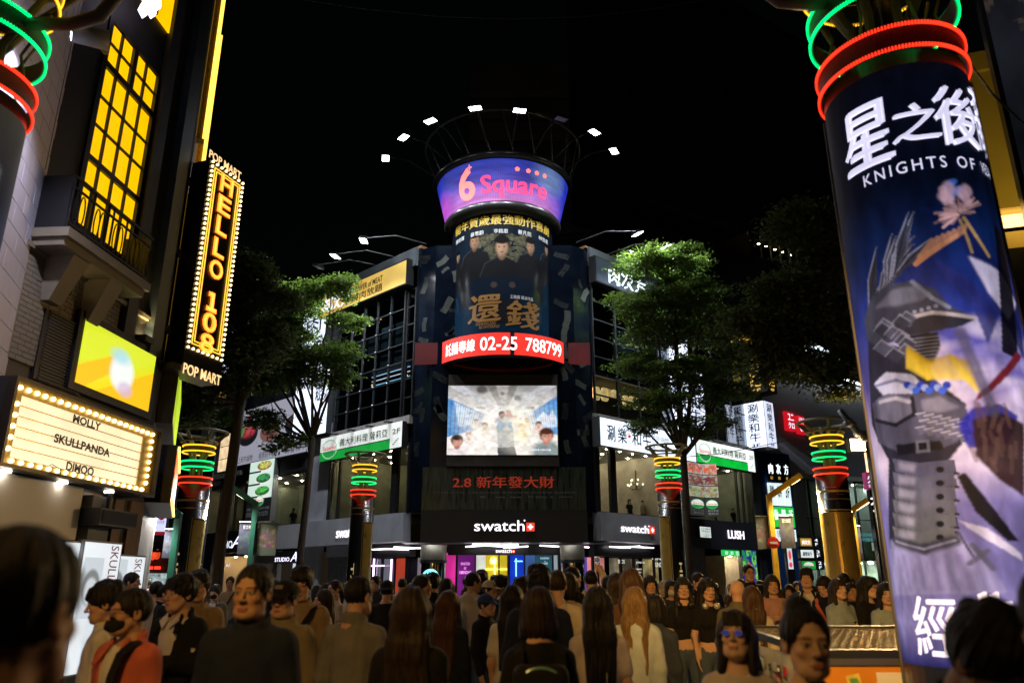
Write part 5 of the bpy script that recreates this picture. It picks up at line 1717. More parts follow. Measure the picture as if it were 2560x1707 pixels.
two_face('pair of white hotpot panels in the third-floor window right of the tree', RW, 1815, 1010, 1842, 1110, .1, 0, '樂和牛', '', m_ink, EM('pale_window_sign', (.55, .6, .75), .5), .1)
two_face('white lit upright sign high behind the crown of the right tree', RW, 1698, 800, 1722, 900, .9, 0, '肉次方', '', m_ink, m_vs)
two_face('gold upright sign high behind the right tree', RW, 1850, 830, 1880, 862, 1.2, 0, '', '', m_ink, EM('gold_sign2', (1., .5, .05), .7))
# ------------------------------------------------------------------ soap shop
LB = T('soap_shop_building', 'navy soap shop with dining room above, right of the watch shop', 'building', RW.m(11, 0, 0))
ua, ub = RW.u(1672), RW.u(1898)
zl1, zl0 = RW.uv(1800, 1303)[1], RW.uv(1800, 1372)[1]
m_lush = M('navy_fascia', (.035, .035, .06), .5, vary=.15)
MB().fbox(RW, ua, ub, zl0, zl1, -.4, .2).build('fascia', m_lush, LB)
zw1 = RW.uv(1790, 1160)[1]
room(RW, RW.u(1700), RW.u(1888), zl1, zw1, 5, m_roomg, LB, (5, 2), EM('cream_downlight', (1., .8, .55), 220., vary=0))
panes(RW, [RW.u(1702), RW.u(1790), RW.u(1848), RW.u(1862), RW.u(1888)], [zl1, zw1], 0, LB, m_glass, .12, .14, m_black)
MB().fbox(RW, RW.u(1888), RW.u(1905), 0, 20, -.5, .1).build('end_pier', m_dark, LB)
MB().fbox(RW, ua, RW.u(1760), 0, zl0, -.5, -.1).build('lower_wall', M('purple_grey_wall', (.10, .09, .11), .6, vary=.2), LB)
MB().fbox(RW, RW.u(1762), RW.u(1806), 0, zl0 - .05, -2, -1.9).build('lower_wall', m_black, LB)
room(RW, RW.u(1808), RW.u(1852), 0, RW.uv(1830, 1388)[1], 3, m_roomw, LB, (2, 3), EM('cream_downlight', (1., .8, .55), 220., vary=0))
MB().fbox(RW, RW.u(1850), RW.u(1856), 0, zl0, -.4, .05).build('pier', m_black, LB)
u0, u1, v0, v1 = RW.rect(1809, 1374, 1850, 1390, .1)
gs_ = T('shop_sign', 'small green lit restaurant entrance sign under the soap shop fascia', 'sign', RW.m(u0, v0, 0))
for k in range(3):
 a, b_ = u0 + (u1 - u0) * k / 3 + .02, u0 + (u1 - u0) * (k + 1) / 3 - .02
 MB().fbox(RW, a, b_, v0, v1, -.1, .1).build('sign_cell', EM('green_cell', (.03, .6, .12), .9), gs_)
 text('lettering', '薩莉亞'[k], RW, a + .12, b_ - .12, v0 + .07, v1 - .07, .11, m_white_s, gs_)
ar = T('paint_mural', 'glowing green and blue swirl picture beside the soap shop door', 'picture', RW.m(RW.u(1875), 0, 0))
u0, u1, v0, v1 = RW.rect(1854, 1374, 1897, 1460, .12)
v0 = .4
c = Canvas(60, 110, (.02, .03, .3))
rn = random.Random(4)
for k in range(60):
 x, y = rn.random(), rn.random()
 col = rn.choice([(.03, .55, .08), (.1, .7, .1), (.02, .04, .5), (.1, .02, .4), (.02, .3, .1), (.2, .7, .05)])
 pts = [(x + .22 * math.cos(t * 1.3 + k) * t * .3, y + .12 * math.sin(t * 1.3 + k) * t * .3) for t in np.linspace(0, 3, 9)]
 c.line(pts, rn.uniform(.03, .08), col, .9)
c.ell(.42, .3, .14, .07, (.9, .12, .02), .3)
c.ell(.4, .3, .08, .04, (.1, .7, .1), .3, .7)
MB().fbox(RW, u0 - .03, u1 + .03, v0 - .03, v1 + .03, -.1, .1).build('picture_frame', m_black, ar)
c.build('picture', RW, u0, u1, v0, v1, .12, PAINT('mural_light', .75), ar)
ls = T('shop_sign', 'white glowing four-letter soap shop name on the navy fascia', 'sign', RW.m(RW.u(1840), 4, .2))
u0, u1, v0, v1 = RW.rect(1819, 1324, 1861, 1348, .22)
text('lettering', 'LUSH', RW, u0, u1, v0, v1, .22, m_white_l, ls, bold=.015, depth=.02)
lq = T('shop_sign', 'small square white soap shop box sign beside the tree trunk', 'sign', RW.m(RW.u(1760), 4, .2))
u0, u1, v0, v1 = RW.rect(1749, 1314, 1779, 1345, .5)
MB().fbox(RW, u0, u1, v0, v1, .2, .49).build('sign_box', m_black, lq)
MB().fbox(RW, u0 + .03, u1 - .03, v0 + .03, v1 - .03, .49, .5).build('sign_face', EM('cream_box', (.75, .85, .8), .85, base=(.6, .6, .6)), lq)
for k, s_ in enumerate(('LUSH', 'FRESH', 'HANDMADE', 'COSMETICS')):
 h = (v1 - v0) * (.2 if k < 2 else .1)
 z_ = v1 - (v1 - v0) * (.30 + .22 * k if k < 2 else .62 + .13 * (k - 1))
 text('lettering', s_, RW, u0 + .15, u1 - .15, z_, z_ + h * .8, .51, m_bl, lq, bold=.01)
# corner food box
fbx = T('food_menu_sign', 'hanging two-sided menu box with pizza and pasta pictures by the right tree', 'sign', RW.m(RW.u(1770), 6, .6))
wF = 1.3
u0, v1 = RW.uv(1718, 1152, wF)
u1, v0 = RW.uv(1764, 1290, wF)
SF2 = Fr(*(RW.m(u1, 0, wF).xy), -.2, 1)
c1_, c2_ = Canvas(44, 110, (.04, .04, .04)), Canvas(30, 110, (.04, .04, .04))
for c, n_ in ((c1_, 1), (c2_, 2)):
 for k, (col, bgc) in enumerate((((.55, .12, .06), (.6, .5, .45)), ((.16, .05, .04), (.45, .4, .36)), ((.25, .26, .10), (.5, .48, .45)))):
  y0_ = int(110 * .22 * k)
  c.a[y0_ + 1:y0_ + 23] = bgc
  rn = random.Random(k + 7 * n_)
  for q in range(60):
   c.ell(rn.uniform(.05, .95), .22 * k + rn.uniform(.03, .19), rn.uniform(.04, .12), rn.uniform(.01, .03), tuple(min(1, x * rn.uniform(.4, 2.2)) for x in col), .5, .8)
MB().fbox(RW, u0, u1, v0, v1, .3, wF - .02).build('sign_box', m_black, fbx)
MB().poly([RW.m(u0, v0, wF), RW.m(u1, v0, wF), SF2.m(.9, v0, 0), RW.m(u0, v0, .3)]).build('sign_base', m_black, fbx)
c1_.build('menu_picture', RW, u0, u1, v0, v1, wF, PAINT('menu_light2', .7), fbx)
RF = Fr(*(RW.m(u1, 0, wF).xy), .95, -.02)
ur = RF.uv(1795, 1220)[0]
MB().fbox(RF, .0, ur, v0, v1, -.2, -.01).build('sign_box', m_black, fbx)
c2_.build('menu_picture', RF, .02, ur, v0, v1, 0, PAINT('menu_light2', .7), fbx)
oval_logo(RW, (u0 + u1) / 2, v0 + (v1 - v0) * .22, (u1 - u0) * .45, (v1 - v0) * .09, wF + .02, fbx)
oval_logo(RF, ur / 2, v0 + (v1 - v0) * .22, ur * .42, (v1 - v0) * .09, .02, fbx)
for fr_, a, b_ , w_ in ((RW, u0, u1, wF), (RF, 0, ur, 0)):
 text('lettering', '義大利料理', fr_, a + (b_ - a) * .2, b_ - (b_ - a) * .1, v0 + (v1 - v0) * .085, v0 + (v1 - v0) * .12, w_ + .015, m_whp, fbx)
 text('lettering', '薩莉亞', fr_, a + (b_ - a) * .2, b_ - (b_ - a) * .1, v0 + (v1 - v0) * .025, v0 + (v1 - v0) * .07, w_ + .015, m_whp, fbx)
# ------------------------------------------------------------------ blue directory board
BD = Fr(at(1905, 1300, 53).x, 53, 1, .42)
bb = T('directory_board', 'tall blue directory board with black, white and green sign cells', 'sign', BD.m(1, 0, 0))
W_ = BD.uv(1990, 1300)[0]
zt_ = BD.uv(1905, 1130)[1]
MB().fbox(BD, -.2, W_, 0, zt_, -.6, 0).build('board', M('blue_board', (.01, .05, .20), .4, vary=.15), bb)
def cells(y0, y1, x0, x1, chars, mat, ink, sub=None, inkk=1.3):
 ua, v1 = BD.uv(x0, y0)
 ub = BD.uv(x1, y0)[0]
 v0 = BD.uv(x0, y1)[1]
 for k in range(3):
  a, b_ = ua + (ub - ua) * k / 3 + .04, ua + (ub - ua) * (k + 1) / 3 - .04
  MB().fbox(BD, a, b_, v0, v1, 0, .08).build('sign_cell', mat, bb)
  if chars:
   text('lettering', chars[k], BD, a + .12, b_ - .12, v0 + (v1 - v0) * (.38 if sub else .35), v1 - (v1 - v0) * .12, .09, ink, bb, bold=.02)
  if sub:
   text('lettering', sub[k], BD, a + .2, b_ - .2, v0 + (v1 - v0) * .1, v0 + (v1 - v0) * .26, .09, EM('gold_letter_light', (1., .6, .1), .8), bb)
cells(1152, 1202, 1913, 1970, '肉次方', M('sign_black2', (.01, .01, .01), .4), EM('white_sign_letter', (.85, .95, 1.), 1.5), ('燒肉', '放題', '4F'))
cells(1206, 1262, 1916, 1973, ('涮樂', '和牛', '3F'), EM('directory_white', (.75, .95, .95), .95, base=(.7, .7, .7)), m_ink)
cells(1266, 1316, 1928, 1982, ('義大', '薩莉', '2F'), EM('directory_green', (.02, .55, .06), .9), m_white_s)
cells(1322, 1352, 1936, 1988, ('1F', '商店', '1F'), EM('directory_white', (.75, .95, .95), .95, base=(.7, .7, .7)), m_ink)
# small stacked signs at the alley mouth
SG = Fr(at(2000, 1380, 46).x, 46, 1, .25)
for y0, y1, x0, x1, s_, mt, ink, fl_, lab in ((1343, 1366, 1999, 2030, '肉次方', EM('gold_cell', (.75, .42, .04), .6), m_white_s, '4F', 'gold'), (1372, 1395, 2000, 2035, '涮樂和牛', EM('white_cell', (.8, .9, .9), .9), m_ink, '3F', 'white'), (1400, 1424, 2003, 2040, '', EM('green_cell2', (.01, .35, .04), .8), m_white_s, '2F', 'green')):
 ua, v1 = SG.uv(x0, y0)
 ub, v0 = SG.uv(x1, y1)
 t = T('stacked_sign', lab + ' box sign of the small stack at the mouth of the side street', 'sign', SG.m(ua, v0, 0), 'stacked box signs at the side street')
 MB().fbox(SG, ua, ub + .6, v0, v1, -.3, 0).build('sign_box', m_black, t)
 MB().fbox(SG, ua + .03, ub, v0 + .04, v1 - .04, 0, .02).build('sign_face', mt, t)
 if s_:
  text('lettering', s_, SG, ua + .12, ub - .1, v0 + .12, v1 - .14, .03, ink, t, bold=.012)
 else:
  oval_logo(SG, (ua + ub) / 2, (v0 + v1) / 2, (ub - ua) * .4, (v1 - v0) * .36, .03, t)
 text('lettering', fl_[0] + '\n' + fl_[1], SG, ub + .2, ub + .42, v0 + .06, v1 - .06, .02, m_white_s, t)
 MB().tube([SG.m(ub + .3, v0 - .3, -.15), SG.m(ub + .3, v1 + .2, -.15)], .05, 6).build('sign_post', m_black, t)
px_ = T('poster_case', 'narrow lit poster case with red picture under the banners', 'poster', SG.m(SG.u(1978), 0, 0))
a, b_, c_, d = SG.rect(1966, 1368, 1984, 1422)
MB().fbox(SG, a - .08, b_ + .08, 0, d + .1, -.2, 0).build('case', m_black, px_)
c = Canvas(20, 50, (.5, .62, .68))
c.ell(.5, .35, .3, .22, (.8, .05, .06), .4)
c.ell(.5, .8, .35, .12, (.8, .05, .08), .4)
c.build('poster_picture', SG, a, b_, c_, d, .02, PAINT('case_light', 1.1), px_)
# ------------------------------------------------------------------ glass building and clothes store beyond
GB = Fr(at(1990, 1300, 58).x, 58, 1, .35)
gb = T('glass_building', 'low glass-fronted store with greenish lights in the side street', 'building', GB.m(4, 0, 0))
zt_ = GB.uv(1995, 1196)[1]
Wg = GB.uv(2330, 1300)[0]
m_gg = GLASS('green_glass', (.5, .6, .5), .18)
ng = 9
usg = [Wg * k / ng for k in range(ng + 1)]
panes(GB, usg, [0, zt_ * .36, zt_ * .68, zt_], 0, gb, m_gg, .1, .15, m_alu)
m_gwall = M('shop_wall_green', (.16, .19, .13), .8, vary=.6, vscale=.8)
room(GB, 0, Wg, zt_ * .36, zt_ - .1, 6, m_gwall, gb, (9, 3), m_cooldot, r=.1)
room(GB, 0, Wg, 0, zt_ * .36 - .1, 6, M('shop_wall_bright', (.4, .42, .4), .8, vary=.7, vscale=1.2), gb, (10, 4), m_cooldot, r=.13)
MB().fbox(GB, -.1, Wg, zt_, zt_ + .35, -.6, .3).build('roof_edge', M('rim_pale', (.4, .42, .36), .6), gb)
rn = random.Random(8)
for k in range(26):
 u, v, s = rn.uniform(.5, Wg - .5), rn.uniform(.4, zt_ * .9), rn.uniform(.15, .5)
 MB().fbox(GB, u, u + s, v, v + rn.uniform(.1, .7), -5.5, -5.3).build('display_item', EM('display_item_%d' % (k % 5), [(.5, .55, .5), (.35, .4, .05), (.5, .12, .08), (.15, .3, .3), (.6, .6, .55)][k % 5], .7), gb)
text('window_lettering', 'SUSHI', GB, GB.u(2140), GB.u(2172), GB.uv(2150, 1340)[1], GB.uv(2150, 1332)[1], .08, EM('teal_letter', (.1, .5, .5), .6), gb, bold=.01)
text('window_lettering', 'EXPRESS', GB, GB.u(2140), GB.u(2186), GB.uv(2150, 1352)[1], GB.uv(2150, 1344)[1], .08, EM('teal_letter', (.1, .5, .5), .6), gb, bold=.01)
UQ = Fr(at(1935, 1150, 60).x, 60, .62, .5)
# clothes store wall faces us at an angle; its lit top edge falls to the right
UQ = Fr(at(1930, 1150, 56).x, 56, .80, .62)
uq = T('clothes_store_building', 'grey windowless clothes store wall with a lit top edge behind the right trees', 'building', UQ.m(4, 0, -1))
zq = UQ.uv(1940, 908)[1]
Wq = UQ.uv(2200, 1050)[0]
MB().fbox(UQ, -.5, Wq, 5, zq, -1, 0).build('wall', M('grey_render', (.42, .44, .52), .7, vary=.08, vscale=.8), uq)
for k in range(9):
 a, b_ = Wq * k / 9 + .05, Wq * (k + 1) / 9 - .05
 MB().fbox(UQ, a, b_, zq + .04, zq + .14, .35, .45).build('edge_light', EM('edge_light', (.95, 1., .95), 12.), uq)
MB().fbox(UQ, -.5, Wq, zq + .15, zq + .5, -1, .6).build('coping', m_dark, uq)
m_uq = EM('red_logo', (.75, .008, .02), .75, base=(.5, .02, .03))
for (x0, y0, x1, y1, rows, lab) in ((1965, 1028, 1990, 1078, ('ユニ', 'クロ'), 'left red square store logo with white Japanese letters on grey wall'), (1994, 1038, 2016, 1086, ('UNI', 'QLO'), 'right red square store logo with white Latin letters on grey wall')):
 a, b_, c_, d = UQ.rect(x0, y0, x1, y1, .3)
 t = T('store_logo', lab, 'sign', UQ.m(a, c_, 0))
 MB().fbox(UQ, a, b_, c_, d, .02, .3).build('logo_box', m_uq, t)
 for k, s_ in enumerate(rows):
  h = (d - c_) * .34
  z_ = d - (d - c_) * .1 - h - k * (d - c_) * .45
  text('lettering', s_, UQ, a + (b_ - a) * .14, b_ - (b_ - a) * .14, z_, z_ + h, .31, m_white_s, t, bold=.015)
# slanted white roof sign seen through the leaves
ws = T('roof_sign', 'white glowing roof lettering half hidden by the dark right-hand tree', 'sign', UQ.m(3, zq + 2, 0))
ua, va = UQ.uv(1978, 838, .4)
_, vb = UQ.uv(1978, 880, .4)
ub = UQ.uv(2140, 915, .4)[0]
text('lettering', 'FASHION STORE', UQ, ua, ub, vb, va, .4, EM('roof_letter', (.75, .92, 1.), 1.6), ws, bold=.03, depth=.1)
MB().fbox(UQ, ua, ub, vb - .4, vb - .15, 0, .4).build('sign_rail', m_dark, ws)
# upper lit windows far above
UW = Fr(at(1885, 650, 62).x, 62, .85, .55)
hb = T('office_building', 'dark office block with a row of dim yellow windows above the right trees', 'building', UW.m(5, 0, -2))
ua, v1 = UW.uv(1886, 577)
_, v0 = UW.uv(1888, 640)
Wu = UW.uv(2075, 740)[0]
MB().fbox(UW, -14, Wu + 6, 0, v0, -8, -.3).build('wall', m_dark, hb)
MB().fbox(UW, -14, Wu + 6, v1, v1 + 26, -8, -.3).build('wall', M('office_dark', (.02, .022, .03), .6, vary=.2), hb)
room(UW, 0, Wu, v0, v1, 4, M('room_wall_amber', (.35, .26, .12), .8), hb, (9, 1), m_warmdot, r=.1)
panes(UW, [Wu * k / 8 for k in range(9)], [v0, v0 + (v1 - v0) * .5, v1], -.1, hb, m_glass, .12, .15, m_alu)
# dark tower behind
kt = T('dark_tower', 'unlit high tower block barely visible against the night sky', 'building', (14, 95, 0))
m_dt = M('tower_dark', (.3, .31, .35), .6, vary=.3, vscale=.15)
MB().box((-6, 95, 0), (44, 125, 75)).build('wall', m_dt, kt)
for k in range(14):
 MB().box((-6.2, 94.7, 22 + k * 3.6), (44, 95, 23.2 + k * 3.6)).build('spandrel', M('tower_band', (.4, .4, .44), .5, vary=.2, vscale=.2), kt)
rn = random.Random(6)
for k in range(26):
 x, z_ = rn.uniform(2, 42), 24 + 3.6 * rn.randint(0, 12)
 MB().box((x, 94.6, z_), (x + 1.2, 94.95, z_ + 1.5)).build('window', EM('dim_window_%d' % (k % 3), [(.10, .07, .03), (.03, .04, .06), (.06, .05, .03)][k % 3], .09 + .05 * (k % 3)), kt)
# black restaurant sign column and pink sign at the right, warm light strip
RS = Fr(at(2165, 1300, 40).x, 40, 1, 0)
rb_ = T('restaurant_sign_column', 'black sign column with white brush character and magenta top beside the near pillar', 'sign', RS.m(1, 0, 0))
a, v1 = RS.uv(2163, 1180)
b_ = RS.uv(2330, 1300)[0]
v0 = RS.uv(2163, 1222)[1]
MB().fbox(RS, a, b_, v0, v1, -.4, .03).build('top_panel', EM('magenta_panel', (.35, .03, .14), .5, vary=.2), rb_)
MB().fbox(RS, a + .1, b_, 0, v0 - .02, -.4, 0).build('panel', m_blackgl, rb_)
text('lettering', '火鍋', RS, a + .05, RS.uv(2210, 1200)[0], v0 + .3, v1 - .1, .04, m_white_s, rb_, bold=.02)
text('lettering', '台灣火鍋', RS, a + .05, RS.uv(2215, 1200)[0], v0 + .08, v0 + .25, .04, m_white_s, rb_)
z_ = RS.uv(2180, 1278)[1]
text('lettering', '夯', RS, RS.uv(2178, 1260)[0], RS.uv(2212, 1260)[0], z_, RS.uv(2180, 1238)[1], .02, m_white_l, rb_, bold=.02)
a2, v1 = RS.uv(2162, 1115)
v0 = RS.uv(2172, 1180)[1]
MB().fbox(RS, a2, a2 + .34, v0, v1, -.2, .02).build('light_strip', EM('warm_strip', (1., .6, .35), 1.8, vary=.4, vscale=4), rb_)
# olive building behind the near pillar and the dark rock-patterned screen at the edge
OB = Fr(at(2425, 400, 11).x, 11, .95, -.3)
ob = T('olive_building', 'olive lit facade with a glowing cove line at the right edge', 'building', OB.m(1, 0, 0))
m_ol = M('olive_render', (.30, .23, .06), .7, vary=.06)
zt1 = OB.uv(2430, 205)[1]
zc = OB.uv(2500, 560)[1]
MB().fbox(OB, -1.2, 6, 0, zc - .05, -.4, -.25).build('lower_wall', m_ol, ob)
MB().fbox(OB, -1.2, 6, zc + .15, zt1, -.4, .25).build('upper_wall', m_ol, ob)
MB().fbox(OB, -1.2, 6, zt1, zt1 + .35, -.4, .32).build('coping', m_ol, ob)
MB().fbox(OB, -1.2, 6, zc, zc + .06, -.2, .18).build('cove_light', EM('cove_light', (1., .62, .2), 3.), ob)
a, b_, c_, d = OB.rect(2520, 610, 2600, 900)
MB().fbox(OB, a, b_ + 1, c_, d, -.24, -.2).build('dark_window', m_blackgl, ob)
spot('olive_wall_fill', OB.m(1.2, zc - 1.4, 2.2), OB.m(.8, zt1 - .6, 0), 260, (1., .68, .12), 95, .8, .3)  # spot without a fixture, added to brighten the olive wall
RK = Fr(at(2490, 200, 7.5).x, 7.5, .9, -.43)
rk = T('rock_screen', 'dark textured rock-like panel hanging at the upper right edge', 'panel', RK.m(1, 0, 0))
a, v1 = RK.uv(2462, -40)
MB().fbox(RK, 0, 3, RK.uv(2545, 560)[1], v1 + 2, -.2, 0).build('panel', m_blackgl, rk)
c = Canvas(60, 140, (.012, .014, .02))
rn = random.Random(2)
for k in range(70):
 x, y = rn.uniform(.1, 1), rn.random() * .75
 pts = [(x, y)]
 for j in range(6):
  x += rn.uniform(-.05, .05)
  y += rn.uniform(-.01, .05)
  pts.append((x, y))
 c.line(pts, .018, (.09, .065, .045), .5)
c.noise(1.2, 6, 3)
c.build('rock_picture', RK, .05, 2.9, RK.uv(2545, 560)[1] + .05, v1 + 1.9, .01, PAINT('rock_light', .5), rk)
# ================================================================== round advertising pillars
m_colb = M('pillar_black', (.012, .012, .012), .25, coat=.3)
m_colg = M('pillar_gold', (.50, .33, .08), .3, metal=.35, vary=.1)
m_gline = M('pillar_line_gold', (.7, .5, .18), .35, metal=.4)
m_olive = M('crown_paint', (.22, .19, .09), .5, vary=.2)
LEDC = {'yellow': (1., .50, .02), 'green': (.0, 1., .20), 'red': (1., .035, .012)}

def led_ring(c, r, z, col, parent, n=64, tw=.024, es=2.):
 pts = [(c[0] + r * math.cos(t), c[1] + r * math.sin(t), z) for t in np.linspace(0, 2 * math.pi, n, endpoint=False)]
 return MB().tube(pts, tw, 6, closed=True).build(col + '_light_ring', EM('ring_' + col + ('_near' if tw < .02 else ''), LEDC[col], es, vary=0), parent)

def pillar(x, y, zred, label, gold_from, seed, word=None, r=.5, design=0, es=2.):
 t = T('advertising_pillar', label, 'pillar', (x, y, 0), 'round advertising pillars with light rings')
 c = (x, y)
 MB().lathe((x, y, 0), [(r, 0), (r, zred), (.02, zred)], 48).build('shaft', m_colb, t, True)
 MB().lathe((x, y, 0), [(r * 1.12, 0), (r * 1.12, .35), (r * 1.02, .45)], 48).build('base', m_olive, t, True)
 S = Cyl(x, y, r)
 def band(u0, u1, v0, v1, w, mat, nm):
  b = MB()
  n = max(2, int(abs(u1 - u0) / .08))
  for k in range(n):
   a, b_ = u0 + (u1 - u0) * k / n, u0 + (u1 - u0) * (k + 1) / n
   b.quad(S.m(a, v0, w), S.m(b_, v0, w), S.m(b_, v1, w), S.m(a, v1, w))
  b.build(nm, mat, t, True)
 full = math.pi * r
 H = zred
 band(-full, full, H - .62, H - .55, .004, m_gline, 'gold_stripe')
 band(-full, full, H - .85, H - .83, .004, m_gline, 'gold_stripe')
 for a, b_, z_ in ((-.3, .12, H - .47), (.12, .34, H - .70)):
  band(a, b_, z_, z_ + .015, .006, m_gline, 'gold_stripe')
 if design == 0:       # wide gold field all round
  band(-full, full, .5, H - 1.25, .004, m_colg, 'gold_sheet')
  band(-full, full, H - 1.2, H - 1.17, .004, m_gline, 'gold_stripe')
 else:                 # gold panel to one side on black
  s = 1 if design == 1 else -1
  a, b_ = (.10, .62) if design == 1 else (-.62, -.08) if design == 2 else (.14, .55)
  band(a - .05, b_ + .05, .5, H - 1.17, .004, m_gline, 'gold_border')
  band(a - .035, b_ + .035, .515, H - 1.185, .006, m_colb, 'black_border')
  band(a, b_, .55, H - 1.22, .009, m_colg, 'gold_sheet')
 if word:
  wu, z0_, z1_ = word[1], word[2], word[3]
  text('lettering', word[0], S, wu - .07, wu + .07, z0_, z1_, .012, EM('gold_letter_dim', (.8, .6, .25), .45), t, rot=3, seg=.07, bold=.01)
 # rings
 for col, z, rr in (('red', H + .08, 1.07), ('green', H + .62, 1.04), ('yellow', H + 1.15, 1.05)):
  for dz in (-.10, .10):
   led_ring(c, r * rr, z + dz, col, t, es=es)
  b = MB().lathe((x, y, 0), [(r * rr * .97, z - .1), (r * rr * .97, z + .1)], 40)
  b.build('ring_band', m_olive, t, True)
 for k in range(6):
  a = 2 * math.pi * (k + .3) / 6
  d = Vector((math.cos(a), math.sin(a), 0))
  MB().tube([Vector((x, y, H - .1)) + d * r * .35, Vector((x, y, H + .7)) + d * r * .3, Vector((x, y, H + 1.2)) + d * r * .7, Vector((x, y, H + 1.75)) + d * r * 1.65], [.05, .05, .06, .06], 6).build('crown_rib', m_olive, t)
 pts = [(x + r * 1.75 * math.cos(q), y + r * 1.75 * math.sin(q), H + 1.75) for q in np.linspace(0, 2 * math.pi, 48, endpoint=False)]
 MB().tube(pts, .05, 6, closed=True).build('crown_ring', m_olive, t)
 pts = [(x + r * 1.2 * math.cos(q), y + r * 1.2 * math.sin(q), H + 1.4) for q in np.linspace(0, 2 * math.pi, 40, endpoint=False)]
 MB().tube(pts, .035, 6, closed=True).build('crown_ring', m_olive, t)
 return t

def stand(px, py_red, Y):
 p = at(px, py_red, Y)
 return p.x, p.y, p.z

for px, py, Y, lab, kw in ((487, 1209, 26, 'dark gold-trimmed pillar with light rings in front of the alley on the left', dict(design=1, word=('HELLO', -.27, .6, 2.55))),
         (908, 1237, 33.5, 'slim pillar with light rings in front of the watch shop left wing', dict(design=1, word=('TAIPEI', -.28, .3, 2.4))),
         (1672, 1213 + 8, 32.5, 'pillar with light rings standing by the right tree in front of the hotpot sign', dict(design=2, word=('HELLO', .3, .6, 2.4))),
         (2077, 1186, 25.5, 'wide gold pillar with light rings behind the crowd at the right', dict(design=0))):
 x, y, z = stand(px, py, Y)
 pillar(x, y, z, lab, 0, 1, **kw)

# ------------------------------------------------------------------ the two near pillars
def near_pillar(x, y, r, zred, label, mirror=False):
 t = T('advertising_pillar', label, 'pillar', (x, y, 0), 'round advertising pillars with light rings')
 MB().lathe((x, y, 0), [(r - .004, 0), (r - .004, zred - .1), (.02, zred - .1)], 64).build('shaft', m_colb, t, True)
 m_perf = M('perforated_band', (.08, .065, .04), .45, metal=.5, bump=.8, bscale=90)
 for col, z, rr, h in (('red', zred, 1.04, .19), ('green', zred + .53, 1.06, .19), ('yellow', zred + 1.08, 1.10, .19)):
  for dz in (-h / 2, h / 2):
   led_ring((x, y), r * rr, z + dz, col, t, 96, .008, .3)
   # rope-light beads
   N_ = 150
   proto = None
   b = MB()
   for k in range(N_):
    a = 2 * math.pi * k / N_
    d = Vector((math.cos(a), math.sin(a), 0))
    tng = Vector((-d.y, d.x, 0)) * .0052
    p = Vector((x, y, z + dz)) + d * (r * rr + .006)
    b.hexa([p - tng + Vector((0, 0, -.014)), p + tng + Vector((0, 0, -.014)), p + tng + d * .012 + Vector((0, 0, -.014)), p - tng + d * .012 + Vector((0, 0, -.014)),
      p - tng + Vector((0, 0, .014)), p + tng + Vector((0, 0, .014)), p + tng + d * .012 + Vector((0, 0, .014)), p - tng + d * .012 + Vector((0, 0, .014))])
   o = b.build(col + '_rope_beads', EM('bead_' + col, LEDC[col], 2.1, vary=0), t)
   kind(o, 'stuff')
  MB().lathe((x, y, 0), [(r * rr * .985, z - h / 2), (r * rr * .985, z + h / 2)], 64).build('ring_band', m_perf, t, True)
 for k in range(7):
  a = 2 * math.pi * (k + .3) / 7
  d = Vector((math.cos(a), math.sin(a), 0))
  MB().tube([Vector((x, y, zred - .2)) + d * r * .5, Vector((x, y, zred + .5)) + d * r * .45, Vector((x, y, zred + 1.0)) + d * r * .9, Vector((x, y, zred + 1.7)) + d * r * 1.7], .035, 8).build('crown_rib', m_olive, t)
  MB().tube([Vector((x, y, zred)) + d * r * .98, Vector((x, y, zred + .42)) + d * r * .75, Vector((x, y, zred + .86)) + d * r * 1.06], .012, 6).build('ring_strut', m_olive, t)
 pts = [(x + r * 1.75 * math.cos(q), y + r * 1.75 * math.sin(q), zred + 1.7) for q in np.linspace(0, 2 * math.pi, 48, endpoint=False)]
 MB().tube(pts, .05, 8, closed=True).build('crown_ring', m_olive, t)
 MB().lathe((x, y, 0), [(.12, zred - .1), (.12, zred + 1.4)], 16).build('core_post', m_colb, t, True)
 return t

RPX, RPY = 2.96, 5.05
zRed = at(2300, 90, RPY - .5).z
RP = near_pillar(RPX, RPY, .5, zRed, 'huge near pillar with fantasy game poster and light rings on the right')
SP = Cyl(RPX, RPY, .5)
zp1 = zRed - .22
def pu(px, py):
 """Metres round the near pillar for a pixel on its front."""
 d = ray(px, py)
 ox, oy = -RPX, -RPY
 aa = d.x ** 2 + d.y ** 2
 bb_ = 2 * (ox * d.x + oy * d.y)
 cc = ox ** 2 + oy ** 2 - .502 ** 2
 D_ = bb_ * bb_ - 4 * aa * cc
 t_ = (-bb_ - math.sqrt(max(D_, 0))) / (2 * aa)
 p = Vector((0, 0, CAM_Z)) + d * t_
 ang = math.atan2(p.y - RPY, p.x - RPX) - SP.a0
 while ang > math.pi:
  ang -= 2 * math.pi
 while ang < -math.pi:
  ang += 2 * math.pi
 return ang * .5, p.z
A_ = 1.62 * .5
z_b = .0
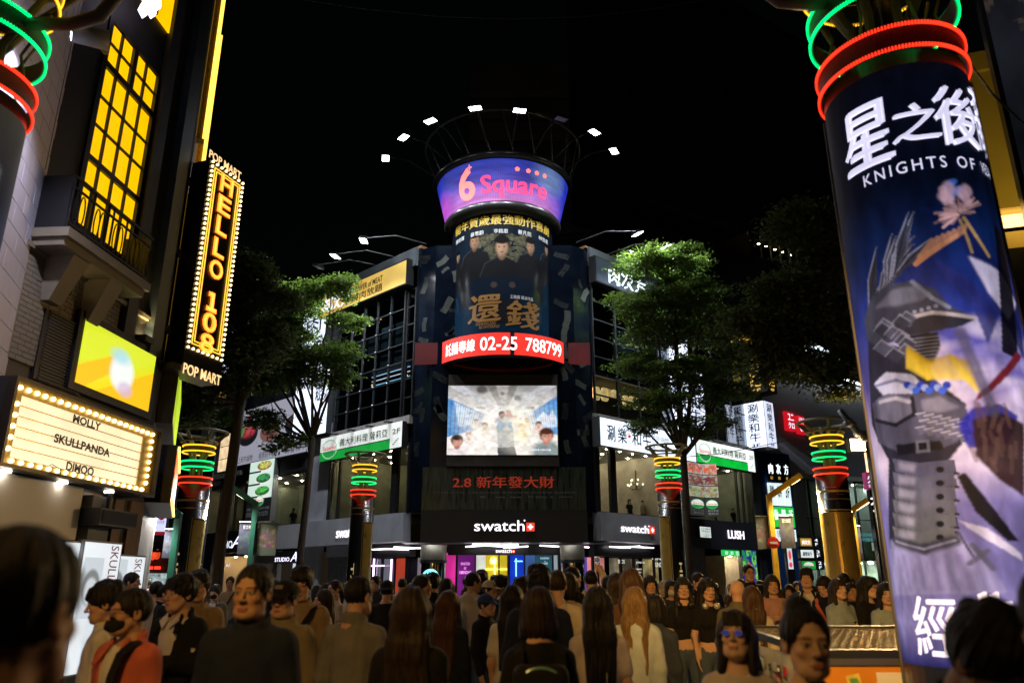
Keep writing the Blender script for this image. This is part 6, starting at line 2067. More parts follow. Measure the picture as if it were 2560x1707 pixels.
# poster art: a plain stand-in, an unnamed closed-helm knight before a stormy sky, in the same colours
zz_ = [zp1] + [pu(2290, 150 + 1510 * k / 40)[1] for k in range(1, 41)]
c = Canvas(200, 520, (.01, .015, .04))
def K(pts):
 """Photo pixels on the pillar to canvas coordinates."""
 o = []
 for x, y in pts:
  u, z_ = pu(x, y)
  o.append(((u + A_) / (2 * A_), float(np.interp(-z_, [-q for q in zz_], [q / 40 for q in range(41)]))))
 return o
def kp(pts, col, op=1., soft=1):
 c.poly(K(pts), col, op, soft)
def kl(pts, wd, col, op=.9, soft=.6):
 c.line(K(pts), wd, col, op, soft)
c.vgrad([(0, (.008, .011, .022)), (.2, (.008, .014, .035)), (.30, (.012, .035, .13)), (.42, (.05, .08, .36)), (.52, (.20, .17, .5)), (.58, (.5, .42, .66)), (.66, (.7, .62, .8)), (.74, (.3, .27, .55)), (.84, (.24, .22, .46)), (.93, (.34, .31, .55)), (1, (.05, .05, .2))])
c.blend(np.clip((.28 - c.x) / .22, 0, 1) * np.clip(1.1 - c.y * 1.3, 0, 1) * .8, (.03, .026, .024))
rn = random.Random(12)
for k in range(60):
 x, y = rn.uniform(.35, 1), rn.uniform(.45, .68)
 c.ell(x, y, rn.uniform(.04, .16), rn.uniform(.006, .02), (.92, .84, .95) if k % 3 else (.3, .27, .6), .8, .3, rn.uniform(-.3, .3))
kp([(2300, 520), (2380, 560), (2450, 700), (2520, 820), (2560, 900), (2560, 760), (2480, 640), (2420, 540)], (.02, .03, .13), .85, 3)
kp([(2330, 640), (2420, 700), (2500, 780), (2470, 860), (2430, 760), (2360, 700)], (.05, .06, .24), .85, 2)
kp([(2420, 640), (2500, 680), (2540, 760), (2520, 800), (2470, 730)], (.78, .72, .9), .7, 3)
kp([(2485, 560), (2520, 600), (2545, 900), (2505, 880)], (.010, .009, .016), .95)
for k in range(34):                                    # a pale scatter of feathers
 a, r0, r1 = R(140 + 6 * k + rn.uniform(-8, 8)), rn.uniform(4, 22), rn.uniform(26, 66)
 f = rn.uniform(.5, 1.3)
 kl([(2400 + r0 * math.cos(a), 535 + r0 * math.sin(a)), (2400 + r1 * math.cos(a), 535 + r1 * .9 * math.sin(a) + 8)], .009, (.5 * f, .33 * f, .35 * f), .8)
for k in range(12):
 c.ell(*K([(2390 + rn.uniform(-32, 32), 475 + rn.uniform(-26, 26))])[0], rn.uniform(.012, .035), rn.uniform(.004, .012), (.6, .42, .5) if k % 4 else (.1, .25, .7), .6, .7, rn.uniform(0, 3))
kl([(2410, 545), (2440, 590), (2472, 640)], .012, (.42, .3, .14))
kl([(2400, 550), (2420, 600), (2430, 630)], .010, (.35, .25, .13))
SD, SM, SL_ = (.022, .025, .04), (.085, .09, .135), (.30, .31, .41)
kp([(2170, 850), (2260, 870), (2300, 905), (2350, 960), (2415, 1010), (2405, 1110), (2372, 1150), (2400, 1360), (2330, 1390), (2225, 1370), (2222, 1150), (2180, 1060)], (.05, .05, .085), 1, 1)
kp([(2225, 1350), (2400, 1340), (2480, 1420), (2520, 1480), (2230, 1490)], (.42, .39, .6), .8, 3)
for k in range(15):                                    # plume: separate dark blades with a lit edge
 x0, y0 = 2168 + 5 * k, 800 - 8 * k
 x1, y1 = x0 + rn.uniform(15, 95), y0 - rn.uniform(85, 175)
 mx_, my_ = (x0 + x1) / 2, (y0 + y1) / 2
 f = rn.uniform(.6, 1.5)
 kp([(x0, y0), (mx_ - 13, my_ - 4), (x1, y1), (mx_ + 12, my_ + 8)], tuple(q * f for q in SM), 1, 0)
 kl([(x0, y0), (mx_ - 12, my_ - 4), (x1, y1)], .006, SL_, .7)
 kl([(x0, y0), (x1, y1)], .004, SD, .8)
for k in range(7):
 kl([(2290, 660), (2300 + 18 * k, 640 - 10 * k), (2330 + 14 * k, 600 - 6 * k)], .012, (.5, .27, .17), .7)
kp([(2160, 800), (2178, 745), (2220, 712), (2280, 702), (2335, 722), (2375, 765), (2438, 797), (2395, 815), (2330, 828), (2262, 842), (2200, 870), (2168, 850)], SM)
kp([(2190, 770), (2230, 725), (2285, 714), (2330, 735), (2300, 752), (2240, 765)], SL_, .55, 4)
kp([(2240, 806), (2330, 782), (2440, 796), (2400, 816), (2330, 829), (2262, 842)], (.045, .048, .075))
kl([(2238, 806), (2330, 781), (2438, 795)], .012, (.5, .46, .5), .85)
kl([(2280, 704), (2330, 745), (2372, 768)], .012, SL_, .8)
for k in range(6):
 c.ell(*K([(2250 + 18 * k, 790 - 5 * k)])[0], .008, .0035, SL_, .4)
kp([(2262, 842), (2345, 828), (2352, 862), (2335, 905), (2290, 915), (2262, 880)], SD)
for k in range(7):
 kl([(2268, 850 + 9 * k), (2345, 840 + 9 * k)], .005, SL_, .45)
for k in range(11):                                    # layered cheek plates
 x, y = 2180 + rn.uniform(0, 70), 800 + 9 * k
 f = rn.uniform(.6, 1.4)
 kp([(x, y), (x + 20, y - 22), (x + 46, y - 6), (x + 30, y + 20)], tuple(q * f for q in SM), .95, 0)
 kl([(x, y), (x + 20, y - 22), (x + 46, y - 6)], .005, SL_, .6)
for k in range(9):                                     # yellow scarf ends in the wind
 kl([(2270, 870 + 6 * k), (2320, 905 + 5 * k), (2375 + 5 * k, 890 + 7 * k), (2420 + 3 * k, 905 + 9 * k)], .013, (.42 + .05 * k, .30 + .045 * k, .02 + .012 * k), .6)
kp([(2185, 960), (2215, 930), (2280, 935), (2310, 965), (2280, 985), (2210, 990)], (.55, .56, .74), .95)
kl([(2190, 965), (2240, 950), (2300, 968)], .01, (.2, .2, .34), .8)
kp([(2180, 1010), (2215, 985), (2290, 985), (2345, 975), (2410, 1010), (2425, 1045), (2395, 1105), (2340, 1125), (2250, 1130), (2195, 1105)], (.13, .13, .2))
kp([(2190, 1000), (2225, 985), (2280, 995), (2285, 1035), (2240, 1060), (2195, 1050)], (.21, .21, .30))
kl([(2190, 1050), (2240, 1062), (2286, 1035), (2280, 995)], .012, SD, .9)
kl([(2200, 1005), (2240, 995), (2272, 1004)], .012, (.55, .54, .66), .8)
kp([(2300, 1000), (2350, 990), (2400, 1018), (2360, 1030), (2310, 1030)], (.34, .33, .44), .7, 3)
for r_ in range(3):
 for k in range(6):
  x, y = 2290 + 21 * k + 9 * (r_ % 2), 1035 + 17 * r_ + 4 * k
  kp([(x, y), (x + 22, y - 4), (x + 26, y + 12), (x + 10, y + 18)], (.17 + .03 * (k % 2), .17 + .03 * (k % 2), .26), .95, 0)
  kl([(x, y), (x + 22, y - 4)], .005, (.5, .48, .6), .7)
for k in range(10):
 c.ell(*K([(2268 + 11 * k, 962 + 7 * (k % 3))])[0], .014, .006, [(.04, .1, .55), (.35, .42, .75), (.08, .18, .7)][k % 3], .4)
kp([(2395, 1060), (2430, 1020), (2500, 1010), (2545, 1040), (2520, 1110), (2420, 1120)], (.03, .035, .42), .9, 2)
kp([(2240, 1112), (2352, 1100), (2360, 1124), (2245, 1138)], SD)
kl([(2292, 1104), (2320, 1102), (2322, 1126), (2294, 1129), (2292, 1104)], .008, (.2, .2, .26))
for k in range(6):                                     # skirt of plates
 y = 1145 + 34 * k
 kp([(2232, y), (2300, y + 12), (2385, y + 2), (2394, y + 38), (2310, y + 52), (2238, y + 36)], (.15 + .012 * k, .15 + .012 * k, .23), 1, 0)
 kp([(2245, y + 8), (2290, y + 16), (2286, y + 34), (2246, y + 28)], (.5, .48, .62), .5, 4)
 kl([(2234, y + 36), (2310, y + 52), (2394, y + 38)], .009, SD, .95)
 kl([(2234, y + 40), (2310, y + 56), (2392, y + 42)], .005, (.45, .43, .55), .6)
 c.ell(*K([(2350, y + 28)])[0], .014, .005, SD, .3)
kl([(2240, 1352), (2310, 1372), (2388, 1350)], .03, (.09, .09, .13))
kl([(2240, 1352), (2310, 1372), (2388, 1350)], .008, (.4, .39, .5), .7)
kp([(2392, 1190), (2412, 1180), (2500, 1290), (2545, 1350), (2520, 1352), (2440, 1280)], (.03, .03, .045))
kp([(2395, 1300), (2470, 1320), (2555, 1385), (2555, 1400), (2460, 1345)], (.75, .7, .85), .85)
kp([(2430, 1050), (2500, 1030), (2560, 1060), (2560, 1240), (2500, 1200), (2440, 1140)], (.07, .035, .035), .95, 2)
for k in range(20):
 x, y = rn.uniform(2440, 2540), rn.uniform(1040, 1190)
 kl([(x, y), (x + rn.uniform(-18, 18), y - rn.uniform(20, 60))], .012, (.20, .13, .12), .5)
kp([(2436, 1003), (2446, 985), (2540, 880), (2555, 890), (2470, 985)], (.22, .04, .06))
kl([(2400, 830), (2485, 1030)], .03, (.13, .12, .19), .75)
kl([(2396, 1330), (2420, 1370), (2440, 1400)], .007, (.12, .12, .16))
kl([(2432, 1362), (2482, 1420)], .015, (.17, .17, .23))
kl([(2424, 1408), (2470, 1376)], .013, (.17, .17, .23))
for k in range(8):
 kl([(2260 + 35 * k, 1390), (2275 + 38 * k, 1470)], .02, (.2, .18, .36), .45, 1.)
c.noise(.5, 20, 6)
c.a = np.clip(c.a, 0, 1) ** 1.35 * 1.4
class _Poster:
 """Rows spread as they appear, so that the picture keeps its layout up the tall pillar."""
 zz = zz_

 def m(s, u, f, w=0.):
  return SP.m(u, float(np.interp(1 - f, [k / 40 for k in range(41)], s.zz)), w)

c.build('poster_sheet', _Poster(), -A_, A_, 0, 1, .002, PAINT('near_poster_light', .62, base=.25, rough=.6, spec=.12), RP)
zlow = _Poster.zz[-1]
b = MB()
for k in range(24):
 a, b_ = -A_ + 2 * A_ * k / 24, -A_ + 2 * A_ * (k + 1) / 24
 b.quad(SP.m(a, .25, .002), SP.m(b_, .25, .002), SP.m(b_, zlow, .002), SP.m(a, zlow, .002))
b.build('poster_foot', M('poster_navy', (.02, .03, .09), .3), RP, True)
b = MB()
for k in range(24):
 a, b_ = A_ + (2 * math.pi * .5 - 2 * A_) * k / 24, A_ + (2 * math.pi * .5 - 2 * A_) * (k + 1) / 24
 b.quad(SP.m(a, .25, .002), SP.m(b_, .25, .002), SP.m(b_, zp1, .002), SP.m(a, zp1, .002))
b.build('poster_back', M('poster_navy', (.02, .03, .09), .3), RP, True)
for s in (-1, 1):
 MB().tube([SP.m(s * (A_ - .02), .25, .012), SP.m(s * (A_ - .02), zp1, .012)], .012, 6).build('poster_rail', M('rail_grey', (.05, .055, .08), .5), RP)
m_ptxt = EM('poster_white_light', (.72, .70, .95), 1.0, base=(.7, .7, .7))
for s_, x0, y0, x1, y1, bd_ in (('星', 2110, 262, 2226, 420, .035), ('之', 2226, 260, 2346, 352, .03), ('後', 2338, 222, 2432, 362, .03)):
 ua, va = pu(x0, (y0 + y1) / 2)
 ub, vb = pu(x1, (y0 + y1) / 2)
 vm = pu((x0 + x1) / 2, y0)[1]
 vn = pu((x0 + x1) / 2, y1)[1]
 text('title', s_, SP, ua, ub, vn, vm, .008, m_ptxt, RP, bold=.022, seg=.05, shear=.05)
ub = pu(2432, 300)[0]
text('title', '裔', SP, ub + .02, ub + .26, pu(2432, 362)[1], pu(2432, 222)[1], .008, m_ptxt, RP, bold=.022, seg=.05)
ua, ub = pu(2157, 432)[0], pu(2428, 380)[0]
zz0, zz1 = pu(2290, 424)[1], pu(2290, 398)[1]
text('title', 'KNIGHTS OF', SP, ua, ub, zz0 - .01, zz1 + .0, .008, m_ptxt, RP, space=1.35, seg=.05)
text('title', 'VEDA', SP, ub + .07, ub + .22, zz0 - .01, zz1 + .0, .008, m_ptxt, RP, space=1.2, seg=.05)
ua, ub = pu(2280, 1500)[0], pu(2395, 1550)[0]
text('title', '經', SP, ua, ub, pu(2340, 1640)[1], pu(2340, 1490)[1], .008, m_ptxt, RP, bold=.009, seg=.05)
text('title', '典', SP, ub + .05, ub + .30, pu(2340, 1650)[1], pu(2340, 1480)[1], .008, m_ptxt, RP, bold=.022, seg=.05)
# lamp arms of the near pillars: bent pipes, unseen ends drawn forward and lowered so their amber lamps light faces
LPX, LPY = -4.44, 5.2
LP = near_pillar(LPX, LPY, .5, zRed, 'near pillar with light rings cut off at the left edge')
c = Canvas(60, 160, (.01, .015, .03))
c.vgrad([(0, (.05, .045, .035)), (.15, (.015, .018, .03)), (.3, (.02, .04, .12)), (.5, (.03, .08, .3)), (.8, (.08, .1, .3)), (1, (.03, .03, .1))])
c.poly([(.3, .12), (.75, .1), (.7, .3), (.4, .35)], (.5, .52, .55), .8, 2)
c.noise(.6, 6, 5)
SL2 = Cyl(LPX, LPY, .5)
c.build('poster_sheet', SL2, -.8, .8, .25, zp1, .002, PAINT('near_poster_light', .62, base=.25, rough=.6, spec=.12), LP)
m_pipe = M('lamp_arm_paint', (.13, .12, .10), .45, vary=.2)
m_amb = EM('amber_lamp_lens', (1., .56, .16), 40., vary=0)
for (cx_, cy_, pts, lab, tgt, wat, cone) in (
  (RPX, RPY, ((2140, -20), (2030, 12), (1950, 4), (1890, -40)), 'bent lamp arm with unseen amber lamp leaving the right near pillar', (3.5, 9.4, 1.4), 2700, 40),
  (LPX, LPY, ((110, 60), (180, 62), (250, 40), (300, -20)), 'bent lamp arm with unseen amber lamp leaving the left near pillar', (-1.6, 5.5, 1.4), 400, 115)):
 P3 = [at(px, py, cy_ - .1 - .05 * k) for k, (px, py) in enumerate(pts)]
 end = P3[-1] + Vector(((1.2 if cx_ < 0 else -1.9), -4.3, -2.1))
 t = T('arm_lamp', lab, 'street lamp', (cx_, cy_, 0))
 start = Vector((cx_, cy_, P3[0].z + .05))
 MB().tube([start] + P3 + [P3[-1].lerp(end, .12) + Vector((0, 0, .3)), P3[-1].lerp(end, .5) + Vector((0, 0, .8)), P3[-1].lerp(end, .9) + Vector((0, 0, .6)), end], .055, 10).build('arm', m_pipe, t, True)
 MB().lathe(end + Vector((0, 0, -.12)), [(.001, .16), (.12, .12), (.17, 0), (.16, -.03)], 16).build('lamp_shade', m_pipe, t, True)
 MB().lathe(end + Vector((0, 0, -.14)), [(.001, 0), (.14, 0)], 16).build('lens', m_amb, t)
 spot('amber_lamp', end + Vector((0, 0, -.18)), tgt, wat, (1., .52, .13), cone, .8, .3)

# ------------------------------------------------------------------ street lamps with banners
def street_lamp(px, pyt, Y, side, mat, label, group, banners, colr, watts_, pole=True, sign=None, arm=1.15):
 watts = watts_ * 9
 p = at(px, pyt, Y)
 t = T('street_lamp', label, 'street lamp', (p.x, Y, 0), group)
 z = p.z
 if pole:
  MB().bar((p.x, Y, 0), (p.x, Y, z), .17, .14, up=(0, 1, 0)).build('post', mat, t)
 tip = Vector((p.x + side * arm, Y - .15, z + arm * .62))
 MB().bar((p.x - side * .06, Y, z - .05), tip, .15, .2).build('arm', mat, t)
 d = (tip - Vector((p.x, Y, z)))
 for k in (.48, .82):
  q = Vector((p.x, Y, z)) + d * k + Vector((0, -.02, -.12))
  x = d.normalized() * .17
  y_ = Vector((0, .07, 0))
  MB().quad(q - x - y_, q - x + y_, q + x + y_, q + x - y_).build('lamp_panel', EM('street_lamp_panel_' + label[:5], colr, 14., vary=0), t)
 sp = spot('street_lamp_light', Vector((p.x, Y, z)) + d * .65 + Vector((0, -.05, -.25)), Vector((p.x + side * 1.5, Y - 2.5, 0)), watts, colr, 150, .6, .2)
 for (x0, y0, x1, y1, words, c0, c1, lab2) in banners:
  a = at(x0, y0, Y - .02)
  b_ = at(x1, y1, Y - .02)
  bt = T('lamp_banner', lab2, 'banner', (a.x, Y, b_.z))
  fr = Fr(a.x, Y - .02, 1, 0)
  W_ = b_.x - a.x
  cv = Canvas(26, 46, c0)
  rn = random.Random(int(x0))
  cv.vgrad([(0, c0), (.5, c1), (1, c0)])
  for k in range(30):
   cv.ell(rn.uniform(.1, .9), rn.uniform(.25, .8), rn.uniform(.04, .15), rn.uniform(.03, .08), tuple(q * rn.uniform(.4, 2.4) for q in c1), .6, .7)
  cv.build('banner_cloth', fr, 0, W_, b_.z, a.z, .0, PAINT('cloth_print', 0, base=1., rough=.8), bt)
  MB().tube([(p.x, Y - .02, a.z + .03), ((a.x if abs(a.x - p.x) > abs(b_.x - p.x) else b_.x), Y - .02, a.z + .03)], .02, 6).build('banner_rod', m_steel, bt)
  MB().fbox(fr, 0, W_, b_.z, a.z, -.02, -.012).build('banner_back', M('cloth_back', (.05, .05, .06), .9), bt)
  if words:
   text('lettering', words, fr, W_ * .2, W_ * .8, a.z - (a.z - b_.z) * .2, a.z - (a.z - b_.z) * .08, .01, M('pale_print', (.45, .45, .45), .6), bt)
 if sign:
  q = at(sign[0], sign[1], Y - .16)
  st = T('road_sign', 'round red no entry sign on the yellow lamp post', 'road sign', q)
  rr = .2
  ds = [q + Vector((rr * math.cos(v_), 0, rr * math.sin(v_))) for v_ in np.linspace(0, 2 * math.pi, 28, endpoint=False)]
  b = MB().poly(ds)
  b.poly([w_ + Vector((0, .02, 0)) for w_ in reversed(ds)])
  b.build('sign_disc', M('sign_red', (.55, .02, .02), .4), st)
  MB().box((q.x - .13, q.y - .012, q.z - .04), (q.x + .13, q.y - .003, q.z + .04)).build('white_bar', m_whp, st)
  MB().box((q.x - .03, q.y + .02, q.z - .04), (q.x + .03, q.y + .12, q.z + .04)).build('sign_clamp', m_steel, st)
 return t

m_lgreen = M('lamp_green_paint', (.012, .12, .08), .45, vary=.12)
m_lyel = M('lamp_yellow_paint', (.62, .36, .02), .5, vary=.15)
NV = (.012, .018, .035)
street_lamp(640, 1258, 28, -1, m_lgreen, 'green angled street lamp in front of the restaurant building', 'angled street lamps',
   [(600, 1306, 637, 1385, '星之後裔', (.012, .018, .035), (.03, .04, .07), 'dark game banner on the left side of the green lamp post'), (648, 1306, 688, 1388, '', (.10, .16, .12), (.22, .17, .14), 'green picture banner on the right side of the green lamp post')], (1., .9, .8), 330)
street_lamp(1922, 1240, 27, 1, m_lyel, 'yellow angled street lamp in front of the blue directory board', 'angled street lamps',
   [(1946, 1290, 1990, 1370, '星之後裔', (.012, .012, .018), (.04, .035, .05), 'dark game banner on the right side of the yellow lamp post'), (1888, 1292, 1924, 1372, '', (.10, .11, .11), (.2, .17, .16), 'grey picture banner on the left side of the yellow lamp post')], (1., .78, .4), 430, sign=(1934, 1356))
street_lamp(447, 1286, 22, -1, m_lgreen, 'green lamp head leaning out left of the gold-trimmed pillar', 'angled street lamps', [(413, 1325, 432, 1394, '', (.012, .018, .035), (.04, .05, .08), 'narrow dark banner beside the left pillar')], (1., .9, .8), 150, arm=.55)
street_lamp(2128, 1275, 30, 1, m_lyel, 'yellow lamp head peeping out right of the wide gold pillar', 'angled street lamps', [(2137, 1316, 2160, 1400, '', (.012, .018, .035), (.05, .05, .09), 'dark banner right of the wide gold pillar')], (1., .78, .5), 150, arm=.6)
# warm floodlight and camera cluster on a pole above the far right pillar
fc = at(2141, 1113, 24)
t = T('floodlight_cluster', 'bright warm floodlight with cameras on a leaning pole beside the near pillar', 'floodlight', (fc.x, 24, 0))
MB().tube([at(2098, 1024, 24.3), at(2140, 1075, 24.2), at(2175, 1120, 24.1)], .1, 10).build('leaning_pole', m_steel, t, True)
MB().tube([at(2172, 1118, 24.1), (at(2172, 1118, 24.1).x, 24.1, 0)], .1, 10).build('pole', m_pipe, t, True)
MB().box((fc.x - .26, 23.9, fc.z - .22), (fc.x + .26, 24.15, fc.z + .22)).build('lamp_body', m_black, t)
MB().box((fc.x - .22, 23.88, fc.z - .18), (fc.x + .22, 23.895, fc.z + .18)).build('lens', EM('warm_flood_lens', (1., .72, .38), 45., vary=0), t)
for k, (px, py) in enumerate(((2125, 1062), (2152, 1085), (2165, 1098))):
 q = at(px, py, 23.9)
 MB().tube([q + Vector((-.2, -.1, 0)), q + Vector((.2, .1, .05))], [.11, .09], 10).build('camera_body', M('camera_grey', (.3, .3, .31), .4), t, True)
spot('warm_flood', (fc.x, 23.8, fc.z), (1.6, 8, 1.3), 5000, (1., .60, .22), 70, .7, .25)
# overhead cable
cb = MB().tube([at(x, y, 16 + 6 * k / 6) for k, (x, y) in enumerate(((720, -6), (900, 22), (1100, 42), (1280, 48), (1460, 42), (1620, 25), (1810, -8)))], .012, 6)
solo('overhead_cable', cb, M('cable_black', (.03, .03, .03), .6), 'thin overhead cable sagging across the top of the view', 'cable')
cb = MB().tube([at(x, y, 22 + 1 * k) for k, (x, y) in enumerate(((1700, 1143), (1800, 1134), (1900, 1115), (2010, 1092)))], .012, 6)
solo('overhead_cable', cb, M('cable_black', (.03, .03, .03), .6), 'thin cable from the right tree to the wide gold pillar', 'cable')
cb = MB().tube([at(x, y, 5.2 + .8 * k) for k, (x, y) in enumerate(((2424, 160), (2480, 235), (2560, 310), (2640, 380)))], .012, 6)
solo('guy_wire', cb, M('cable_black', (.03, .03, .03), .6), 'taut wire running from the near pillar to the right edge', 'cable')

# ================================================================== trees
def leaf_mat(name, col, tr):
 m = bpy.data.materials.new(name)
 m.use_nodes = True
 nt = m.node_tree
 nt.nodes.remove(nt.nodes['Principled BSDF'])
 out = nt.nodes['Material Output']
 at_ = nt.nodes.new('ShaderNodeAttribute')
 at_.attribute_name = 'tint'
 mx = nt.nodes.new('ShaderNodeVectorMath')
 mx.operation = 'SCALE'
 mx.inputs[0].default_value = col
 nt.links.new(at_.outputs['Fac'], mx.inputs['Scale'])
 d = nt.nodes.new('ShaderNodeBsdfDiffuse')
 t = nt.nodes.new('ShaderNodeBsdfTranslucent')
 g_ = nt.nodes.new('ShaderNodeBsdfGlossy')
 g_.inputs['Roughness'].default_value = .4
 nt.links.new(mx.outputs[0], d.inputs[0])
 nt.links.new(mx.outputs[0], t.inputs[0])
 a = nt.nodes.new('ShaderNodeMixShader')
 a.inputs[0].default_value = tr
 nt.links.new(d.outputs[0], a.inputs[1])
 nt.links.new(t.outputs[0], a.inputs[2])
 b = nt.nodes.new('ShaderNodeMixShader')
 b.inputs[0].default_value = .05
 nt.links.new(a.outputs[0], b.inputs[1])
 nt.links.new(g_.outputs[0], b.inputs[2])
 nt.links.new(b.outputs[0], out.inputs[0])
 return m

m_leafA = leaf_mat('leaf_green', (.10, .17, .025), .5)
m_leafB = leaf_mat('leaf_olive', (.06, .085, .02), .35)
m_bark = M('bark', (.075, .055, .04), .9, vary=.3, vscale=12, bump=.8, bscale=25, stretch=(1, 1, .3))

def tree(label, base, fork_z, blobs, leaves, leaf, mat, seed, tr=.16, limbs=9, group='street trees at the crossing'):
 """blobs: crown clumps (centre, radii). Layered sprays of small leaves with gaps between."""
 rn = np.random.RandomState(seed)
 rp = random.Random(seed)
 t = T('street_tree', label, 'tree', base, group)
 bx, by = base[0], base[1]
 top = Vector((bx + .1, by, fork_z))
 tb = MB()
 tb.tube([Vector((bx, by, 0)), Vector((bx - .04, by, fork_z * .35)), Vector((bx + .05, by, fork_z * .7)), top], [tr * 1.3, tr, tr * .9, tr * .85], 12)
 tb.build('trunk', m_bark, t, True)
 cents = []
 for k in range(limbs):
  c_, r_ = blobs[k % len(blobs)]
  e = Vector(c_) + Vector((rp.uniform(-.6, .6) * r_[0], rp.uniform(-.6, .6) * r_[1], rp.uniform(-.3, .6) * r_[2]))
  m1 = top.lerp(e, .35) + Vector((rp.uniform(-.3, .3), rp.uniform(-.3, .3), -.15))
  m2 = top.lerp(e, .7) + Vector((rp.uniform(-.4, .4), rp.uniform(-.4, .4), .2))
  MB().tube([top - Vector((0, 0, .3)), m1, m2, e], [tr * .5, tr * .33, tr * .2, tr * .07], 7).build('limb', m_bark, t, True)
  for q in range(4):
   s0 = m1.lerp(e, rp.uniform(.2, .9))
   e2 = s0 + Vector((rp.uniform(-1, 1), rp.uniform(-1, 1), rp.uniform(-.1, 1.))) * .9
   MB().tube([s0, s0.lerp(e2, .5) + Vector((0, 0, .1)), e2], [tr * .14, tr * .09, tr * .03], 5).build('branch', m_bark, t)
 vol = np.array([r[0] * r[1] * r[2] for _, r in blobs])
 cnt = (vol / vol.sum() * leaves).astype(int)
 P = []
 for (c_, r_), n in zip(blobs, cnt):
  ns = max(3, n // 110)                 # sprays inside a clump
  d = rn.normal(size=(ns, 3))
  d /= np.linalg.norm(d, axis=1)[:, None]
  sc = np.array(c_) + d * (rn.rand(ns, 1) ** .45) * np.array(r_)
  k = rn.randint(0, ns, n)
  off = rn.normal(size=(n, 3)) * np.array([.34, .34, .10]) * (.6 + .25 * np.mean(r_))
  P.append(sc[k] + off)
 P = np.concatenate(P)
 n = len(P)
 nrm = rn.normal(size=(n, 3)) * .6 + np.array([0, 0, 1.])
 nrm /= np.linalg.norm(nrm, axis=1)[:, None]
 ax = rn.normal(size=(n, 3))
 ax -= nrm * (ax * nrm).sum(1)[:, None]
 ax /= np.linalg.norm(ax, axis=1)[:, None]
 bt = np.cross(nrm, ax)
 L = leaf * (.6 + .8 * rn.rand(n, 1))
 V = np.stack([P - ax * L, P + bt * L * .42, P + ax * L, P - bt * L * .42], 1).reshape(-1, 3)
 F = np.arange(4 * n).reshape(-1, 4)
 me = bpy.data.meshes.new('crown')
 b0 = np.array(base)
 me.from_pydata((V - b0).tolist(), [], F.tolist())
 a = me.attributes.new('tint', 'FLOAT', 'FACE')
 a.data.foreach_set('value', (.55 + .9 * rn.rand(n)).astype(np.float32))
 me.materials.append(mat)
 o = link('crown', me, t)
 return t

def px_blobs(lst, Y):
 out = []
 for px, py, rx, ry, dy in lst:
  c_ = at(px, py, Y + dy)
  s = (c_ - Vector((0, 0, CAM_Z))).length / F_PX
  out.append((tuple(c_), (rx * s, (rx + ry) * .5 * s * 1.1, ry * s * .85)))
 return out

p = at(752, 1400, 36)
tree('left street tree with slender forked trunk in front of the restaurant building', (p.x, 36, 0), at(760, 1090, 36).z,
  px_blobs([(720, 760, 90, 55, 0), (830, 720, 70, 38, -.5), (860, 800, 50, 30, .5), (640, 850, 85, 50, 0), (800, 880, 95, 45, -.5), (720, 930, 110, 45, .5), (850, 950, 55, 25, 0), (620, 960, 70, 40, 0), (640, 1050, 60, 30, .3), (560, 1040, 50, 25, 0), (700, 1100, 50, 30, -.3), (700, 850, 80, 60, .5)], 36), 46000, .10, m_leafA, 3, .17, 16)
p = at(1722, 1400, 38)
tree('right street tree with bright green floodlit top in front of the hotpot sign', (p.x, 38, 0), at(1722, 1125, 38).z,
  px_blobs([(1620, 660, 80, 45, 0), (1700, 650, 70, 40, .3), (1590, 760, 75, 40, -.3), (1720, 740, 95, 55, 0), (1640, 830, 100, 50, .4), (1790, 820, 90, 55, 0), (1600, 910, 75, 40, 0), (1720, 930, 100, 45, -.3), (1640, 1000, 90, 35, 0), (1790, 980, 80, 40, .3), (1750, 1060, 70, 35, 0), (1620, 1060, 60, 25, 0), (1850, 900, 60, 40, 0)], 38), 52000, .105, m_leafA, 7, .19, 16)
p = at(2225, 1400, 21)
tree('dark leafy tree in front of the clothes store beside the near pillar', (p.x + .2, 21, 0), 8.0,
  px_blobs([(2010, 560, 80, 60, 0), (2060, 680, 80, 60, .4), (1960, 720, 80, 50, -.4), (2010, 820, 110, 55, 0), (1930, 880, 80, 45, .3), (2060, 920, 90, 50, 0), (1950, 935, 70, 25, -.3), (2100, 985, 45, 25, 0), (1870, 800, 60, 40, 0)], 21), 34000, .085, m_leafB, 9, .2, 12)
p = at(600, 1400, 22)
tree('dark olive tree behind the upright neon sign', (at(560, 1300, 22).x, 22, 0), 7.0,
  px_blobs([(610, 690, 70, 50, 0), (580, 780, 60, 50, .3), (680, 740, 60, 40, 0), (600, 880, 70, 50, -.3), (560, 960, 55, 40, 0), (660, 850, 60, 45, .3), (480, 1010, 60, 35, 0), (450, 1050, 50, 25, 0)], 22), 26000, .08, m_leafB, 13, .17, 10)
# ================================================================== sticker-covered kiosk box at the right
KX0, KX1, KY0, KY1, KZ = 1.62, 3.6, 5.35, 6.95, 1.24
kb = T('kiosk_box', 'waist-high metal box with mesh top and stickered orange and white sides', 'utility box', (2.5, 6, 0))
pts = [(1.98, KY0), (3.6, KY0), (3.6, KY1), (2.02, KY1)]
m_or_ = M('orange_sheet', (.55, .22, .02), .5, vary=.12, vscale=3)
m_wst = M('pale_sheet', (.35, .37, .33), .5, vary=.3, vscale=6)
b = MB().quad((2.0, KY0, .05), (3.6, KY0, .05), (3.6, KY0, KZ - .13), (2.0, KY0, KZ - .13))
b.build('front_panel', m_or_, kb)
KF = Fr(2.0, KY0, 1, 0)
KS = Fr(1.98, KY1 + .2, .02, -(KY1 - KY0 + .2))
MB().quad(KS.m(0, .05, 0), KS.m(1.8, .05, 0), KS.m(1.8, KZ - .1, 0), KS.m(0, KZ - .1, 0)).build('side_panel', m_wst, kb)
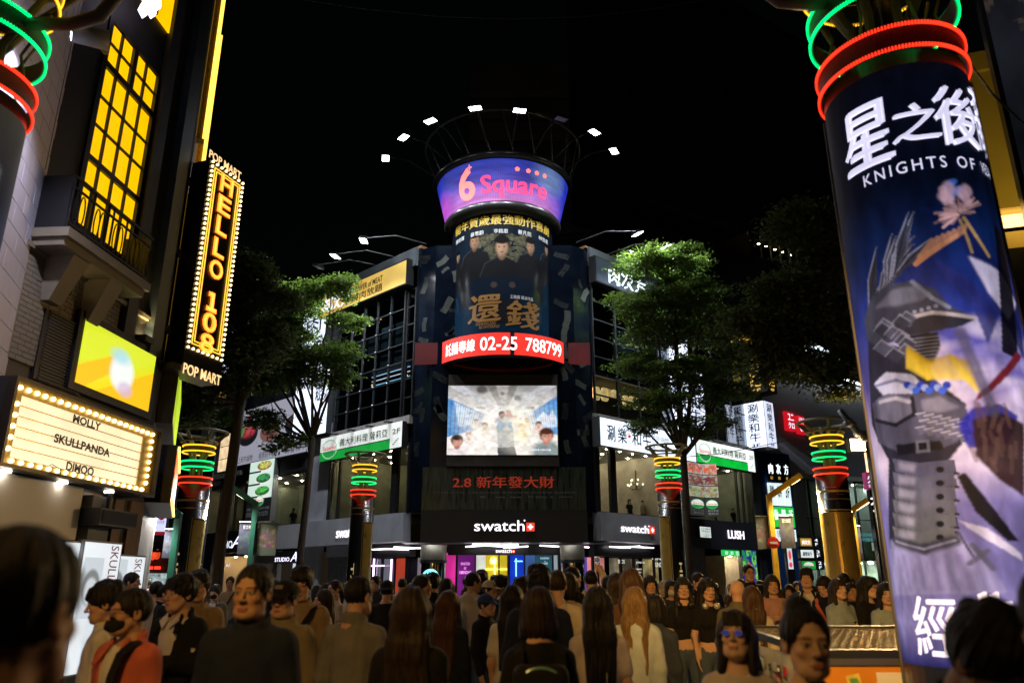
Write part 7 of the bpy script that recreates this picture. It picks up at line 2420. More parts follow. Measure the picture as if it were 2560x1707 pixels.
MB().box((1.97, KY0 - .02, KZ - .13), (3.62, KY0 + .02, KZ - .085)).build('front_rail', m_steel, kb)
m_grate = M('mesh_grate', (.16, .14, .10), .5, metal=.6)
for k in range(26):
 x = 2.0 + 1.6 * k / 25
 MB().bar((x, KY0, KZ - .06), (x, KY1 + .1, KZ), .008).build('grate_bar', m_grate, kb)
for k in range(14):
 y = KY0 + (KY1 + .1 - KY0) * k / 13
 z = KZ - .06 + .06 * k / 13
 MB().bar((1.98, y, z + .012), (3.6, y, z + .012), .008).build('grate_bar', m_grate, kb)
for a, b_ in (((1.98, KY0, KZ - .06), (3.6, KY0, KZ - .06)), ((1.98, KY1 + .1, KZ), (3.6, KY1 + .1, KZ)), ((1.98, KY0, KZ - .06), (1.98, KY1 + .1, KZ))):
 MB().bar(a, b_, .05).build('top_frame', m_alu, kb)
rn = random.Random(21)
sc_ = [(.75, .75, .75), (.5, .03, .03), (.02, .03, .05), (.05, .2, .35), (.15, .4, .15), (.6, .5, .1), (.35, .35, .38)]
def sticker(fr, u, v, s, w, round_=False):
 col = rn.choice(sc_)
 mt = M('sticker_%d' % sc_.index(col), col, .4, vary=.3, vscale=20)
 a = rn.uniform(-.25, .25)
 if round_:
  b = MB()
  b.poly([fr.m(u + s * .5 * math.cos(t_), v + s * .5 * math.sin(t_), w) for t_ in np.linspace(0, 2 * math.pi, 18, endpoint=False)])
  b.build('sticker', mt, kb)
  b = MB()
  b.poly([fr.m(u + s * .3 * math.cos(t_), v + s * .3 * math.sin(t_), w + .003) for t_ in np.linspace(0, 2 * math.pi, 18, endpoint=False)])
  b.build('sticker', M('sticker_%d' % ((sc_.index(col) + 2) % 7), sc_[(sc_.index(col) + 2) % 7], .4, vary=.3, vscale=20), kb)
 else:
  h = s * rn.uniform(.5, .9)
  q = [(x * math.cos(a) - y * math.sin(a), x * math.sin(a) + y * math.cos(a)) for x, y in ((-s / 2, -h / 2), (s / 2, -h / 2), (s / 2, h / 2), (-s / 2, h / 2))]
  b = MB()
  b.poly([fr.m(u + x, v + y, w) for x, y in q])
  b.build('sticker', mt, kb)
  if rn.random() < .7:
   q2 = rn.choice([k for k in range(7) if k != sc_.index(col)])
   b = MB()
   b.poly([fr.m(u + x * .6, v + y * .4, w + .003) for x, y in q])
   b.build('sticker', M('sticker_%d' % q2, sc_[q2], .4, vary=.3, vscale=20), kb)
for k in range(46):
 sticker(KF, rn.uniform(.08, 1.3), rn.uniform(.3, KZ - .2), rn.uniform(.07, .17), .004 + k * .0006, rn.random() < .35)
for k in range(80):
 sticker(KS, rn.uniform(.06, 1.7), rn.uniform(.3, KZ - .15), rn.uniform(.06, .16), .004 + k * .0006, rn.random() < .2)
for s_, u, v in (('NZ', .12, .82), ('ZOO', .78, .98), ('2G', .95, .72)):
 text('sticker_print', s_, KF, u, u + .1, v, v + .05, .05, m_whp, kb, bold=.02)
MB().box((2.35, KY0 - .03, KZ - .3), (2.6, KY0 - .024, KZ - .17)).build('notice', m_whp, kb)
# ================================================================== people
import openvdb

def _grid(lo, hi, vox):
 lo, hi = np.array(lo, float), np.array(hi, float)
 n = np.ceil((hi - lo) / vox).astype(int) + 1
 ax = [lo[i] + np.arange(n[i]) * vox for i in range(3)]
 return np.meshgrid(*ax, indexing='ij'), lo

def s_cap(P, a, b, r1, r2=None):
 r2 = r1 if r2 is None else r2
 a, b = np.array(a, float), np.array(b, float)
 ba = b - a
 pa = [P[i] - a[i] for i in range(3)]
 h = np.clip((pa[0] * ba[0] + pa[1] * ba[1] + pa[2] * ba[2]) / (ba @ ba + 1e-12), 0, 1)
 return np.sqrt(sum((pa[i] - h * ba[i]) ** 2 for i in range(3))) - (r1 + (r2 - r1) * h)

def s_ell(P, c, r):
 q = [(P[i] - c[i]) / r[i] for i in range(3)]
 k0 = np.sqrt(sum(x * x for x in q))
 k1 = np.sqrt(sum((x / r[i]) ** 2 for i, x in enumerate(q))) + 1e-9
 return k0 * (k0 - 1) / k1

def s_box(P, c, h, r=.01):
 q = [np.abs(P[i] - c[i]) - (h[i] - r) for i in range(3)]
 return np.sqrt(sum(np.maximum(x, 0) ** 2 for x in q)) + np.minimum(np.maximum(q[0], np.maximum(q[1], q[2])), 0) - r

def smin(a, b, k):
 h = np.clip(.5 + .5 * (b - a) / k, 0, 1)
 return b + (a - b) * h - k * h * (1 - h)

def smax(a, b, k):
 return -smin(-a, -b, k)

def s_mesh(d, lo, vox):
 d = d.copy()
 for ax in range(3):                     # close at the border
  sl = [slice(None)] * 3
  for e in (0, -1):
   sl[ax] = e
   d[tuple(sl)] = np.maximum(d[tuple(sl)], vox * .5)
 g = openvdb.FloatGrid()
 g.background = 1.0
 g.copyFromArray(np.ascontiguousarray(d, np.float32))
 v, q = g.convertToQuads(isovalue=0.0)
 return v.astype(float) * vox + lo, q[:, ::-1]

# ------------------------------------------------------------------ heads
HEADS = {}

def head_mesh(sex, vox):
 k = (sex, vox)
 if k in HEADS:
  return HEADS[k]
 P, lo = _grid((-.10, -.135, -.19), (.10, .135, .14), vox)
 f = sex == 'f'
 jw = .053 if f else .058
 d = s_ell(P, (0, .018, .03), (.076, .098, .092))
 d = smin(d, s_ell(P, (0, -.024, -.045), (jw, .066, .083)), .03)
 d = smin(d, s_cap(P, (-.024, -.054, -.092), (.024, -.054, -.092), .025 if not f else .019), .03)
 d = smin(d, s_ell(P, (0, -.073, -.100), (.020, .016, .017)), .02)
 for s in (-1, 1):
  d = smin(d, s_ell(P, (s * .040, -.060, -.026), (.020, .018, .018)), .022)
  d = smin(d, s_cap(P, (s * .050, -.008, -.055), (s * .036, -.04, -.088), .018), .03)
 d = smin(d, s_cap(P, (-.036, -.079, .022), (.036, -.079, .022), .013), .02)
 for s in (-1, 1):
  d = smax(d, -s_ell(P, (s * .032, -.104, -.002), (.020, .022, .014)), .012)
 d = smin(d, s_cap(P, (0, -.086, .012), (0, -.111, -.031), .0075, .0115), .010)
 for s in (-1, 1):
  d = smin(d, s_ell(P, (s * .0125, -.100, -.035), (.0085, .011, .0075)), .006)
 d = smin(d, s_cap(P, (-.017, -.090, -.0665), (.017, -.090, -.0665), .0065), .007)
 d = smin(d, s_cap(P, (-.014, -.090, -.0765), (.014, -.090, -.0765), .0072), .006)
 d = smax(d, -s_cap(P, (-.024, -.0985, -.0715), (.024, -.0985, -.0715), .0018), .003)
 for s in (-1, 1):
  d = smin(d, s_ell(P, (s * .031, -.0775, -.001), (.0135, .0125, .0115)), .003)      # lids over the eyeballs
  d = smin(d, s_cap(P, (s * .018, -.088, .0065), (s * .046, -.082, .006), .0035), .004)
  e = s_ell(P, (s * .080, .018, -.008), (.010, .022, .034))
  e = smax(e, -s_ell(P, (s * .092, .012, -.006), (.010, .012, .020)), .006)
  d = smin(d, e, .008)
 d = smin(d, s_cap(P, (0, .035, -.06), (0, .045, -.19), .053 if not f else .046, .055 if not f else .047), .025)
 HEADS[k] = s_mesh(d, lo, vox)
 return HEADS[k]

def rot(yaw, pitch, roll=0):
 return np.array(Matrix.Rotation(yaw, 3, 'Z') @ Matrix.Rotation(pitch, 3, 'X') @ Matrix.Rotation(roll, 3, 'Y'))

# ------------------------------------------------------------------ hair (head coordinates)
HAIR = {}

def hair_mesh(style, vox, seed=0):
 k = (style, vox, seed)
 if k in HAIR:
  return HAIR[k]
 zlo = {'long': -.62, 'longwave': -.58, 'longfront': -.5, 'bob': -.2, 'pony': -.4, 'midlong': -.36}.get(style, -.14)
 wide = .2 if zlo < -.15 else .13
 P, lo = _grid((-wide, -.155, zlo), (wide, .23 if zlo < -.15 or style == 'bun' else .16, .2 if style in ('bun', 'curly') else .165), vox)
 X, Y, Z_ = P
 th = {'short': .011, 'crop': .007, 'mop': .018, 'bob': .018, 'long': .014, 'longwave': .018, 'longfront': .012, 'bun': .011, 'curly': .02, 'pony': .010, 'midlong': .014, 'fade': .006}[style]
 cap = s_ell(P, (0, .020, .034), (.077 + th, .099 + th, .092 + th * 1.1))
 face = s_ell(P, (0, -.135, -.035), (.075, .085, .090))
 if style in ('short', 'crop', 'mop', 'curly', 'fade'):
  bottom = {'short': -.035, 'crop': -.03, 'mop': -.045, 'curly': -.045, 'fade': -.005}[style]
  slope = .55
  pl = (bottom - Z_) - (np.clip(.02 - Y, -.08, .2)) * -slope * .9
  cut = (bottom + np.clip(-Y, -.1, .1) * .65) - Z_
  d = smax(cap, cut, .02)
  fz = {'short': -.012, 'crop': -.004, 'mop': -.045, 'curly': -.032, 'fade': -.012}[style]
  face = s_ell(P, (0, -.14 if style == 'mop' else -.132, fz), (.078, .095 if style != 'mop' else .075, .093))
  d = smax(d, -face, .012)
  d = smax(d, -s_ell(P, (0, -.06, -.10), (.2, .075, .10)), .01)
  if style in ('mop', 'curly'):
   rn = np.random.RandomState(seed + 5)
   for q in range(26):
    a, b = rn.uniform(0, 6.28), rn.uniform(.1, 1.2)
    c = np.array([.085 * math.cos(a) * math.sin(b), .02 + .105 * math.sin(a) * math.sin(b), .034 + .10 * math.cos(b)])
    if c[1] > -.095 or c[2] > .06:
     d = smin(d, s_ell(P, c, (.026, .026, .022)), .02)
   if style == 'mop':
    for q in range(9):
     x = -.055 + .11 * q / 8
     d = smin(d, s_cap(P, (x, -.068, .10), (x * 1.1 + rn.uniform(-.01, .01), -.096, .046 + rn.uniform(-.012, .01)), .014, .006), .014)
 elif style in ('bun', 'pony'):
  cut = (-.03 + np.clip(-Y, -.1, .1) * .75) - Z_
  d = smax(cap, cut, .02)
  d = smax(d, -s_ell(P, (0, -.128, -.002), (.072, .098, .098)), .012)
  d = smax(d, -s_ell(P, (0, -.06, -.10), (.2, .085, .10)), .01)
  if style == 'bun':
   d = smin(d, s_ell(P, (0, .06, .13), (.05, .05, .042)), .02)
  else:
   d = smin(d, s_cap(P, (0, .12, .03), (0, .15, -.1), .03, .032), .02)
   d = smin(d, s_cap(P, (0, .15, -.1), (0, .14, -.33), .032, .01), .02)
 else:
  zb = {'bob': -.135, 'long': -.56, 'longwave': -.5, 'longfront': -.42, 'midlong': -.28}[style]
  d = cap
  for s in (-1, 1):
   d = smin(d, s_cap(P, (s * .072, .0, .02), (s * (.082 if style != 'bob' else .078), .0, max(zb, -.17)), .024 + th * .35, .022 if style != 'bob' else .032), .03)
  if style == 'bob':
   d = smin(d, s_ell(P, (0, .045, -.06), (.098, .085, .095)), .04)
  else:
   d = smin(d, s_cap(P, (-.05, .07, 0), (-.06, .095, -.2), .055, .045), .04)
   d = smin(d, s_cap(P, (.05, .07, 0), (.06, .095, -.2), .055, .045), .04)
   for s in (-1, -.33, .33, 1):
    d = smin(d, s_cap(P, (s * .07, .085, -.15), (s * (.075 if style == 'long' else .115), .12, zb + .02 * abs(s)), .046, .018), .035)
   if style == 'longfront':
    for s in (-1, 1):
     d = smin(d, s_cap(P, (s * .082, -.01, -.1), (s * .10, -.05, zb), .036, .016), .03)
  d = smax(d, zb - Z_, .015)
  face = s_ell(P, (0, -.135, -.07 if style != 'bob' else -.055), (.068, .1, .13))
  d = smax(d, -face, .012)
  if style in ('bob', 'longfront', 'midlong') and seed % 2 == 0:       # fringe
   for q in range(9):
    x = -.056 + .112 * q / 8
    d = smin(d, s_cap(P, (x * .8, -.062, .10), (x, -.092 + abs(x) * .3, .034 + .01 * (q % 2)), .013, .006), .014)
  d = smax(d, -s_cap(P, (0, -.02, -.1), (0, -.02, -.3), .05), .02)
 # locks: ripples round the head that run down the hair
 ang = np.arctan2(X, Y + .0)
 rn = np.random.RandomState(seed + 1)
 for f_, am in ((17, .0022), (31, .0018), (53, .0012)):
  d = d + am * np.sin(ang * f_ + 22 * Z_ * rn.uniform(-1, 1) + rn.uniform(0, 6) + 1.5 * np.sin(18 * Z_ + rn.uniform(0, 6)))
 HAIR[k] = s_mesh(d, lo, vox)
 return HAIR[k]

def wisps(style, vox, seed, n):
 """Loose strands standing a little off the hair, thin blades along its flow."""
 v, q = hair_mesh(style, vox, seed)
 nr = v_normals(v, q)
 rn = np.random.RandomState(seed + 8)
 i = rn.choice(len(v), min(n, len(v)), replace=False)
 p, m = v[i], nr[i]
 flow = np.tile([0., 0., -1.], (len(p), 1)) + np.stack([p[:, 0] * 5, (p[:, 1] - .02) * 5, np.zeros(len(p))], 1) * (p[:, 2:3] > .03)
 flow += rn.normal(size=p.shape) * (.75 if style in ('curly', 'mop') else .28)
 flow -= m * (flow * m).sum(1)[:, None]
 flow /= np.linalg.norm(flow, axis=1)[:, None] + 1e-9
 L = (.02 + .035 * rn.rand(len(p), 1)) * (2.2 if style.startswith('long') or style in ('bob', 'midlong') else 1.)
 lift = .05 + .22 * rn.rand(len(p), 1) ** 2
 s = np.cross(flow, m) * .0011
 mid = p + flow * L * .5 + m * L * lift * .8
 tip = p + flow * L + m * L * lift * .9
 V = np.stack([p - s, p + s, mid + s, mid - s, tip + s * .3, tip - s * .3], 1).reshape(-1, 3)
 b = np.arange(len(p))[:, None] * 6
 Q = np.concatenate([b + [0, 1, 2, 3], b + [3, 2, 4, 5]])
 return V, Q

# ------------------------------------------------------------------ bodies and clothes
POSES = {
 'down': dict(el=((-.215, .02, 1.10), (.215, .02, 1.10)), wr=((-.215, -.05, .87), (.215, -.05, .87))),
 'relaxed': dict(el=((-.225, .035, 1.11), (.215, .01, 1.10)), wr=((-.20, -.11, .90), (.22, -.03, .86))),
 'phone': dict(el=((-.205, -.01, 1.12), (.205, -.01, 1.12)), wr=((-.075, -.25, 1.16), (.06, -.27, 1.15))),
 'onehand': dict(el=((-.205, -.01, 1.12), (.215, .02, 1.10)), wr=((-.06, -.25, 1.20), (.215, -.05, .87))),
 'raise': dict(el=((-.24, -.10, 1.50), (.215, .02, 1.10)), wr=((-.13, -.22, 1.73), (.205, -.09, .88))),
 'strap': dict(el=((-.215, .02, 1.10), (.235, .0, 1.14)), wr=((-.215, -.05, .87), (.11, -.15, 1.27))),
}
BODY = {}

def joints(sex, pose):
 f = sex == 'f'
 p = POSES[pose]
 sw = .143 if f else .166
 k = sw / .166
 J = dict(sh=[(-sw, .015, 1.362), (sw, .015, 1.362)], el=[(e[0] * k, e[1], e[2]) for e in p['el']], wr=[(w[0] * (k if abs(w[0]) > .1 else 1), w[1], w[2]) for w in p['wr']])
 J['hip'] = [(-.088, 0, .9), (.088, 0, .9)]
 J['kn'] = [(-.095, -.02, .49), (.095, -.005, .49)]
 J['an'] = [(-.1, .01, .08), (.1, .03, .08)]
 return J

def torso(P, sex, g=0., k=.06):
 f = sex == 'f'
 d = s_ell(P, (0, .005, 1.25), ((.135 if f else .155) + g, (.098 if f else .108) + g, .20 + g))
 d = smin(d, s_ell(P, (0, .0, 1.06), ((.112 if f else .138) + g, (.088 if f else .1) + g, .17 + g)), k)
 d = smin(d, s_ell(P, (0, .008, .92), ((.152 if f else .148) + g, .108 + g, .13 + g)), k)
 if f:
  for s in (-1, 1):
   d = smin(d, s_ell(P, (s * .062, -.075, 1.235), (.055 + g, .05 + g, .055 + g)), .04)
 sw = .143 if f else .166
 for s in (-1, 1):
  d = smin(d, s_cap(P, (0, .03, 1.385), (s * (sw - .02), .018, 1.362), .05 + g, .047 + g), .05)
  d = smin(d, s_cap(P, (0, .035, 1.445), (s * .09, .03, 1.392), .036 + g * .4, .032 + g * .4), .04)
 return d

def arms(P, J, d, g=0., upto='wrist', r=(.052, .043, .040, .028), k=.035, fem=False):
 sc = .86 if fem else 1.
 for i in range(2):
  sh, el, wr = [np.array(J[q][i]) for q in ('sh', 'el', 'wr')]
  if upto == 'tee':
   e = sh + (el - sh) * .62
   a = s_cap(P, sh, e, (r[0] + g) * sc, (r[1] + g + .016) * sc)
  else:
   a = smin(s_cap(P, sh, el, (r[0] + g) * sc, (r[1] + g) * sc), s_cap(P, el, wr if upto == 'wrist' else el + (wr - el) * .95, (r[2] + g) * sc, (r[3] + g * 1.1) * sc), .03)
  d = smin(d, a, k)
 return d

def body_mesh(sex, pose, vox):
 k = (sex, pose, vox)
 if k in BODY:
  return BODY[k]
 J = joints(sex, pose)
 top = 1.5 if pose != 'raise' else 1.8
 P, lo = _grid((-.33, -.33, -.0), (.33, .2, top), vox)
 d = torso(P, sex)
 d = smin(d, s_cap(P, (0, .03, 1.38), (0, .028, 1.55), .060 if sex == 'm' else .054, .05 if sex == 'm' else .044), .05)
 d = arms(P, J, d, 0, fem=sex == 'f')
 for i in range(2):
  hp, kn, an = [np.array(J[q][i]) for q in ('hip', 'kn', 'an')]
  l = smin(s_cap(P, hp, kn, .082, .055), s_cap(P, kn, an, .055, .038), .04)
  l = smin(l, s_cap(P, an + np.array([0, .02, -.03]), an + np.array([0, -.13, -.045]), .038, .03), .03)
  d = smin(d, l, .04)
 BODY[k] = s_mesh(d, lo, vox)
 return BODY[k]

def hand_mesh(grip):
 """A right hand: wrist at the origin, fingers along -Z, palm facing -Y... five fingers, bent."""
 k = ('hand', grip)
 if k in BODY:
  return BODY[k]
 vox = .0048
 P, lo = _grid((-.07, -.09, -.21), (.07, .05, .04), vox)
 d = s_box(P, (0, 0, -.055), (.038, .014, .045), .013)
 d = smin(d, s_cap(P, (0, 0, .03), (0, 0, -.02), .026, .027), .02)
 for i, (x, L) in enumerate(((-.029, .068), (-.010, .078), (.010, .073), (.028, .058))):
  b = np.array([x, -.002, -.098])
  bend = .25 if not grip else 1.05
  a1, a2 = bend, bend * 1.9
  m = b + np.array([x * .12, -math.sin(a1) * L * .5, -math.cos(a1) * L * .5])
  e = m + np.array([0, -math.sin(a2) * L * .5, -math.cos(a2) * L * .5])
  fg = smin(s_cap(P, b, m, .0092, .0085), s_cap(P, m, e, .0085, .0068), .004)
  d = smin(d, fg, .006)
 t0, t1, t2 = (-.034, -.006, -.03), (-.058, -.024, -.062), (-.060 if not grip else -.045, -.036 if not grip else -.05, -.09)
 d = smin(d, smin(s_cap(P, t0, t1, .013, .0105), s_cap(P, t1, t2, .0105, .008), .004), .01)
 BODY[k] = s_mesh(d, lo, vox)
 return BODY[k]

def folds(v, amp, seed, freq=1.):
 rn = np.random.RandomState(seed)
 o = np.zeros(len(v))
 for k in range(7):
  w = rn.normal(size=3) * np.array([24, 24, 10]) * freq * (1 + .35 * k)
  o += np.sin(v @ w + 2.2 * np.sin(v @ (rn.normal(size=3) * 11) + rn.uniform(0, 6)) + rn.uniform(0, 6)) / (1 + .5 * k)
 return o * amp

def v_normals(v, q):
 a, b, c = v[q[:, 0]], v[q[:, 1]], v[q[:, 2]]
 n = np.cross(b - a, v[q[:, 3]] - a) + np.cross(c - b, v[q[:, 3]] - b) * 0
 o = np.zeros_like(v)
 for i in range(4):
  np.add.at(o, q[:, i], n)
 return o / (np.linalg.norm(o, axis=1)[:, None] + 1e-12)

CLOTH = {}

def top_mesh(sex, pose, style, vox, seed=0):
 """style: tee, shirt (long sleeve), jacket (open collar), hoodie, openjacket, crop."""
 k = (sex, pose, style, vox, seed)
 if k in CLOTH:
  return CLOTH[k]
 J = joints(sex, pose)
 g = {'tee': .010, 'shirt': .012, 'jacket': .021, 'hoodie': .024, 'openjacket': .022, 'crop': .005, 'inner': .008, 'sweater': .020}[style]
 hem = {'tee': .86, 'shirt': .84, 'jacket': .82, 'hoodie': .82, 'openjacket': .80, 'crop': 1.03, 'inner': .86, 'sweater': .86}[style]
 P, lo = _grid((-.36, -.36, hem - .04), (.36, .24, 1.56 if pose != 'raise' else 1.82), vox)
 X, Y, Z_ = P
 d = torso(P, sex, g)
 # cloth hangs straight below the chest
 hang = {'crop': 0., 'inner': 0.}.get(style, .01)
 if hang:
  d = smin(d, s_ell(P, (0, .0, 1.02), (.136 + g, .104 + g, .34)), .05)
 sl = 'tee' if style in ('tee', 'crop', 'inner') else 'wrist'
 d = arms(P, J, d, g, sl, fem=sex == 'f')
 d = smax(d, hem - Z_ + .01 * np.sin(X * 18 + seed), .008)
 nr = {'tee': .072, 'crop': .085, 'inner': .07, 'shirt': .066, 'sweater': .07}.get(style, .066)
 d = smax(d, -s_ell(P, (0, -.012, 1.50), (nr, nr * 1.05, .085)), .012)
 d = smax(d, Z_ - (1.455 + .25 * np.clip(Y, -.2, .1)), .02) if pose != 'raise' else smax(d, np.where(np.abs(X) < .13, Z_ - (1.455 + .25 * np.clip(Y, -.2, .1)), -1.), .02)
 if style in ('jacket', 'openjacket', 'shirt'):
  # collar: a leaning band round the neck
  col = np.abs(np.sqrt((X / .074) ** 2 + ((Y - .018) / .078) ** 2) - 1.0 - .35 * (1.475 - Z_)) * .074 - .009
  zc = 1.425 - .30 * np.clip(-Y, -.08, .1)
  col = smax(col, np.abs(Z_ - zc - .028) - .036, .008)
  d = smin(d, col, .012)
 if style == 'hoodie':
  d = smin(d, s_ell(P, (0, .095, 1.405), (.09, .042, .06)), .03)
  d = smin(d, s_cap(P, (-.07, .045, 1.43), (.07, .045, 1.43), .028), .03)
  for s in (-1, 1):
   d = smin(d, s_cap(P, (s * .085, .04, 1.46), (s * .045, -.085, 1.40), .028, .02), .02)
  d = smax(d, -s_ell(P, (0, -.0, 1.5), (.062, .07, .09)), .01)
 if style in ('openjacket',):
  wdg = np.abs(X) - (.035 + .16 * np.clip(Z_ - 1.05, -.1, .5))
  d = smax(d, -np.maximum(wdg, Y + .0), .012)
  for s in (-1, 1):
   d = smin(d, s_cap(P, (s * .06, -.045, 1.46), (s * .095, -.125, 1.34), .018, .014), .012)
 v, q = s_mesh(d, lo, vox)
 n = v_normals(v, q)
 v = v + n * folds(v, .0026 if style not in ('crop', 'inner') else .0015, seed + 3)[:, None]
 CLOTH[k] = (v, q)
 return CLOTH[k]

def legs_mesh(sex, vox, style='trousers', seed=0):
 k = ('legs', sex, vox, style)
 if k in CLOTH:
  return CLOTH[k]
 J = joints(sex, 'down')
 P, lo = _grid((-.24, -.2, .04), (.24, .2, 1.02), vox)
 X, Y, Z_ = P
 d = s_ell(P, (0, .008, .92), ((.152 if sex == 'f' else .148) + .003, .112, .13))
 for i in range(2):
  hp, kn, an = [np.array(J[q][i]) for q in ('hip', 'kn', 'an')]
  d = smin(d, smin(s_cap(P, hp, kn, .090, .070), s_cap(P, kn, an, .070, .064), .05), .03)
 d = smax(d, Z_ - .995, .01)
 d = smax(d, .075 - Z_, .01)
 v, q = s_mesh(d, lo, vox)
 v = v + v_normals(v, q) * folds(v, .0022, seed + 9)[:, None]
 CLOTH[k] = (v, q)
 return CLOTH[k]

def shoe_mesh():
 if 'shoe' in CLOTH:
  return CLOTH['shoe']
 vox = .012
 P, lo = _grid((-.08, -.22, -.01), (.08, .12, .14), vox)
 d = s_cap(P, (0, .03, .05), (0, -.12, .04), .046, .04)
 d = smin(d, s_cap(P, (0, .02, .06), (0, .02, .11), .05), .03)
 d = smax(d, .004 - P[2], .008)
 CLOTH['shoe'] = s_mesh(d, lo, vox)
 return CLOTH['shoe']

# ------------------------------------------------------------------ skin and hair shaders
def skin_mat(name, col, lip=(.32, .10, .085), brow=True, hp_eyes=True):
 if name in MATS:
  return MATS[name]
 m = M(name, col, .6, spec=.22, sss=.08)
 nt = m.node_tree
 b = nt.nodes['Principled BSDF']
 L = nt.links.new
 N = nt.nodes.new
 at_ = N('ShaderNodeAttribute')
 at_.attribute_name = 'hp'
 sep = N('ShaderNodeSeparateXYZ')
 L(at_.outputs['Vector'], sep.inputs[0])

 def mth(op, a, b_=None, c=None):
  n = N('ShaderNodeMath')
  n.operation = op
  for i, x in enumerate((a, b_, c)):
   if x is None:
    continue
   if isinstance(x, (int, float)):
    n.inputs[i].default_value = x
   else:
    L(x, n.inputs[i])
  return n.outputs[0]

 def sstep(x, e0, e1):
  n = N('ShaderNodeMapRange')
  n.interpolation_type = 'SMOOTHSTEP'
  n.inputs['From Min'].default_value = e0
  n.inputs['From Max'].default_value = e1
  L(x, n.inputs['Value'])
  return n.outputs[0]

 x = mth('ABSOLUTE', sep.outputs[0])
 y, z = sep.outputs[1], sep.outputs[2]
 front = sstep(y, -.045, -.06)
 e = mth('DIVIDE', mth('SUBTRACT', x, .0315), .0165)
 e2 = mth('MAXIMUM', mth('SUBTRACT', 1., mth('MULTIPLY', e, e)), .0001)
 hgt = mth('MULTIPLY', e2, .0058)
 zz = mth('ABSOLUTE', mth('SUBTRACT', z, -.0015))
 eye = mth('MULTIPLY', sstep(mth('SUBTRACT', zz, hgt), .0008, -.0008), front)
 lash = mth('MULTIPLY', sstep(mth('ABSOLUTE', mth('SUBTRACT', mth('SUBTRACT', z, -.0015), mth('MULTIPLY', e2, .0066))), .0022, .0006), mth('MULTIPLY', front, sstep(mth('ABSOLUTE', e), 1.0, .85)))
 dx = mth('SUBTRACT', x, .0315)
 dz = mth('SUBTRACT', z, -.001)
 iris = sstep(mth('SQRT', mth('ADD', mth('MULTIPLY', dx, dx), mth('MULTIPLY', dz, dz))), .0064, .0052)
 iris = mth('MULTIPLY', iris, eye)
 bz = mth('SUBTRACT', z, mth('SUBTRACT', .0235, mth('MULTIPLY', mth('MULTIPLY', mth('SUBTRACT', x, .034), mth('SUBTRACT', x, .034)), 9.)))
 brw = mth('MULTIPLY', sstep(mth('ABSOLUTE', bz), .0048, .002), mth('MULTIPLY', front, mth('MULTIPLY', sstep(x, .010, .015), sstep(x, .056, .046))))
 lipz = mth('ABSOLUTE', mth('SUBTRACT', z, -.0715))
 lx = mth('DIVIDE', x, .0265)
 lh = mth('MULTIPLY', mth('MAXIMUM', mth('SUBTRACT', 1., mth('MULTIPLY', lx, lx)), .0001), .0115)
 lipm = mth('MULTIPLY', sstep(mth('SUBTRACT', lipz, lh), .0015, -.0015), sstep(y, -.075, -.085))
 mouth = mth('MULTIPLY', sstep(lipz, .0016, .0004), lipm)
 cheek = mth('MULTIPLY', sstep(mth('SQRT', mth('ADD', mth('POWER', mth('SUBTRACT', x, .045), 2.), mth('POWER', mth('SUBTRACT', z, -.035), 2.))), .03, .005), mth('MULTIPLY', front, .35))
 noz = N('ShaderNodeTexNoise')
 noz.inputs['Scale'].default_value = 14
 noz.inputs['Detail'].default_value = 4
 tc = N('ShaderNodeTexCoord')
 L(tc.outputs['Object'], noz.inputs['Vector'])

 def mix(f, a, bcol):
  n = N('ShaderNodeMix')
  n.data_type = 'RGBA'
  L(f, n.inputs['Factor'])
  if isinstance(a, tuple):
   n.inputs['A'].default_value = (*a, 1)
  else:
   L(a, n.inputs['A'])
  n.inputs['B'].default_value = (*bcol, 1)
  return n.outputs['Result']

 c = mix(mth('MULTIPLY', sstep(noz.outputs['Fac'], .4, .7), .3), col, tuple(q * .75 for q in col))
 c = mix(cheek, c, (min(1, col[0] * 1.05), col[1] * .72, col[2] * .65))
 c = mix(mth('MULTIPLY', lipm, .75), c, lip)
 c = mix(mouth, c, (.05, .015, .012))
 c = mix(mth('MULTIPLY', brw, .85), c, (.018, .013, .01))
 c = mix(eye, c, (.55, .52, .48))
 c = mix(iris, c, (.012, .008, .006))
 c = mix(lash, c, (.01, .008, .007))
 L(c, b.inputs['Base Color'])
 return m

def hair_mat(name, col, rough=.55):
 if name in MATS:
  return MATS[name]
 m = M(name, col, rough, spec=.25)
 nt = m.node_tree
 b = nt.nodes['Principled BSDF']
 tc = nt.nodes.new('ShaderNodeTexCoord')
 mp = nt.nodes.new('ShaderNodeMapping')
 mp.inputs['Scale'].default_value = (1, 1, .06)
 n = nt.nodes.new('ShaderNodeTexNoise')
 n.inputs['Scale'].default_value = 160
 n.inputs['Detail'].default_value = 3
 L = nt.links.new
 L(tc.outputs['Object'], mp.inputs[0])
 L(mp.outputs[0], n.inputs['Vector'])
 bp = nt.nodes.new('ShaderNodeBump')
 bp.inputs['Strength'].default_value = .9
 bp.inputs['Distance'].default_value = .006
 L(n.outputs['Fac'], bp.inputs['Height'])
 L(bp.outputs[0], b.inputs['Normal'])
 r = nt.nodes.new('ShaderNodeMapRange')
 r.inputs['From Min'].default_value = .3
 r.inputs['From Max'].default_value = .7
 r.inputs['To Min'].default_value = .4
 r.inputs['To Max'].default_value = 1.7
 L(n.outputs['Fac'], r.inputs['Value'])
 mx = nt.nodes.new('ShaderNodeVectorMath')
 mx.operation = 'SCALE'
 mx.inputs[0].default_value = col
 L(r.outputs[0], mx.inputs['Scale'])
 L(mx.outputs[0], b.inputs['Base Color'])
 return m

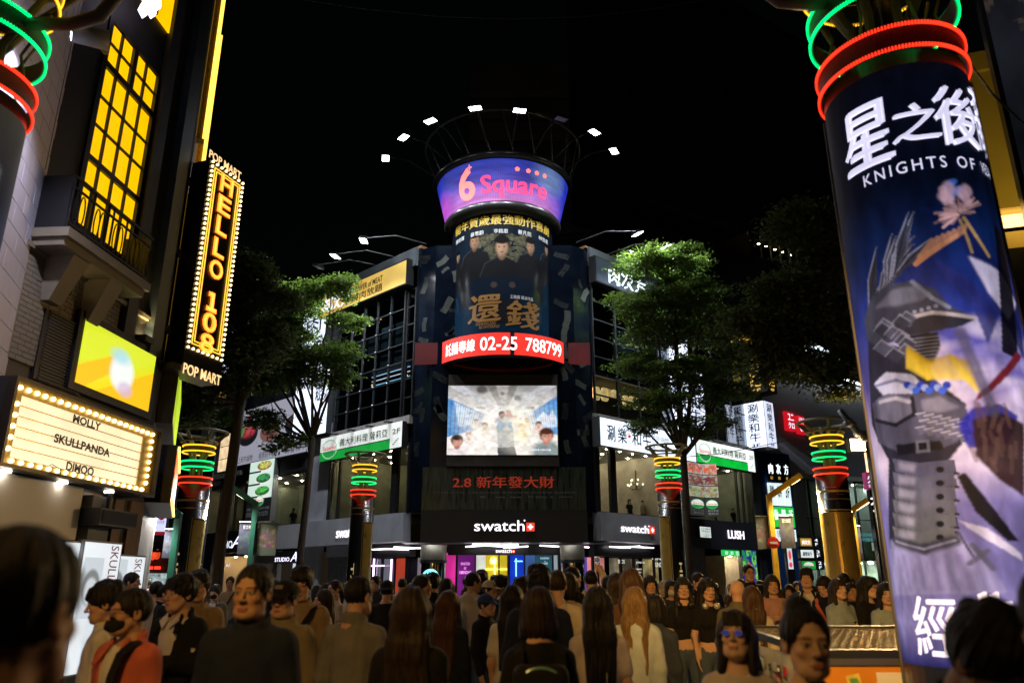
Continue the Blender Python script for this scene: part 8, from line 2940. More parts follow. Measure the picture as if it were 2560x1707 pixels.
SKIN = {'fair': skin_mat('skin_fair', (.50, .31, .22)), 'tan': skin_mat('skin_tan', (.40, .235, .15)), 'pale': skin_mat('skin_pale', (.56, .38, .29), (.42, .12, .11)), 'brown': skin_mat('skin_brown', (.29, .165, .10))}
HCOL = {'black': hair_mat('hair_black', (.007, .006, .0055)), 'dark': hair_mat('hair_dark_brown', (.018, .011, .007)), 'brown': hair_mat('hair_brown', (.04, .021, .011)), 'auburn': hair_mat('hair_auburn', (.05, .02, .009)),
  'blond': hair_mat('hair_light_brown', (.13, .08, .032)), 'grey': hair_mat('hair_grey', (.25, .24, .23))}

def fab(name, col, rough=.85, bump=.5):
 """Cloth: weave bump and slight unevenness."""
 return M('cloth_' + name, col, rough, vary=.16, vscale=7, bump=bump, bscale=240, spec=.2)

FAB = {}
for n_, c_ in dict(coral=(.48, .12, .08), white=(.62, .61, .58), navy=(.012, .018, .036), black=(.010, .010, .011), grey=(.17, .17, .165), olive=(.14, .13, .085), tan=(.30, .22, .13), beige=(.42, .35, .25), cream=(.55, .49, .38), denim=(.10, .15, .22),
       lightblue=(.30, .38, .46), paleblue=(.42, .50, .54), pink=(.45, .25, .24), darkdenim=(.03, .04, .06), brown=(.10, .055, .03), charcoal=(.035, .035, .04), blush=(.55, .5, .5), khaki=(.22, .19, .12), blue=(.03, .06, .2), jeans=(.06, .085, .13)).items():
 FAB[n_] = fab(n_, c_)

def np_obj(name, v, q, mat, parent, hp=None, smooth=True):
 me = bpy.data.meshes.new(name)
 me.vertices.add(len(v))
 me.vertices.foreach_set('co', np.ascontiguousarray(v, np.float32).ravel())
 me.loops.add(q.size)
 me.loops.foreach_set('vertex_index', np.ascontiguousarray(q, np.int32).ravel())
 me.polygons.add(len(q))
 me.polygons.foreach_set('loop_start', np.arange(0, q.size, 4, dtype=np.int32))
 me.update(calc_edges=True)
 me.validate()
 me.polygons.foreach_set('use_smooth', [True] * len(me.polygons))
 if hp is not None:
  a = me.attributes.new('hp', 'FLOAT_VECTOR', 'POINT')
  a.data.foreach_set('vector', np.ascontiguousarray(hp, np.float32).ravel())
 me.materials.append(mat)
 return link(name, me, parent)

SHARED = {}

def shared(key, name, fn, mat, parent):
 """One mesh datablock per shape; the colour sits on the object."""
 if key not in SHARED:
  v, q = fn()
  o = np_obj(name, v, q, mat, None)
  SHARED[key] = o.data
  o.parent = parent
  BASE[o.name] = BASE[parent.name]
 else:
  o = link(name, SHARED[key], parent)
 o.material_slots[0].link = 'OBJECT'
 o.material_slots[0].material = mat
 return o

class LocalMB(MB):
 """Builds in a person's own coordinates (no base shift)."""

 def build(s, name, mat, parent=None, smooth=False, mw=None):
  me = bpy.data.meshes.new(name)
  pts = s.v
  if mw is not None:
   pts = [tuple(mw @ Vector(p)) for p in pts]
  me.from_pydata(pts, [], s.f)
  me.update()
  if smooth:
   me.polygons.foreach_set('use_smooth', [True] * len(me.polygons))
  me.materials.append(mat)
  return link(name, me, parent)

NPEOPLE = []

def person(label, px, py, Y, yaw=180, sex='m', hair='short', hc='black', skin='fair', top='tee', tc='black', pose='down', hy=0, hp=0, hr=0, legs='jeans', inner=None, seed=None, lod=None, group=None, acc=(), h=None, dz=0.):
 """A standing person whose crown shows at pixel (px, py), Y metres ahead. yaw: 0 faces the camera, 90 the right, 180 away."""
 seed = len(NPEOPLE) if seed is None else seed
 c = at(px, py, Y)
 if h:
  c = at(px, 1453, Y)
  c.z = h
 sc = (c.z - dz) / (1.735 if hair not in ('mop', 'curly', 'bun') else 1.755)
 NPEOPLE.append((label, round(sc * 1.7, 2), Y))
 sc = min(max(sc, .86), 1.12)
 lod = lod if lod is not None else (0 if Y < 5.2 else 1 if Y < 11.8 else 2)
 vh, vb, vc, vr = ((.0034, .014, .0115, .0048), (.0052, .018, .015, .0075), (.0085, .026, .022, .011))[lod]
 t = T('person', label, 'person', (c.x, Y, dz), group)
 t.rotation_euler = (0, 0, R(yaw))
 t.scale = (sc, sc, sc)
 # head pose
 Rm = rot(R(hy), R(-hp), R(hr))
 piv = np.array([0, .04, -.10])
 hc0 = np.array([0, -.014, 1.603])
 def H(v):
  return (v - piv) @ Rm.T + piv + hc0
 hv, hq = head_mesh(sex, vh)
 bv, bq = body_mesh(sex, pose, vb)
 vs, qs, hps = [H(hv), bv], [hq, bq + len(hv)], [hv, np.tile([0, 0, -9.], (len(bv), 1))]
 n = len(hv) + len(bv)
 if lod < 2:
  J = joints(sex, pose)
  for i in range(2):
   el, wr = np.array(J['el'][i]), np.array(J['wr'][i])
   grip = (pose == 'phone') or (pose == 'onehand' and i == 0) or (pose == 'raise' and i == 0) or (pose == 'strap' and i == 1)
   v_, q_ = hand_mesh(grip)
   v_ = v_.copy()
   if i == 0:
    v_[:, 0] *= -1
    q_ = q_[:, ::-1]
   d = (wr - el) / np.linalg.norm(wr - el)
   zax = -d
   ref = np.array([0, -1., 0]) if abs(d[1]) < .8 else np.array([0, 0, 1.])
   if pose in ('down', 'relaxed'):
    ref = np.array([1. if i == 0 else -1., -.3, 0])
   yax = -(ref - zax * (ref @ zax))
   yax /= np.linalg.norm(yax)
   xax = np.cross(yax, zax)
   Rh = np.stack([xax, yax, zax], 1)
   s_ = .95 if sex == 'm' else .86
   v_ = (v_ * s_) @ Rh.T + wr
   vs.append(v_)
   qs.append(q_ + n)
   hps.append(np.tile([0, 0, -9.], (len(v_), 1)))
   n += len(v_)
 np_obj('body', np.concatenate(vs), np.concatenate(qs), SKIN[skin], t, np.concatenate(hps))
 if hair != 'bald':
  o = shared(('hair', hair, vr, seed % 3), 'hair', lambda: hair_mesh(hair, vr, seed % 3), HCOL[hc], t)
  off = hc0 + piv - Rm @ piv
  o.matrix_local = Matrix.Translation(off) @ Matrix([list(r) for r in Rm]).to_4x4()
  if lod < 2:
   w_ = shared(('wisps', hair, vr, seed % 3), 'hair_strands', lambda: wisps(hair, vr, seed % 3, 2600 if lod == 0 else 1200), HCOL[hc], t)
   w_.matrix_local = o.matrix_local.copy()
   w_['kind'] = 'stuff'
 o = shared(('top', sex, pose, top, vc, seed % 2), 'shirt' if top in ('tee', 'crop', 'shirt', 'sweater') else 'jacket', lambda: top_mesh(sex, pose, top, vc, seed % 2), FAB[tc], t)
 if inner:
  shared(('top', sex, pose, 'inner', vc, 0), 'inner_shirt', lambda: top_mesh(sex, pose, 'inner', vc, 0), FAB[inner], t)
 shared(('legs', sex, vb), 'trousers', lambda: legs_mesh(sex, vb), FAB[legs], t)
 for s in (-1, 1):
  o = shared('shoe', 'shoe', shoe_mesh, FAB['charcoal'], t)
  o.location = (s * .1, .02, 0)
 hm = Matrix.Translation(hc0 + piv) @ Matrix([list(r) for r in Rm]).to_4x4() @ Matrix.Translation(-piv)
 for a in acc:
  ACC[a[0]](t, hm, *a[1:])
 return t

# ------------------------------------------------------------------ accessories (made in the wearer's coordinates)
def a_sdf(name, fn, lo, hi, vox, mat, t, hm=None):
 P, l = _grid(lo, hi, vox)
 v, q = s_mesh(fn(P), l, vox)
 if hm is not None:
  m = np.array(hm)
  v = v @ m[:3, :3].T + m[:3, 3]
 return np_obj(name, v, q, mat, t)

def acc_mask(t, hm, col=(.010, .010, .012)):
 def f(P):
  d = s_ell(P, (0, -.048, -.062), (.066, .062, .058))
  d = smin(d, s_cap(P, (0, -.1, -.03), (0, -.105, -.07), .014, .022), .02)
  d = smax(d, P[2] + .018 - .12 * np.abs(P[0]), .006)
  d = smax(d, P[1] + .035, .006)
  return smax(d, -.112 - P[2], .01)
 a_sdf('face_mask', f, (-.08, -.14, -.13), (.08, 0, .0), .0045, fab('mask%.2f' % col[0], col), t, hm)
 for s in (-1, 1):
  LocalMB().tube([(s * .058, -.045, -.03), (s * .074, -.01, -.012), (s * .082, .03, .0)], .0016, 5).build('mask_loop', fab('mask%.2f' % col[0], col), t, mw=hm)

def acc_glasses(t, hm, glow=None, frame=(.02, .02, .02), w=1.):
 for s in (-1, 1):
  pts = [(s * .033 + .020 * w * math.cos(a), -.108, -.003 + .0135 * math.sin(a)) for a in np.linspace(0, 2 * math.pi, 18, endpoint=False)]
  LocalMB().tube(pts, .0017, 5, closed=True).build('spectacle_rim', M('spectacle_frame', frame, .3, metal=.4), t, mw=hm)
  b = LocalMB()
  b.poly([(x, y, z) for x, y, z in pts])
  b.build('lens', M('blue_glint_lens', (.02, .04, .2), .05, emit=(.05, .1, .9), es=.16) if glow else GLASS('spectacle_glass', (.95, .95, .95), .1), t, mw=hm)  # blue reflection put into the lens as colour and glow
  LocalMB().tube([(s * .054, -.105, 0), (s * .076, -.06, .002), (s * .083, .02, .0)], .0016, 5).build('temple', M('spectacle_frame', frame, .3, metal=.4), t, mw=hm)
 LocalMB().tube([(-.013, -.109, 0), (0, -.113, .003), (.013, -.109, 0)], .0016, 5).build('bridge', M('spectacle_frame', frame, .3, metal=.4), t, mw=hm)

def acc_cap(t, hm, colour='black', back=False, mark=None):
 def f(P):
  Y = P[1] if not back else -(P[1] - .04)
  Q = [P[0], Y, P[2]]
  d = s_ell(Q, (0, .02, .045), (.094, .114, .094))
  d = smax(d, .035 - P[2] - .1 * np.clip(-Y, -.1, .1), .01)
  br = s_ell(Q, (0, -.10, .045), (.078, .085, .5))
  br = smax(br, np.abs(P[2] - .048 + .35 * np.clip(-Y - .08, 0, .2) + 3. * P[0] ** 2) - .006, .006)
  br = smax(br, Y + .02, .01)
  return smin(d, br, .01)
 a_sdf('cap', f, (-.12, -.21, .0), (.12, .24 if back else .16, .16), .006, FAB[colour], t, hm)
 if mark:
  LocalMB().hexa([(-.03, -.100, .075), (.03, -.100, .075), (.03, -.096, .075), (-.03, -.096, .075), (-.028, -.090, .100), (.028, -.090, .100), (.028, -.086, .100), (-.028, -.086, .100)]).build('cap_badge', FAB[mark], t, mw=hm)

def acc_phones(t, hm, col=(.02, .02, .02)):
 m = M('headphone_%.2f' % col[0], col, .3, metal=.3 if col[0] > .2 else 0)
 pts = [(.085 * math.cos(a), .02 + .075 * math.sin(a), 1.445 + .03 * math.sin(a)) for a in np.linspace(R(-20), R(200), 18)]
 LocalMB().tube(pts, .009, 7).build('headphone_band', m, t)
 for s in (-1, 1):
  LocalMB().tube([(s * .072, -.075, 1.425), (s * .060, -.112, 1.42)], [.036, .034], 14).build('ear_cup', m, t, True)

def acc_strap(t, hm, side=1, colour='black', w=.05):
 pts = []
 for k in range(15):
  a = k / 14
  x = side * (.12 - .25 * a)
  pts.append((x, -.155 + .05 * abs(a - .5) ** 2 * 2 - .0 + (.055 if a < .1 else 0), 1.43 - .5 * a))
 b = LocalMB()
 n = []
 for x, y, z in pts:
  n.append(((x - w * .42, y, z - w * .25), (x + w * .42, y, z + w * .25)))
 for (a0, a1), (b0, b1) in zip(n[:-1], n[1:]):
  b.quad(a0, b0, b1, a1)
  b.quad((a0[0], a0[1] + .006, a0[2]), (a1[0], a1[1] + .006, a1[2]), (b1[0], b1[1] + .006, b1[2]), (b0[0], b0[1] + .006, b0[2]))
 b.build('bag_strap', FAB[colour], t)

def acc_shoulder_strap(t, hm, side=1, colour='black', w=.055):
 """A backpack strap over one shoulder, front to back."""
 prof = [(-.165, 1.02), (-.168, 1.15), (-.165, 1.28), (-.125, 1.40), (-.05, 1.455), (.04, 1.462), (.11, 1.42), (.15, 1.32), (.16, 1.15)]
 b = LocalMB()
 x0, x1 = side * .085, side * (.085 + w)
 for (y0, z0), (y1, z1) in zip(prof[:-1], prof[1:]):
  dzx = -.018
  b.hexa([(x0, y0, z0), (x1, y0, z0 + dzx), (x1, y0 + .01, z0 + dzx - .004), (x0, y0 + .01, z0 - .004), (x0, y1, z1), (x1, y1, z1 + dzx), (x1, y1 + .01, z1 + dzx - .004), (x0, y1 + .01, z1 - .004)])
 b.build('backpack_strap', FAB[colour], t)

def acc_backpack(t, hm, colour='black', charm=False):
 def f(P):
  d = s_box(P, (0, .235, 1.16), (.145, .075, .2), .05)
  return smin(d, s_box(P, (0, .31, 1.07), (.10, .03, .09), .025), .02)
 o = a_sdf('backpack', f, (-.2, .1, .9), (.2, .4, 1.42), .011, FAB[colour], t)
 pts = [(.09 * math.cos(a), .30, 1.30 + .05 * math.sin(a)) for a in np.linspace(0, math.pi, 12)]
 LocalMB().tube(pts, .008, 6).build('backpack_loop', M('reflective_trim', (.3, .4, .38), .25, metal=.6), o)
 for s in (-1, 1):
  acc_shoulder_strap(t, hm, s, colour)
 if charm:
  m = M('plush_white', (.6, .56, .5), .95, bump=.8, bscale=120)
  c = T('plush_charm', 'small white plush bear charm hanging on the black backpack', 'plush toy', (0, 0, 0))
  c.location = Vector(t.location) + Matrix.Rotation(t.rotation_euler.z, 3, 'Z') @ Vector((.0, .40, 1.05)) * t.scale.x
  c.rotation_euler = t.rotation_euler
  BASE[c.name] = Vector((0, 0, 0))
  def g(P):
   d = s_ell(P, (0, .02, .0), (.045, .035, .05))
   d = smin(d, s_ell(P, (0, .02, .07), (.036, .034, .032)), .008)
   for s in (-1, 1):
    d = smin(d, s_ell(P, (s * .036, .02, .09), (.016, .01, .016)), .006)
    d = smin(d, s_cap(P, (s * .03, .03, .02), (s * .065, .04, .0), .016), .008)
    d = smin(d, s_cap(P, (s * .02, .03, -.03), (s * .04, .05, -.06), .018), .008)
   return d
  a_sdf('plush_body', g, (-.1, -.04, -.09), (.1, .09, .13), .004, m, c)
  LocalMB().tube([(.018 * math.cos(a), .02, .135 + .022 * math.sin(a)) for a in np.linspace(0, 2 * math.pi, 16, endpoint=False)], .005, 6, closed=True).build('key_ring', M('ring_green', (.5, .55, .1), .3, metal=.5), c)
  LocalMB().tube([(0, .02, .157), (0, .0, .21)], .004, 5).build('charm_cord', FAB['black'], c)

def acc_phone(t, hm, pose='phone', lit=True):
 if pose == 'phone':
  c, tilt = (-.01, -.335, 1.19), R(-50)
 else:
  c, tilt = (-.10, -.29, 1.85), R(5)
 p = T('mobile_phone', {'phone': 'mobile phone held in both hands by the woman in the denim shirt', 'raise': 'mobile phone held up high filming the tower screen'}[pose], 'phone', (0, 0, 0))
 rz = Matrix.Rotation(t.rotation_euler.z, 3, 'Z')
 p.location = Vector(t.location) + rz @ Vector(c) * t.scale.x
 p.rotation_euler = (Matrix.Rotation(t.rotation_euler.z, 3, 'Z') @ Matrix.Rotation(tilt, 3, 'X')).to_euler()
 BASE[p.name] = Vector()
 LocalMB().box((-.038, -.004, -.078), (.038, .004, .078)).build('phone_body', M('phone_black', (.01, .01, .012), .2), p)
 cv = Canvas(10, 18, (.02, .03, .05))
 rn = random.Random(3)
 for k in range(14):
  cv.ell(rn.random(), rn.random(), .12, .06, rn.choice([(.2, .3, .5), (.6, .6, .6), (.1, .15, .3)]), .6)
 fr = Fr(0, 0, -1, 0)
 class _F:
  def m(s, u, v, w=0):
   return Vector((-u, .0055 + w, v))
 cv.build('phone_screen', _F(), -.034, .034, -.072, .072, 0, PAINT('phone_light', .9), p)

def acc_bag(t, hm, colour='tan', side=1, label='shoulder bag', hang=.95):
 def f(P):
  d = s_box(P, (side * .03, -.2, hang), (.13, .055, .10), .045)
  return smax(d, -s_ell(P, (side * .03, -.2, hang + .13), (.1, .06, .05)), .02)
 o = a_sdf('bag', f, (-.22, -.3, hang - .15), (.22, -.1, hang + .16), .011, FAB[colour], t)
 acc_strap(t, hm, side, colour, .035)

def acc_collar(t, hm, colour='white'):
 """Open shirt collar showing over a jacket."""
 for s in (-1, 1):
  LocalMB().hexa([(s * .02, -.085, 1.43), (s * .06, -.06, 1.47), (s * .062, -.052, 1.47), (s * .02, -.078, 1.43), (s * .03, -.125, 1.37), (s * .085, -.10, 1.42), (s * .088, -.092, 1.42), (s * .03, -.118, 1.37)]).build('collar_point', FAB[colour], t)

def acc_print(t, hm, back=False, colour='white'):
 """Chest or back print: a few brush shapes laid on the cloth."""
 rn = random.Random(5)
 y = -.148 if not back else .150
 for k in range(6):
  x, z = rn.uniform(-.07, .07), rn.uniform(1.12, 1.30)
  b = LocalMB()
  pts = [(x + (.012 + .012 * math.sin(q * 2)) * math.cos(a) * 1.6, y + (.006 if not back else -.006) * abs(x) * 10, z + .03 * math.sin(a)) for q, a in enumerate(np.linspace(0, 2 * math.pi, 9, endpoint=False))]
  b.poly(pts)
  b.build('shirt_print', FAB[colour], t)

def acc_paperbag(t, hm):
 p = T('paper_bag', 'crumpled orange paper bag on the arm of the woman in the denim shirt', 'paper bag', (0, 0, 0))
 p.location = Vector(t.location) + Matrix.Rotation(t.rotation_euler.z, 3, 'Z') @ Vector((.03, -.28, .9)) * t.scale.x
 p.rotation_euler = t.rotation_euler
 BASE[p.name] = Vector()
 def f(P):
  d = s_box(P, (0, 0, 0), (.11, .05, .16), .03)
  return d + .006 * np.sin(P[0] * 60 + P[2] * 45) * np.sin(P[2] * 50 - P[1] * 40)
 a_sdf('bag_body', f, (-.15, -.09, -.2), (.15, .09, .2), .01, M('kraft_orange', (.55, .27, .08), .7, vary=.2, vscale=12), p)
 LocalMB().tube([(-.06, 0, .15), (-.05, .0, .25), (.05, 0, .25), (.06, 0, .15)], .005, 5).build('bag_handle', M('kraft_orange', (.55, .27, .08), .7), p)

ACC = dict(mask=acc_mask, glasses=acc_glasses, cap=acc_cap, headphones=acc_phones, strap=acc_strap, sstrap=acc_shoulder_strap, backpack=acc_backpack, phone=acc_phone, bag=acc_bag, collar=acc_collar, print=acc_print, paperbag=acc_paperbag)
# ------------------------------------------------------------------ the crowd, nearest first
Pn = person
Pn('blurred dark head and shoulders of someone very close at the left edge', 72, 1322, 1.25, 178, hair='short', top='jacket', tc='brown', skin='tan')
Pn('man with black face mask and glasses in a coral shirt over white tee', 338, 1471, 4.27, -28, hair='short', top='openjacket', tc='coral', inner='white', hy=-14, skin='tan', acc=(('mask',), ('glasses',), ('sstrap', 1)))
Pn('person in white shirt looking left just behind the masked man', 282, 1446, 5.12, -70, hair='mop', top='shirt', tc='white', hp=-10)
Pn('young man in black jacket and open white collar glancing left', 462, 1431, 5.73, -22, hair='mop', top='openjacket', tc='black', inner='white', hy=-12, pose='phone', acc=(('collar',),))
Pn('man in tan jacket half hidden behind the young man in black jacket', 502, 1422, 6.95, 18, hair='mop', top='jacket', tc='tan', acc=(('strap', -1),))
Pn('smiling man with cropped hair in a navy padded jacket, left foreground', 640, 1409, 3.78, -6, hair='crop', top='jacket', tc='navy', skin='tan')
Pn('man in black cap and khaki jacket beside the navy jacket man', 716, 1450, 5.37, -10, hair='short', top='jacket', tc='khaki', acc=(('cap', 'black', False, 'grey'),))
Pn('tall young man in tan jacket with black strap behind the cap wearer', 758, 1411, 6.47, 6, hair='mop', top='jacket', tc='tan', acc=(('strap', 1, 'black', .07),), hp=-6)
Pn('man in beige tee with a bag strap in front of the music shop', 577, 1440, 16.8, 12, hair='short', top='tee', tc='beige', acc=(('strap', 1),))
Pn('man in mask and olive jacket over white tee walking from the music shop', 540, 1460, 13.44, 0, hair='mop', top='openjacket', tc='olive', inner='white', acc=(('mask',),))
Pn('man in profile in front of the white light boxes at the left', 332, 1430, 11.35, 95, hair='short', top='tee', tc='charcoal', skin='tan')
Pn('person in beige tee seen from behind near the left pillar', 394, 1452, 10.98, 172, hair='short', top='tee', tc='beige')
Pn('dark-haired person beside the beige tee near the left pillar', 412, 1461, 10.98, 120, hair='short', top='jacket', tc='black')
Pn('woman with long dark hair and white tee looking left behind the tan jacket', 812, 1472, 8.78, -62, 'f', 'longfront', 'dark', top='tee', tc='white')
Pn('woman with tied hair and beige top behind the grey shirt man', 838, 1449, 11.2, -48, 'f', 'pony', top='tee', tc='beige', acc=(('strap', -1),))
Pn('woman with long black hair seen from behind right of the tan jacket', 816, 1457, 11.22, 176, 'f', 'long', top='tee', tc='charcoal')
Pn('broad man in grey shirt seen from behind in the left middle', 897, 1439, 5.12, 162, hair='crop', top='shirt', tc='grey', hy=-8)
Pn('person in black tee with backwards cap seen from behind', 969, 1450, 10, 172, hair='short', top='tee', tc='black', acc=(('cap', 'black', True),))
Pn('man in dark jacket in profile facing right before the clock column', 1055, 1437, 9.03, 78, hair='short', top='jacket', tc='charcoal', skin='tan')
Pn('woman with very long dark hair filling the centre foreground, seen from behind', 1032, 1470, 4.03, 174, 'f', 'longwave', 'dark', top='jacket', tc='black')
Pn('woman with auburn hair and navy top seen from behind', 1123, 1476, 6.47, 158, 'f', 'long', 'auburn', top='shirt', tc='navy')
Pn('dark-haired person in black standing before the left clock ring', 1084, 1430, 10.64, 165, hair='mop', top='jacket', tc='black')
Pn('woman with black bob and dark coat left of the cream hoodie', 1116, 1446, 10.25, 170, 'f', 'bob', top='jacket', tc='black')
Pn('man in cream hoodie facing the shop doors', 1182, 1430, 10.75, 138, hair='short', top='hoodie', tc='cream', hy=-20)
Pn('dark-haired man in black right behind the cream hoodie', 1205, 1423, 11.87, 178, hair='mop', top='jacket', tc='black')
Pn('person in pale baseball cap turned toward the man in printed tee', 1224, 1450, 10.98, 60, 'f', 'short', top='tee', tc='olive', acc=(('cap', 'cream', False),))
Pn('young man with tousled hair and printed black tee in profile facing left', 1252, 1436, 11.1, -70, hair='curly', top='tee', tc='black', acc=(('print',),))
Pn('youth in blue cap and black jacket in front of the pale cap wearer', 1216, 1484, 8.54, 62, hair='short', top='jacket', tc='black', acc=(('cap', 'blue', False, 'grey'),))
Pn('woman with long black hair in white tee left of the bob-haired woman', 1282, 1462, 6.47, 165, 'f', 'long', top='tee', tc='white')
Pn('woman in navy top in profile beside the tall dark-haired man', 1310, 1440, 7.2, -78, 'f', 'midlong', top='shirt', tc='navy')
Pn('tall man with thick black hair and navy shirt with back print, seen from behind', 1346, 1409, 5.98, 180, hair='mop', top='jacket', tc='navy', acc=(('print', True),))
Pn('woman with dark bob and black backpack with plush charm, seen from behind', 1346, 1470, 4.15, 180, 'f', 'bob', 'dark', top='tee', tc='black', acc=(('backpack', 'black', True),), seed=31)
Pn('short-haired man in cream tee right of the tall dark-haired man', 1392, 1425, 7.32, 176, hair='short', hc='dark', top='tee', tc='cream')
Pn('woman with black hair in beige sweater seen from behind', 1420, 1432, 7.93, 172, 'f', 'bob', top='sweater', tc='beige', seed=33)
Pn('man turned right in front of the right clock ring', 1430, 1416, 10.49, 118, hair='short', top='jacket', tc='black')
Pn('person in cream top raising a phone above the crowd', 1477, 1425, 10.98, 176, hair='short', top='hoodie', tc='cream', pose='raise', acc=(('phone', 'raise'),))
Pn('woman with long straight black hair over a white tee, seen from behind', 1492, 1467, 5.12, 180, 'f', 'long', top='tee', tc='blush')
Pn('woman with long brown hair and brown top, taller than her neighbours', 1575, 1420, 7.08, 178, 'f', 'long', 'brown', top='shirt', tc='brown')
Pn('woman with long dark hair left of the brown-haired woman', 1540, 1432, 8.78, 170, 'f', 'long', 'dark', top='jacket', tc='black')
Pn('short dark-haired person before the pink window', 1520, 1438, 10.25, 176, hair='short', top='tee', tc='charcoal')
Pn('woman with light brown hair and pale blue hooded top, seen from behind', 1585, 1467, 6.22, 168, 'f', 'long', 'blond', top='hoodie', tc='paleblue')
Pn('person with black bob in dark denim jacket turned to the right', 1635, 1486, 6.59, 148, 'f', 'bob', top='jacket', tc='darkdenim', seed=35)
Pn('woman with wavy dark hair and black jacket facing the camera', 1624, 1437, 10.98, 2, 'f', 'longfront', top='jacket', tc='black', seed=41)
Pn('woman with white face mask by the right middle pillar', 1676, 1449, 12.32, 4, 'f', 'bob', top='tee', tc='charcoal', acc=(('mask', (.5, .5, .5)),), seed=42)
Pn('grey-haired person left of the white mask wearer', 1660, 1451, 13.22, 10, 'f', 'bob', 'grey', top='jacket', tc='charcoal', seed=44)
Pn('woman in black crop top with dark headphones round her neck', 1706, 1442, 9.27, -8, 'f', 'longfront', top='crop', tc='black', acc=(('headphones',),), seed=45, hp=4)
Pn('woman with fringe and silver headphones in black zip top', 1766, 1443, 9.03, 6, 'f', 'longfront', top='crop', tc='black', acc=(('headphones', (.5, .5, .5)),), seed=48, hp=-4)
Pn('bald man in olive grey shirt seen from behind', 1840, 1448, 8.3, 158, hair='bald', top='shirt', tc='olive', skin='fair', hy=-12)
Pn('tall man with glasses and black jacket facing us by the mural', 1870, 1409, 13.44, 2, hair='crop', top='jacket', tc='black', acc=(('glasses',),))
Pn('bespectacled man in dark clothes left of the bald man', 1744, 1430, 12.32, 30, hair='short', top='jacket', tc='black', acc=(('glasses',),))
Pn('woman with long brown hair and cream blouse beside the bald man', 1878, 1464, 7.93, 172, 'f', 'long', 'brown', top='shirt', tc='cream')
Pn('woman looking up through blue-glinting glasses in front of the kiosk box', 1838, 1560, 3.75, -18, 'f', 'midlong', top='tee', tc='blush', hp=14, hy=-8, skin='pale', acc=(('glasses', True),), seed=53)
Pn('woman with hair in a bun and white top close in front of the kiosk', 2003, 1500, 2.75, -2, 'f', 'bun', top='tee', tc='white', skin='pale', acc=(('strap', -1, 'coral', .05),), seed=51)
Pn('woman in pink sweater with tan bag behind the kiosk', 1928, 1436, 10.75, -8, 'f', 'midlong', 'dark', top='sweater', tc='pink', pose='phone', acc=(('bag', 'tan', 1, 'x', 1.02),), seed=52)
Pn('man in black jacket with raised chin behind the kiosk', 2013, 1418, 10.98, -22, hair='mop', top='openjacket', tc='black', inner='white', hp=12)
Pn('woman in black looking down with an orange strap', 2060, 1436, 10.61, -45, 'f', 'midlong', top='jacket', tc='black', hp=-20, acc=(('strap', -1, 'coral'),), seed=55)
Pn('woman in blue denim shirt holding a phone and paper bag', 2094, 1447, 9.64, 14, 'f', 'midlong', 'dark', top='shirt', tc='lightblue', pose='phone', acc=(('phone', 'phone'), ('paperbag',)), hp=8, skin='pale', seed=57)
Pn('face peering out between the denim shirt and the black tee', 2124, 1456, 11.22, 5, hair='short', top='jacket', tc='black', skin='tan')
Pn('woman with glasses in printed black tee facing right', 2166, 1439, 9.39, 34, 'f', 'midlong', top='tee', tc='black', acc=(('glasses',), ('print',)), skin='pale', seed=59)
Pn('woman in light blue tee next to the near pillar', 2212, 1456, 9.03, -14, 'f', 'midlong', top='tee', tc='lightblue', pose='onehand', skin='pale', seed=61)
Pn('man with cropped curly hair looking down in the right foreground', 2398, 1463, 2, 12, hair='curly', top='jacket', tc='black', hp=-34, hy=8, skin='brown')
Pn('dark head cut off by the right edge', 2650, 1400, 1.6, 178, hair='short', top='jacket', tc='black', skin='tan')
# deeper in the crowd: only heads and shoulders show
rn = random.Random(77)
LM = ((480, 'the left alley'), (700, 'the restaurant building'), (900, 'the grey shutter'), (1120, 'the left clock column'), (1400, 'the watch shop doors'), (1500, 'the right clock column'), (1680, 'the pink window'), (1900, 'the soap shop'), (2000, 'the blue directory board'), (2120, 'the wide gold pillar'), (9999, 'the glass store'))
HN = dict(short='short hair', mop='thick hair', crop='cropped hair', long='long hair', bob='bobbed hair', midlong='shoulder-length hair', pony='a ponytail')
cols = ['black', 'charcoal', 'navy', 'grey', 'black', 'beige', 'white', 'brown', 'olive', 'black']
spots_ = [(x + rn.uniform(-9, 9), rn.uniform(12.5, 25)) for x in range(1480, 2270, 21)] + [(x + rn.uniform(-10, 10), rn.uniform(13, 26)) for x in range(760, 1480, 34)] + [(x + rn.uniform(-10, 10), rn.uniform(14, 25)) for x in (365, 440, 520, 600, 680, 720)]
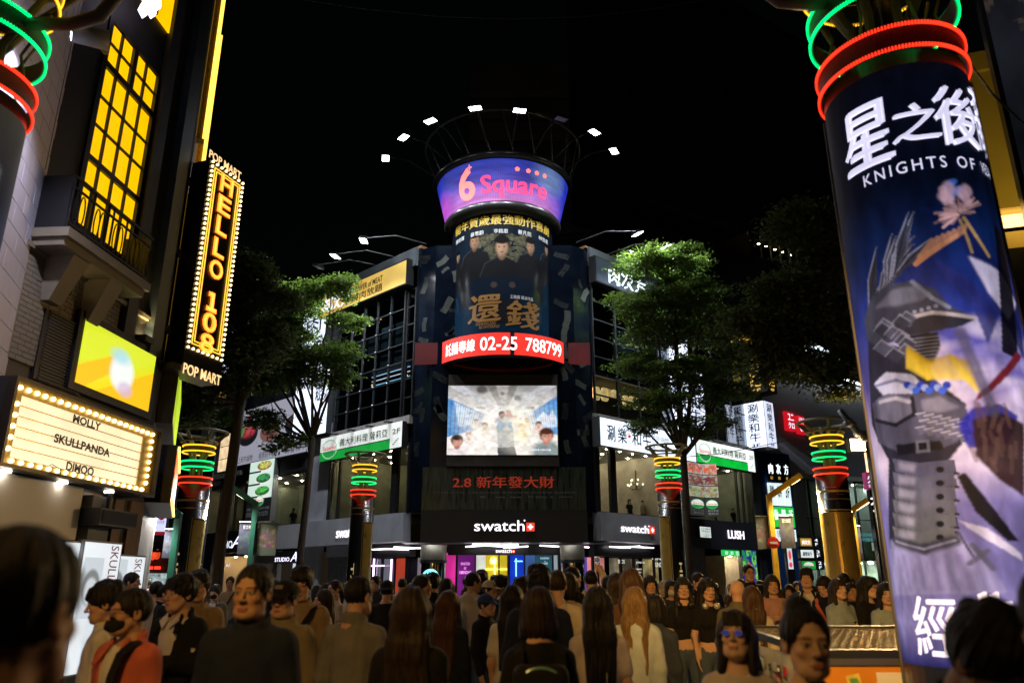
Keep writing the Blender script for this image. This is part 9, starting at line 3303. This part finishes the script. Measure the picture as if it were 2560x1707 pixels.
for px, Y in spots_:
 sx = rn.choice('mf')
 hs = rn.choice(('short', 'mop', 'crop')) if sx == 'm' else rn.choice(('long', 'bob', 'midlong', 'pony'))
 hcol, gar, gcol = rn.choice(('black', 'black', 'dark', 'brown')), rn.choice(('tee', 'shirt', 'jacket')), rn.choice(cols)
 lab = 'pedestrian with %s, %s %s, deep in the crowd before %s' % ('a ponytail' if hs == 'pony' else {'dark': 'brown'}.get(hcol, hcol) + ' ' + HN[hs], gcol, gar, [n for x, n in LM if px < x][0])
 Pn(lab, px, 0, Y, rn.choice((175, 185, 160, 0, 20, -30, 120, -90)), sx, hs, hcol, rn.choice(('fair', 'tan', 'pale')), gar, gcol, 'down', h=rn.uniform(1.60, 1.8) if sx == 'm' else rn.uniform(1.52, 1.68), group='heads deep in the crowd', lod=2)
# diners at the upper windows
for px, py, fr, w, lab, hr_, cl_ in ((1573, 1247, RW, -1.6, 'diner with dark hair at the left table of the upper right window', 'bob', 'black'), (1606, 1250, RW, -1.4, 'diner in pale top in the middle of the upper right window', 'short', 'beige'),
          (1634, 1244, RW, -1.2, 'diner with raised arm beside the pillar in the upper right window', 'mop', 'charcoal'), (735, 1270, LW, -1., 'diner alone in the upper window of the restaurant on the left', 'mop', 'black'),
          (1832, 1270, RW, -1.2, 'left diner in the window over the soap shop', 'short', 'black'), (1858, 1270, RW, -1.2, 'right diner in the window over the soap shop', 'bob', 'charcoal')):
 u, v = fr.uv(px, py, w)
 p = fr.m(u, v, w)
 Pn(lab, px, py, p.y, 30, hair=hr_, top='tee', tc=cl_, lod=2, dz=p.z - 1.66, group='diners at the upper windows')
ch = T('chandelier', 'black chandelier with small white shades in the upper right window', 'chandelier', RW.m(*RW.uv(1590, 1205, -2), -2))
c0 = RW.m(*RW.uv(1590, 1213, -2), -2)
MB().tube([c0 + Vector((0, 0, .9)), c0 + Vector((0, 0, -.25))], .03, 8).build('stem', m_black, ch)
for lev, n_, rr in ((.0, 8, .5), (.28, 5, .3)):
 for k in range(n_):
  a = 2 * math.pi * k / n_
  d = Vector((math.cos(a), math.sin(a), 0))
  MB().tube([c0 + Vector((0, 0, -.2 + lev)), c0 + d * rr * .6 + Vector((0, 0, -.25 + lev)), c0 + d * rr + Vector((0, 0, -.05 + lev))], .014, 6).build('arm', m_black, ch)
  MB().lathe(c0 + d * rr + Vector((0, 0, lev)), [(.03, -.04), (.06, .06), (.05, .08)], 10).build('shade', EM('chandelier_shade', (1., .8, .5), 3.), ch)
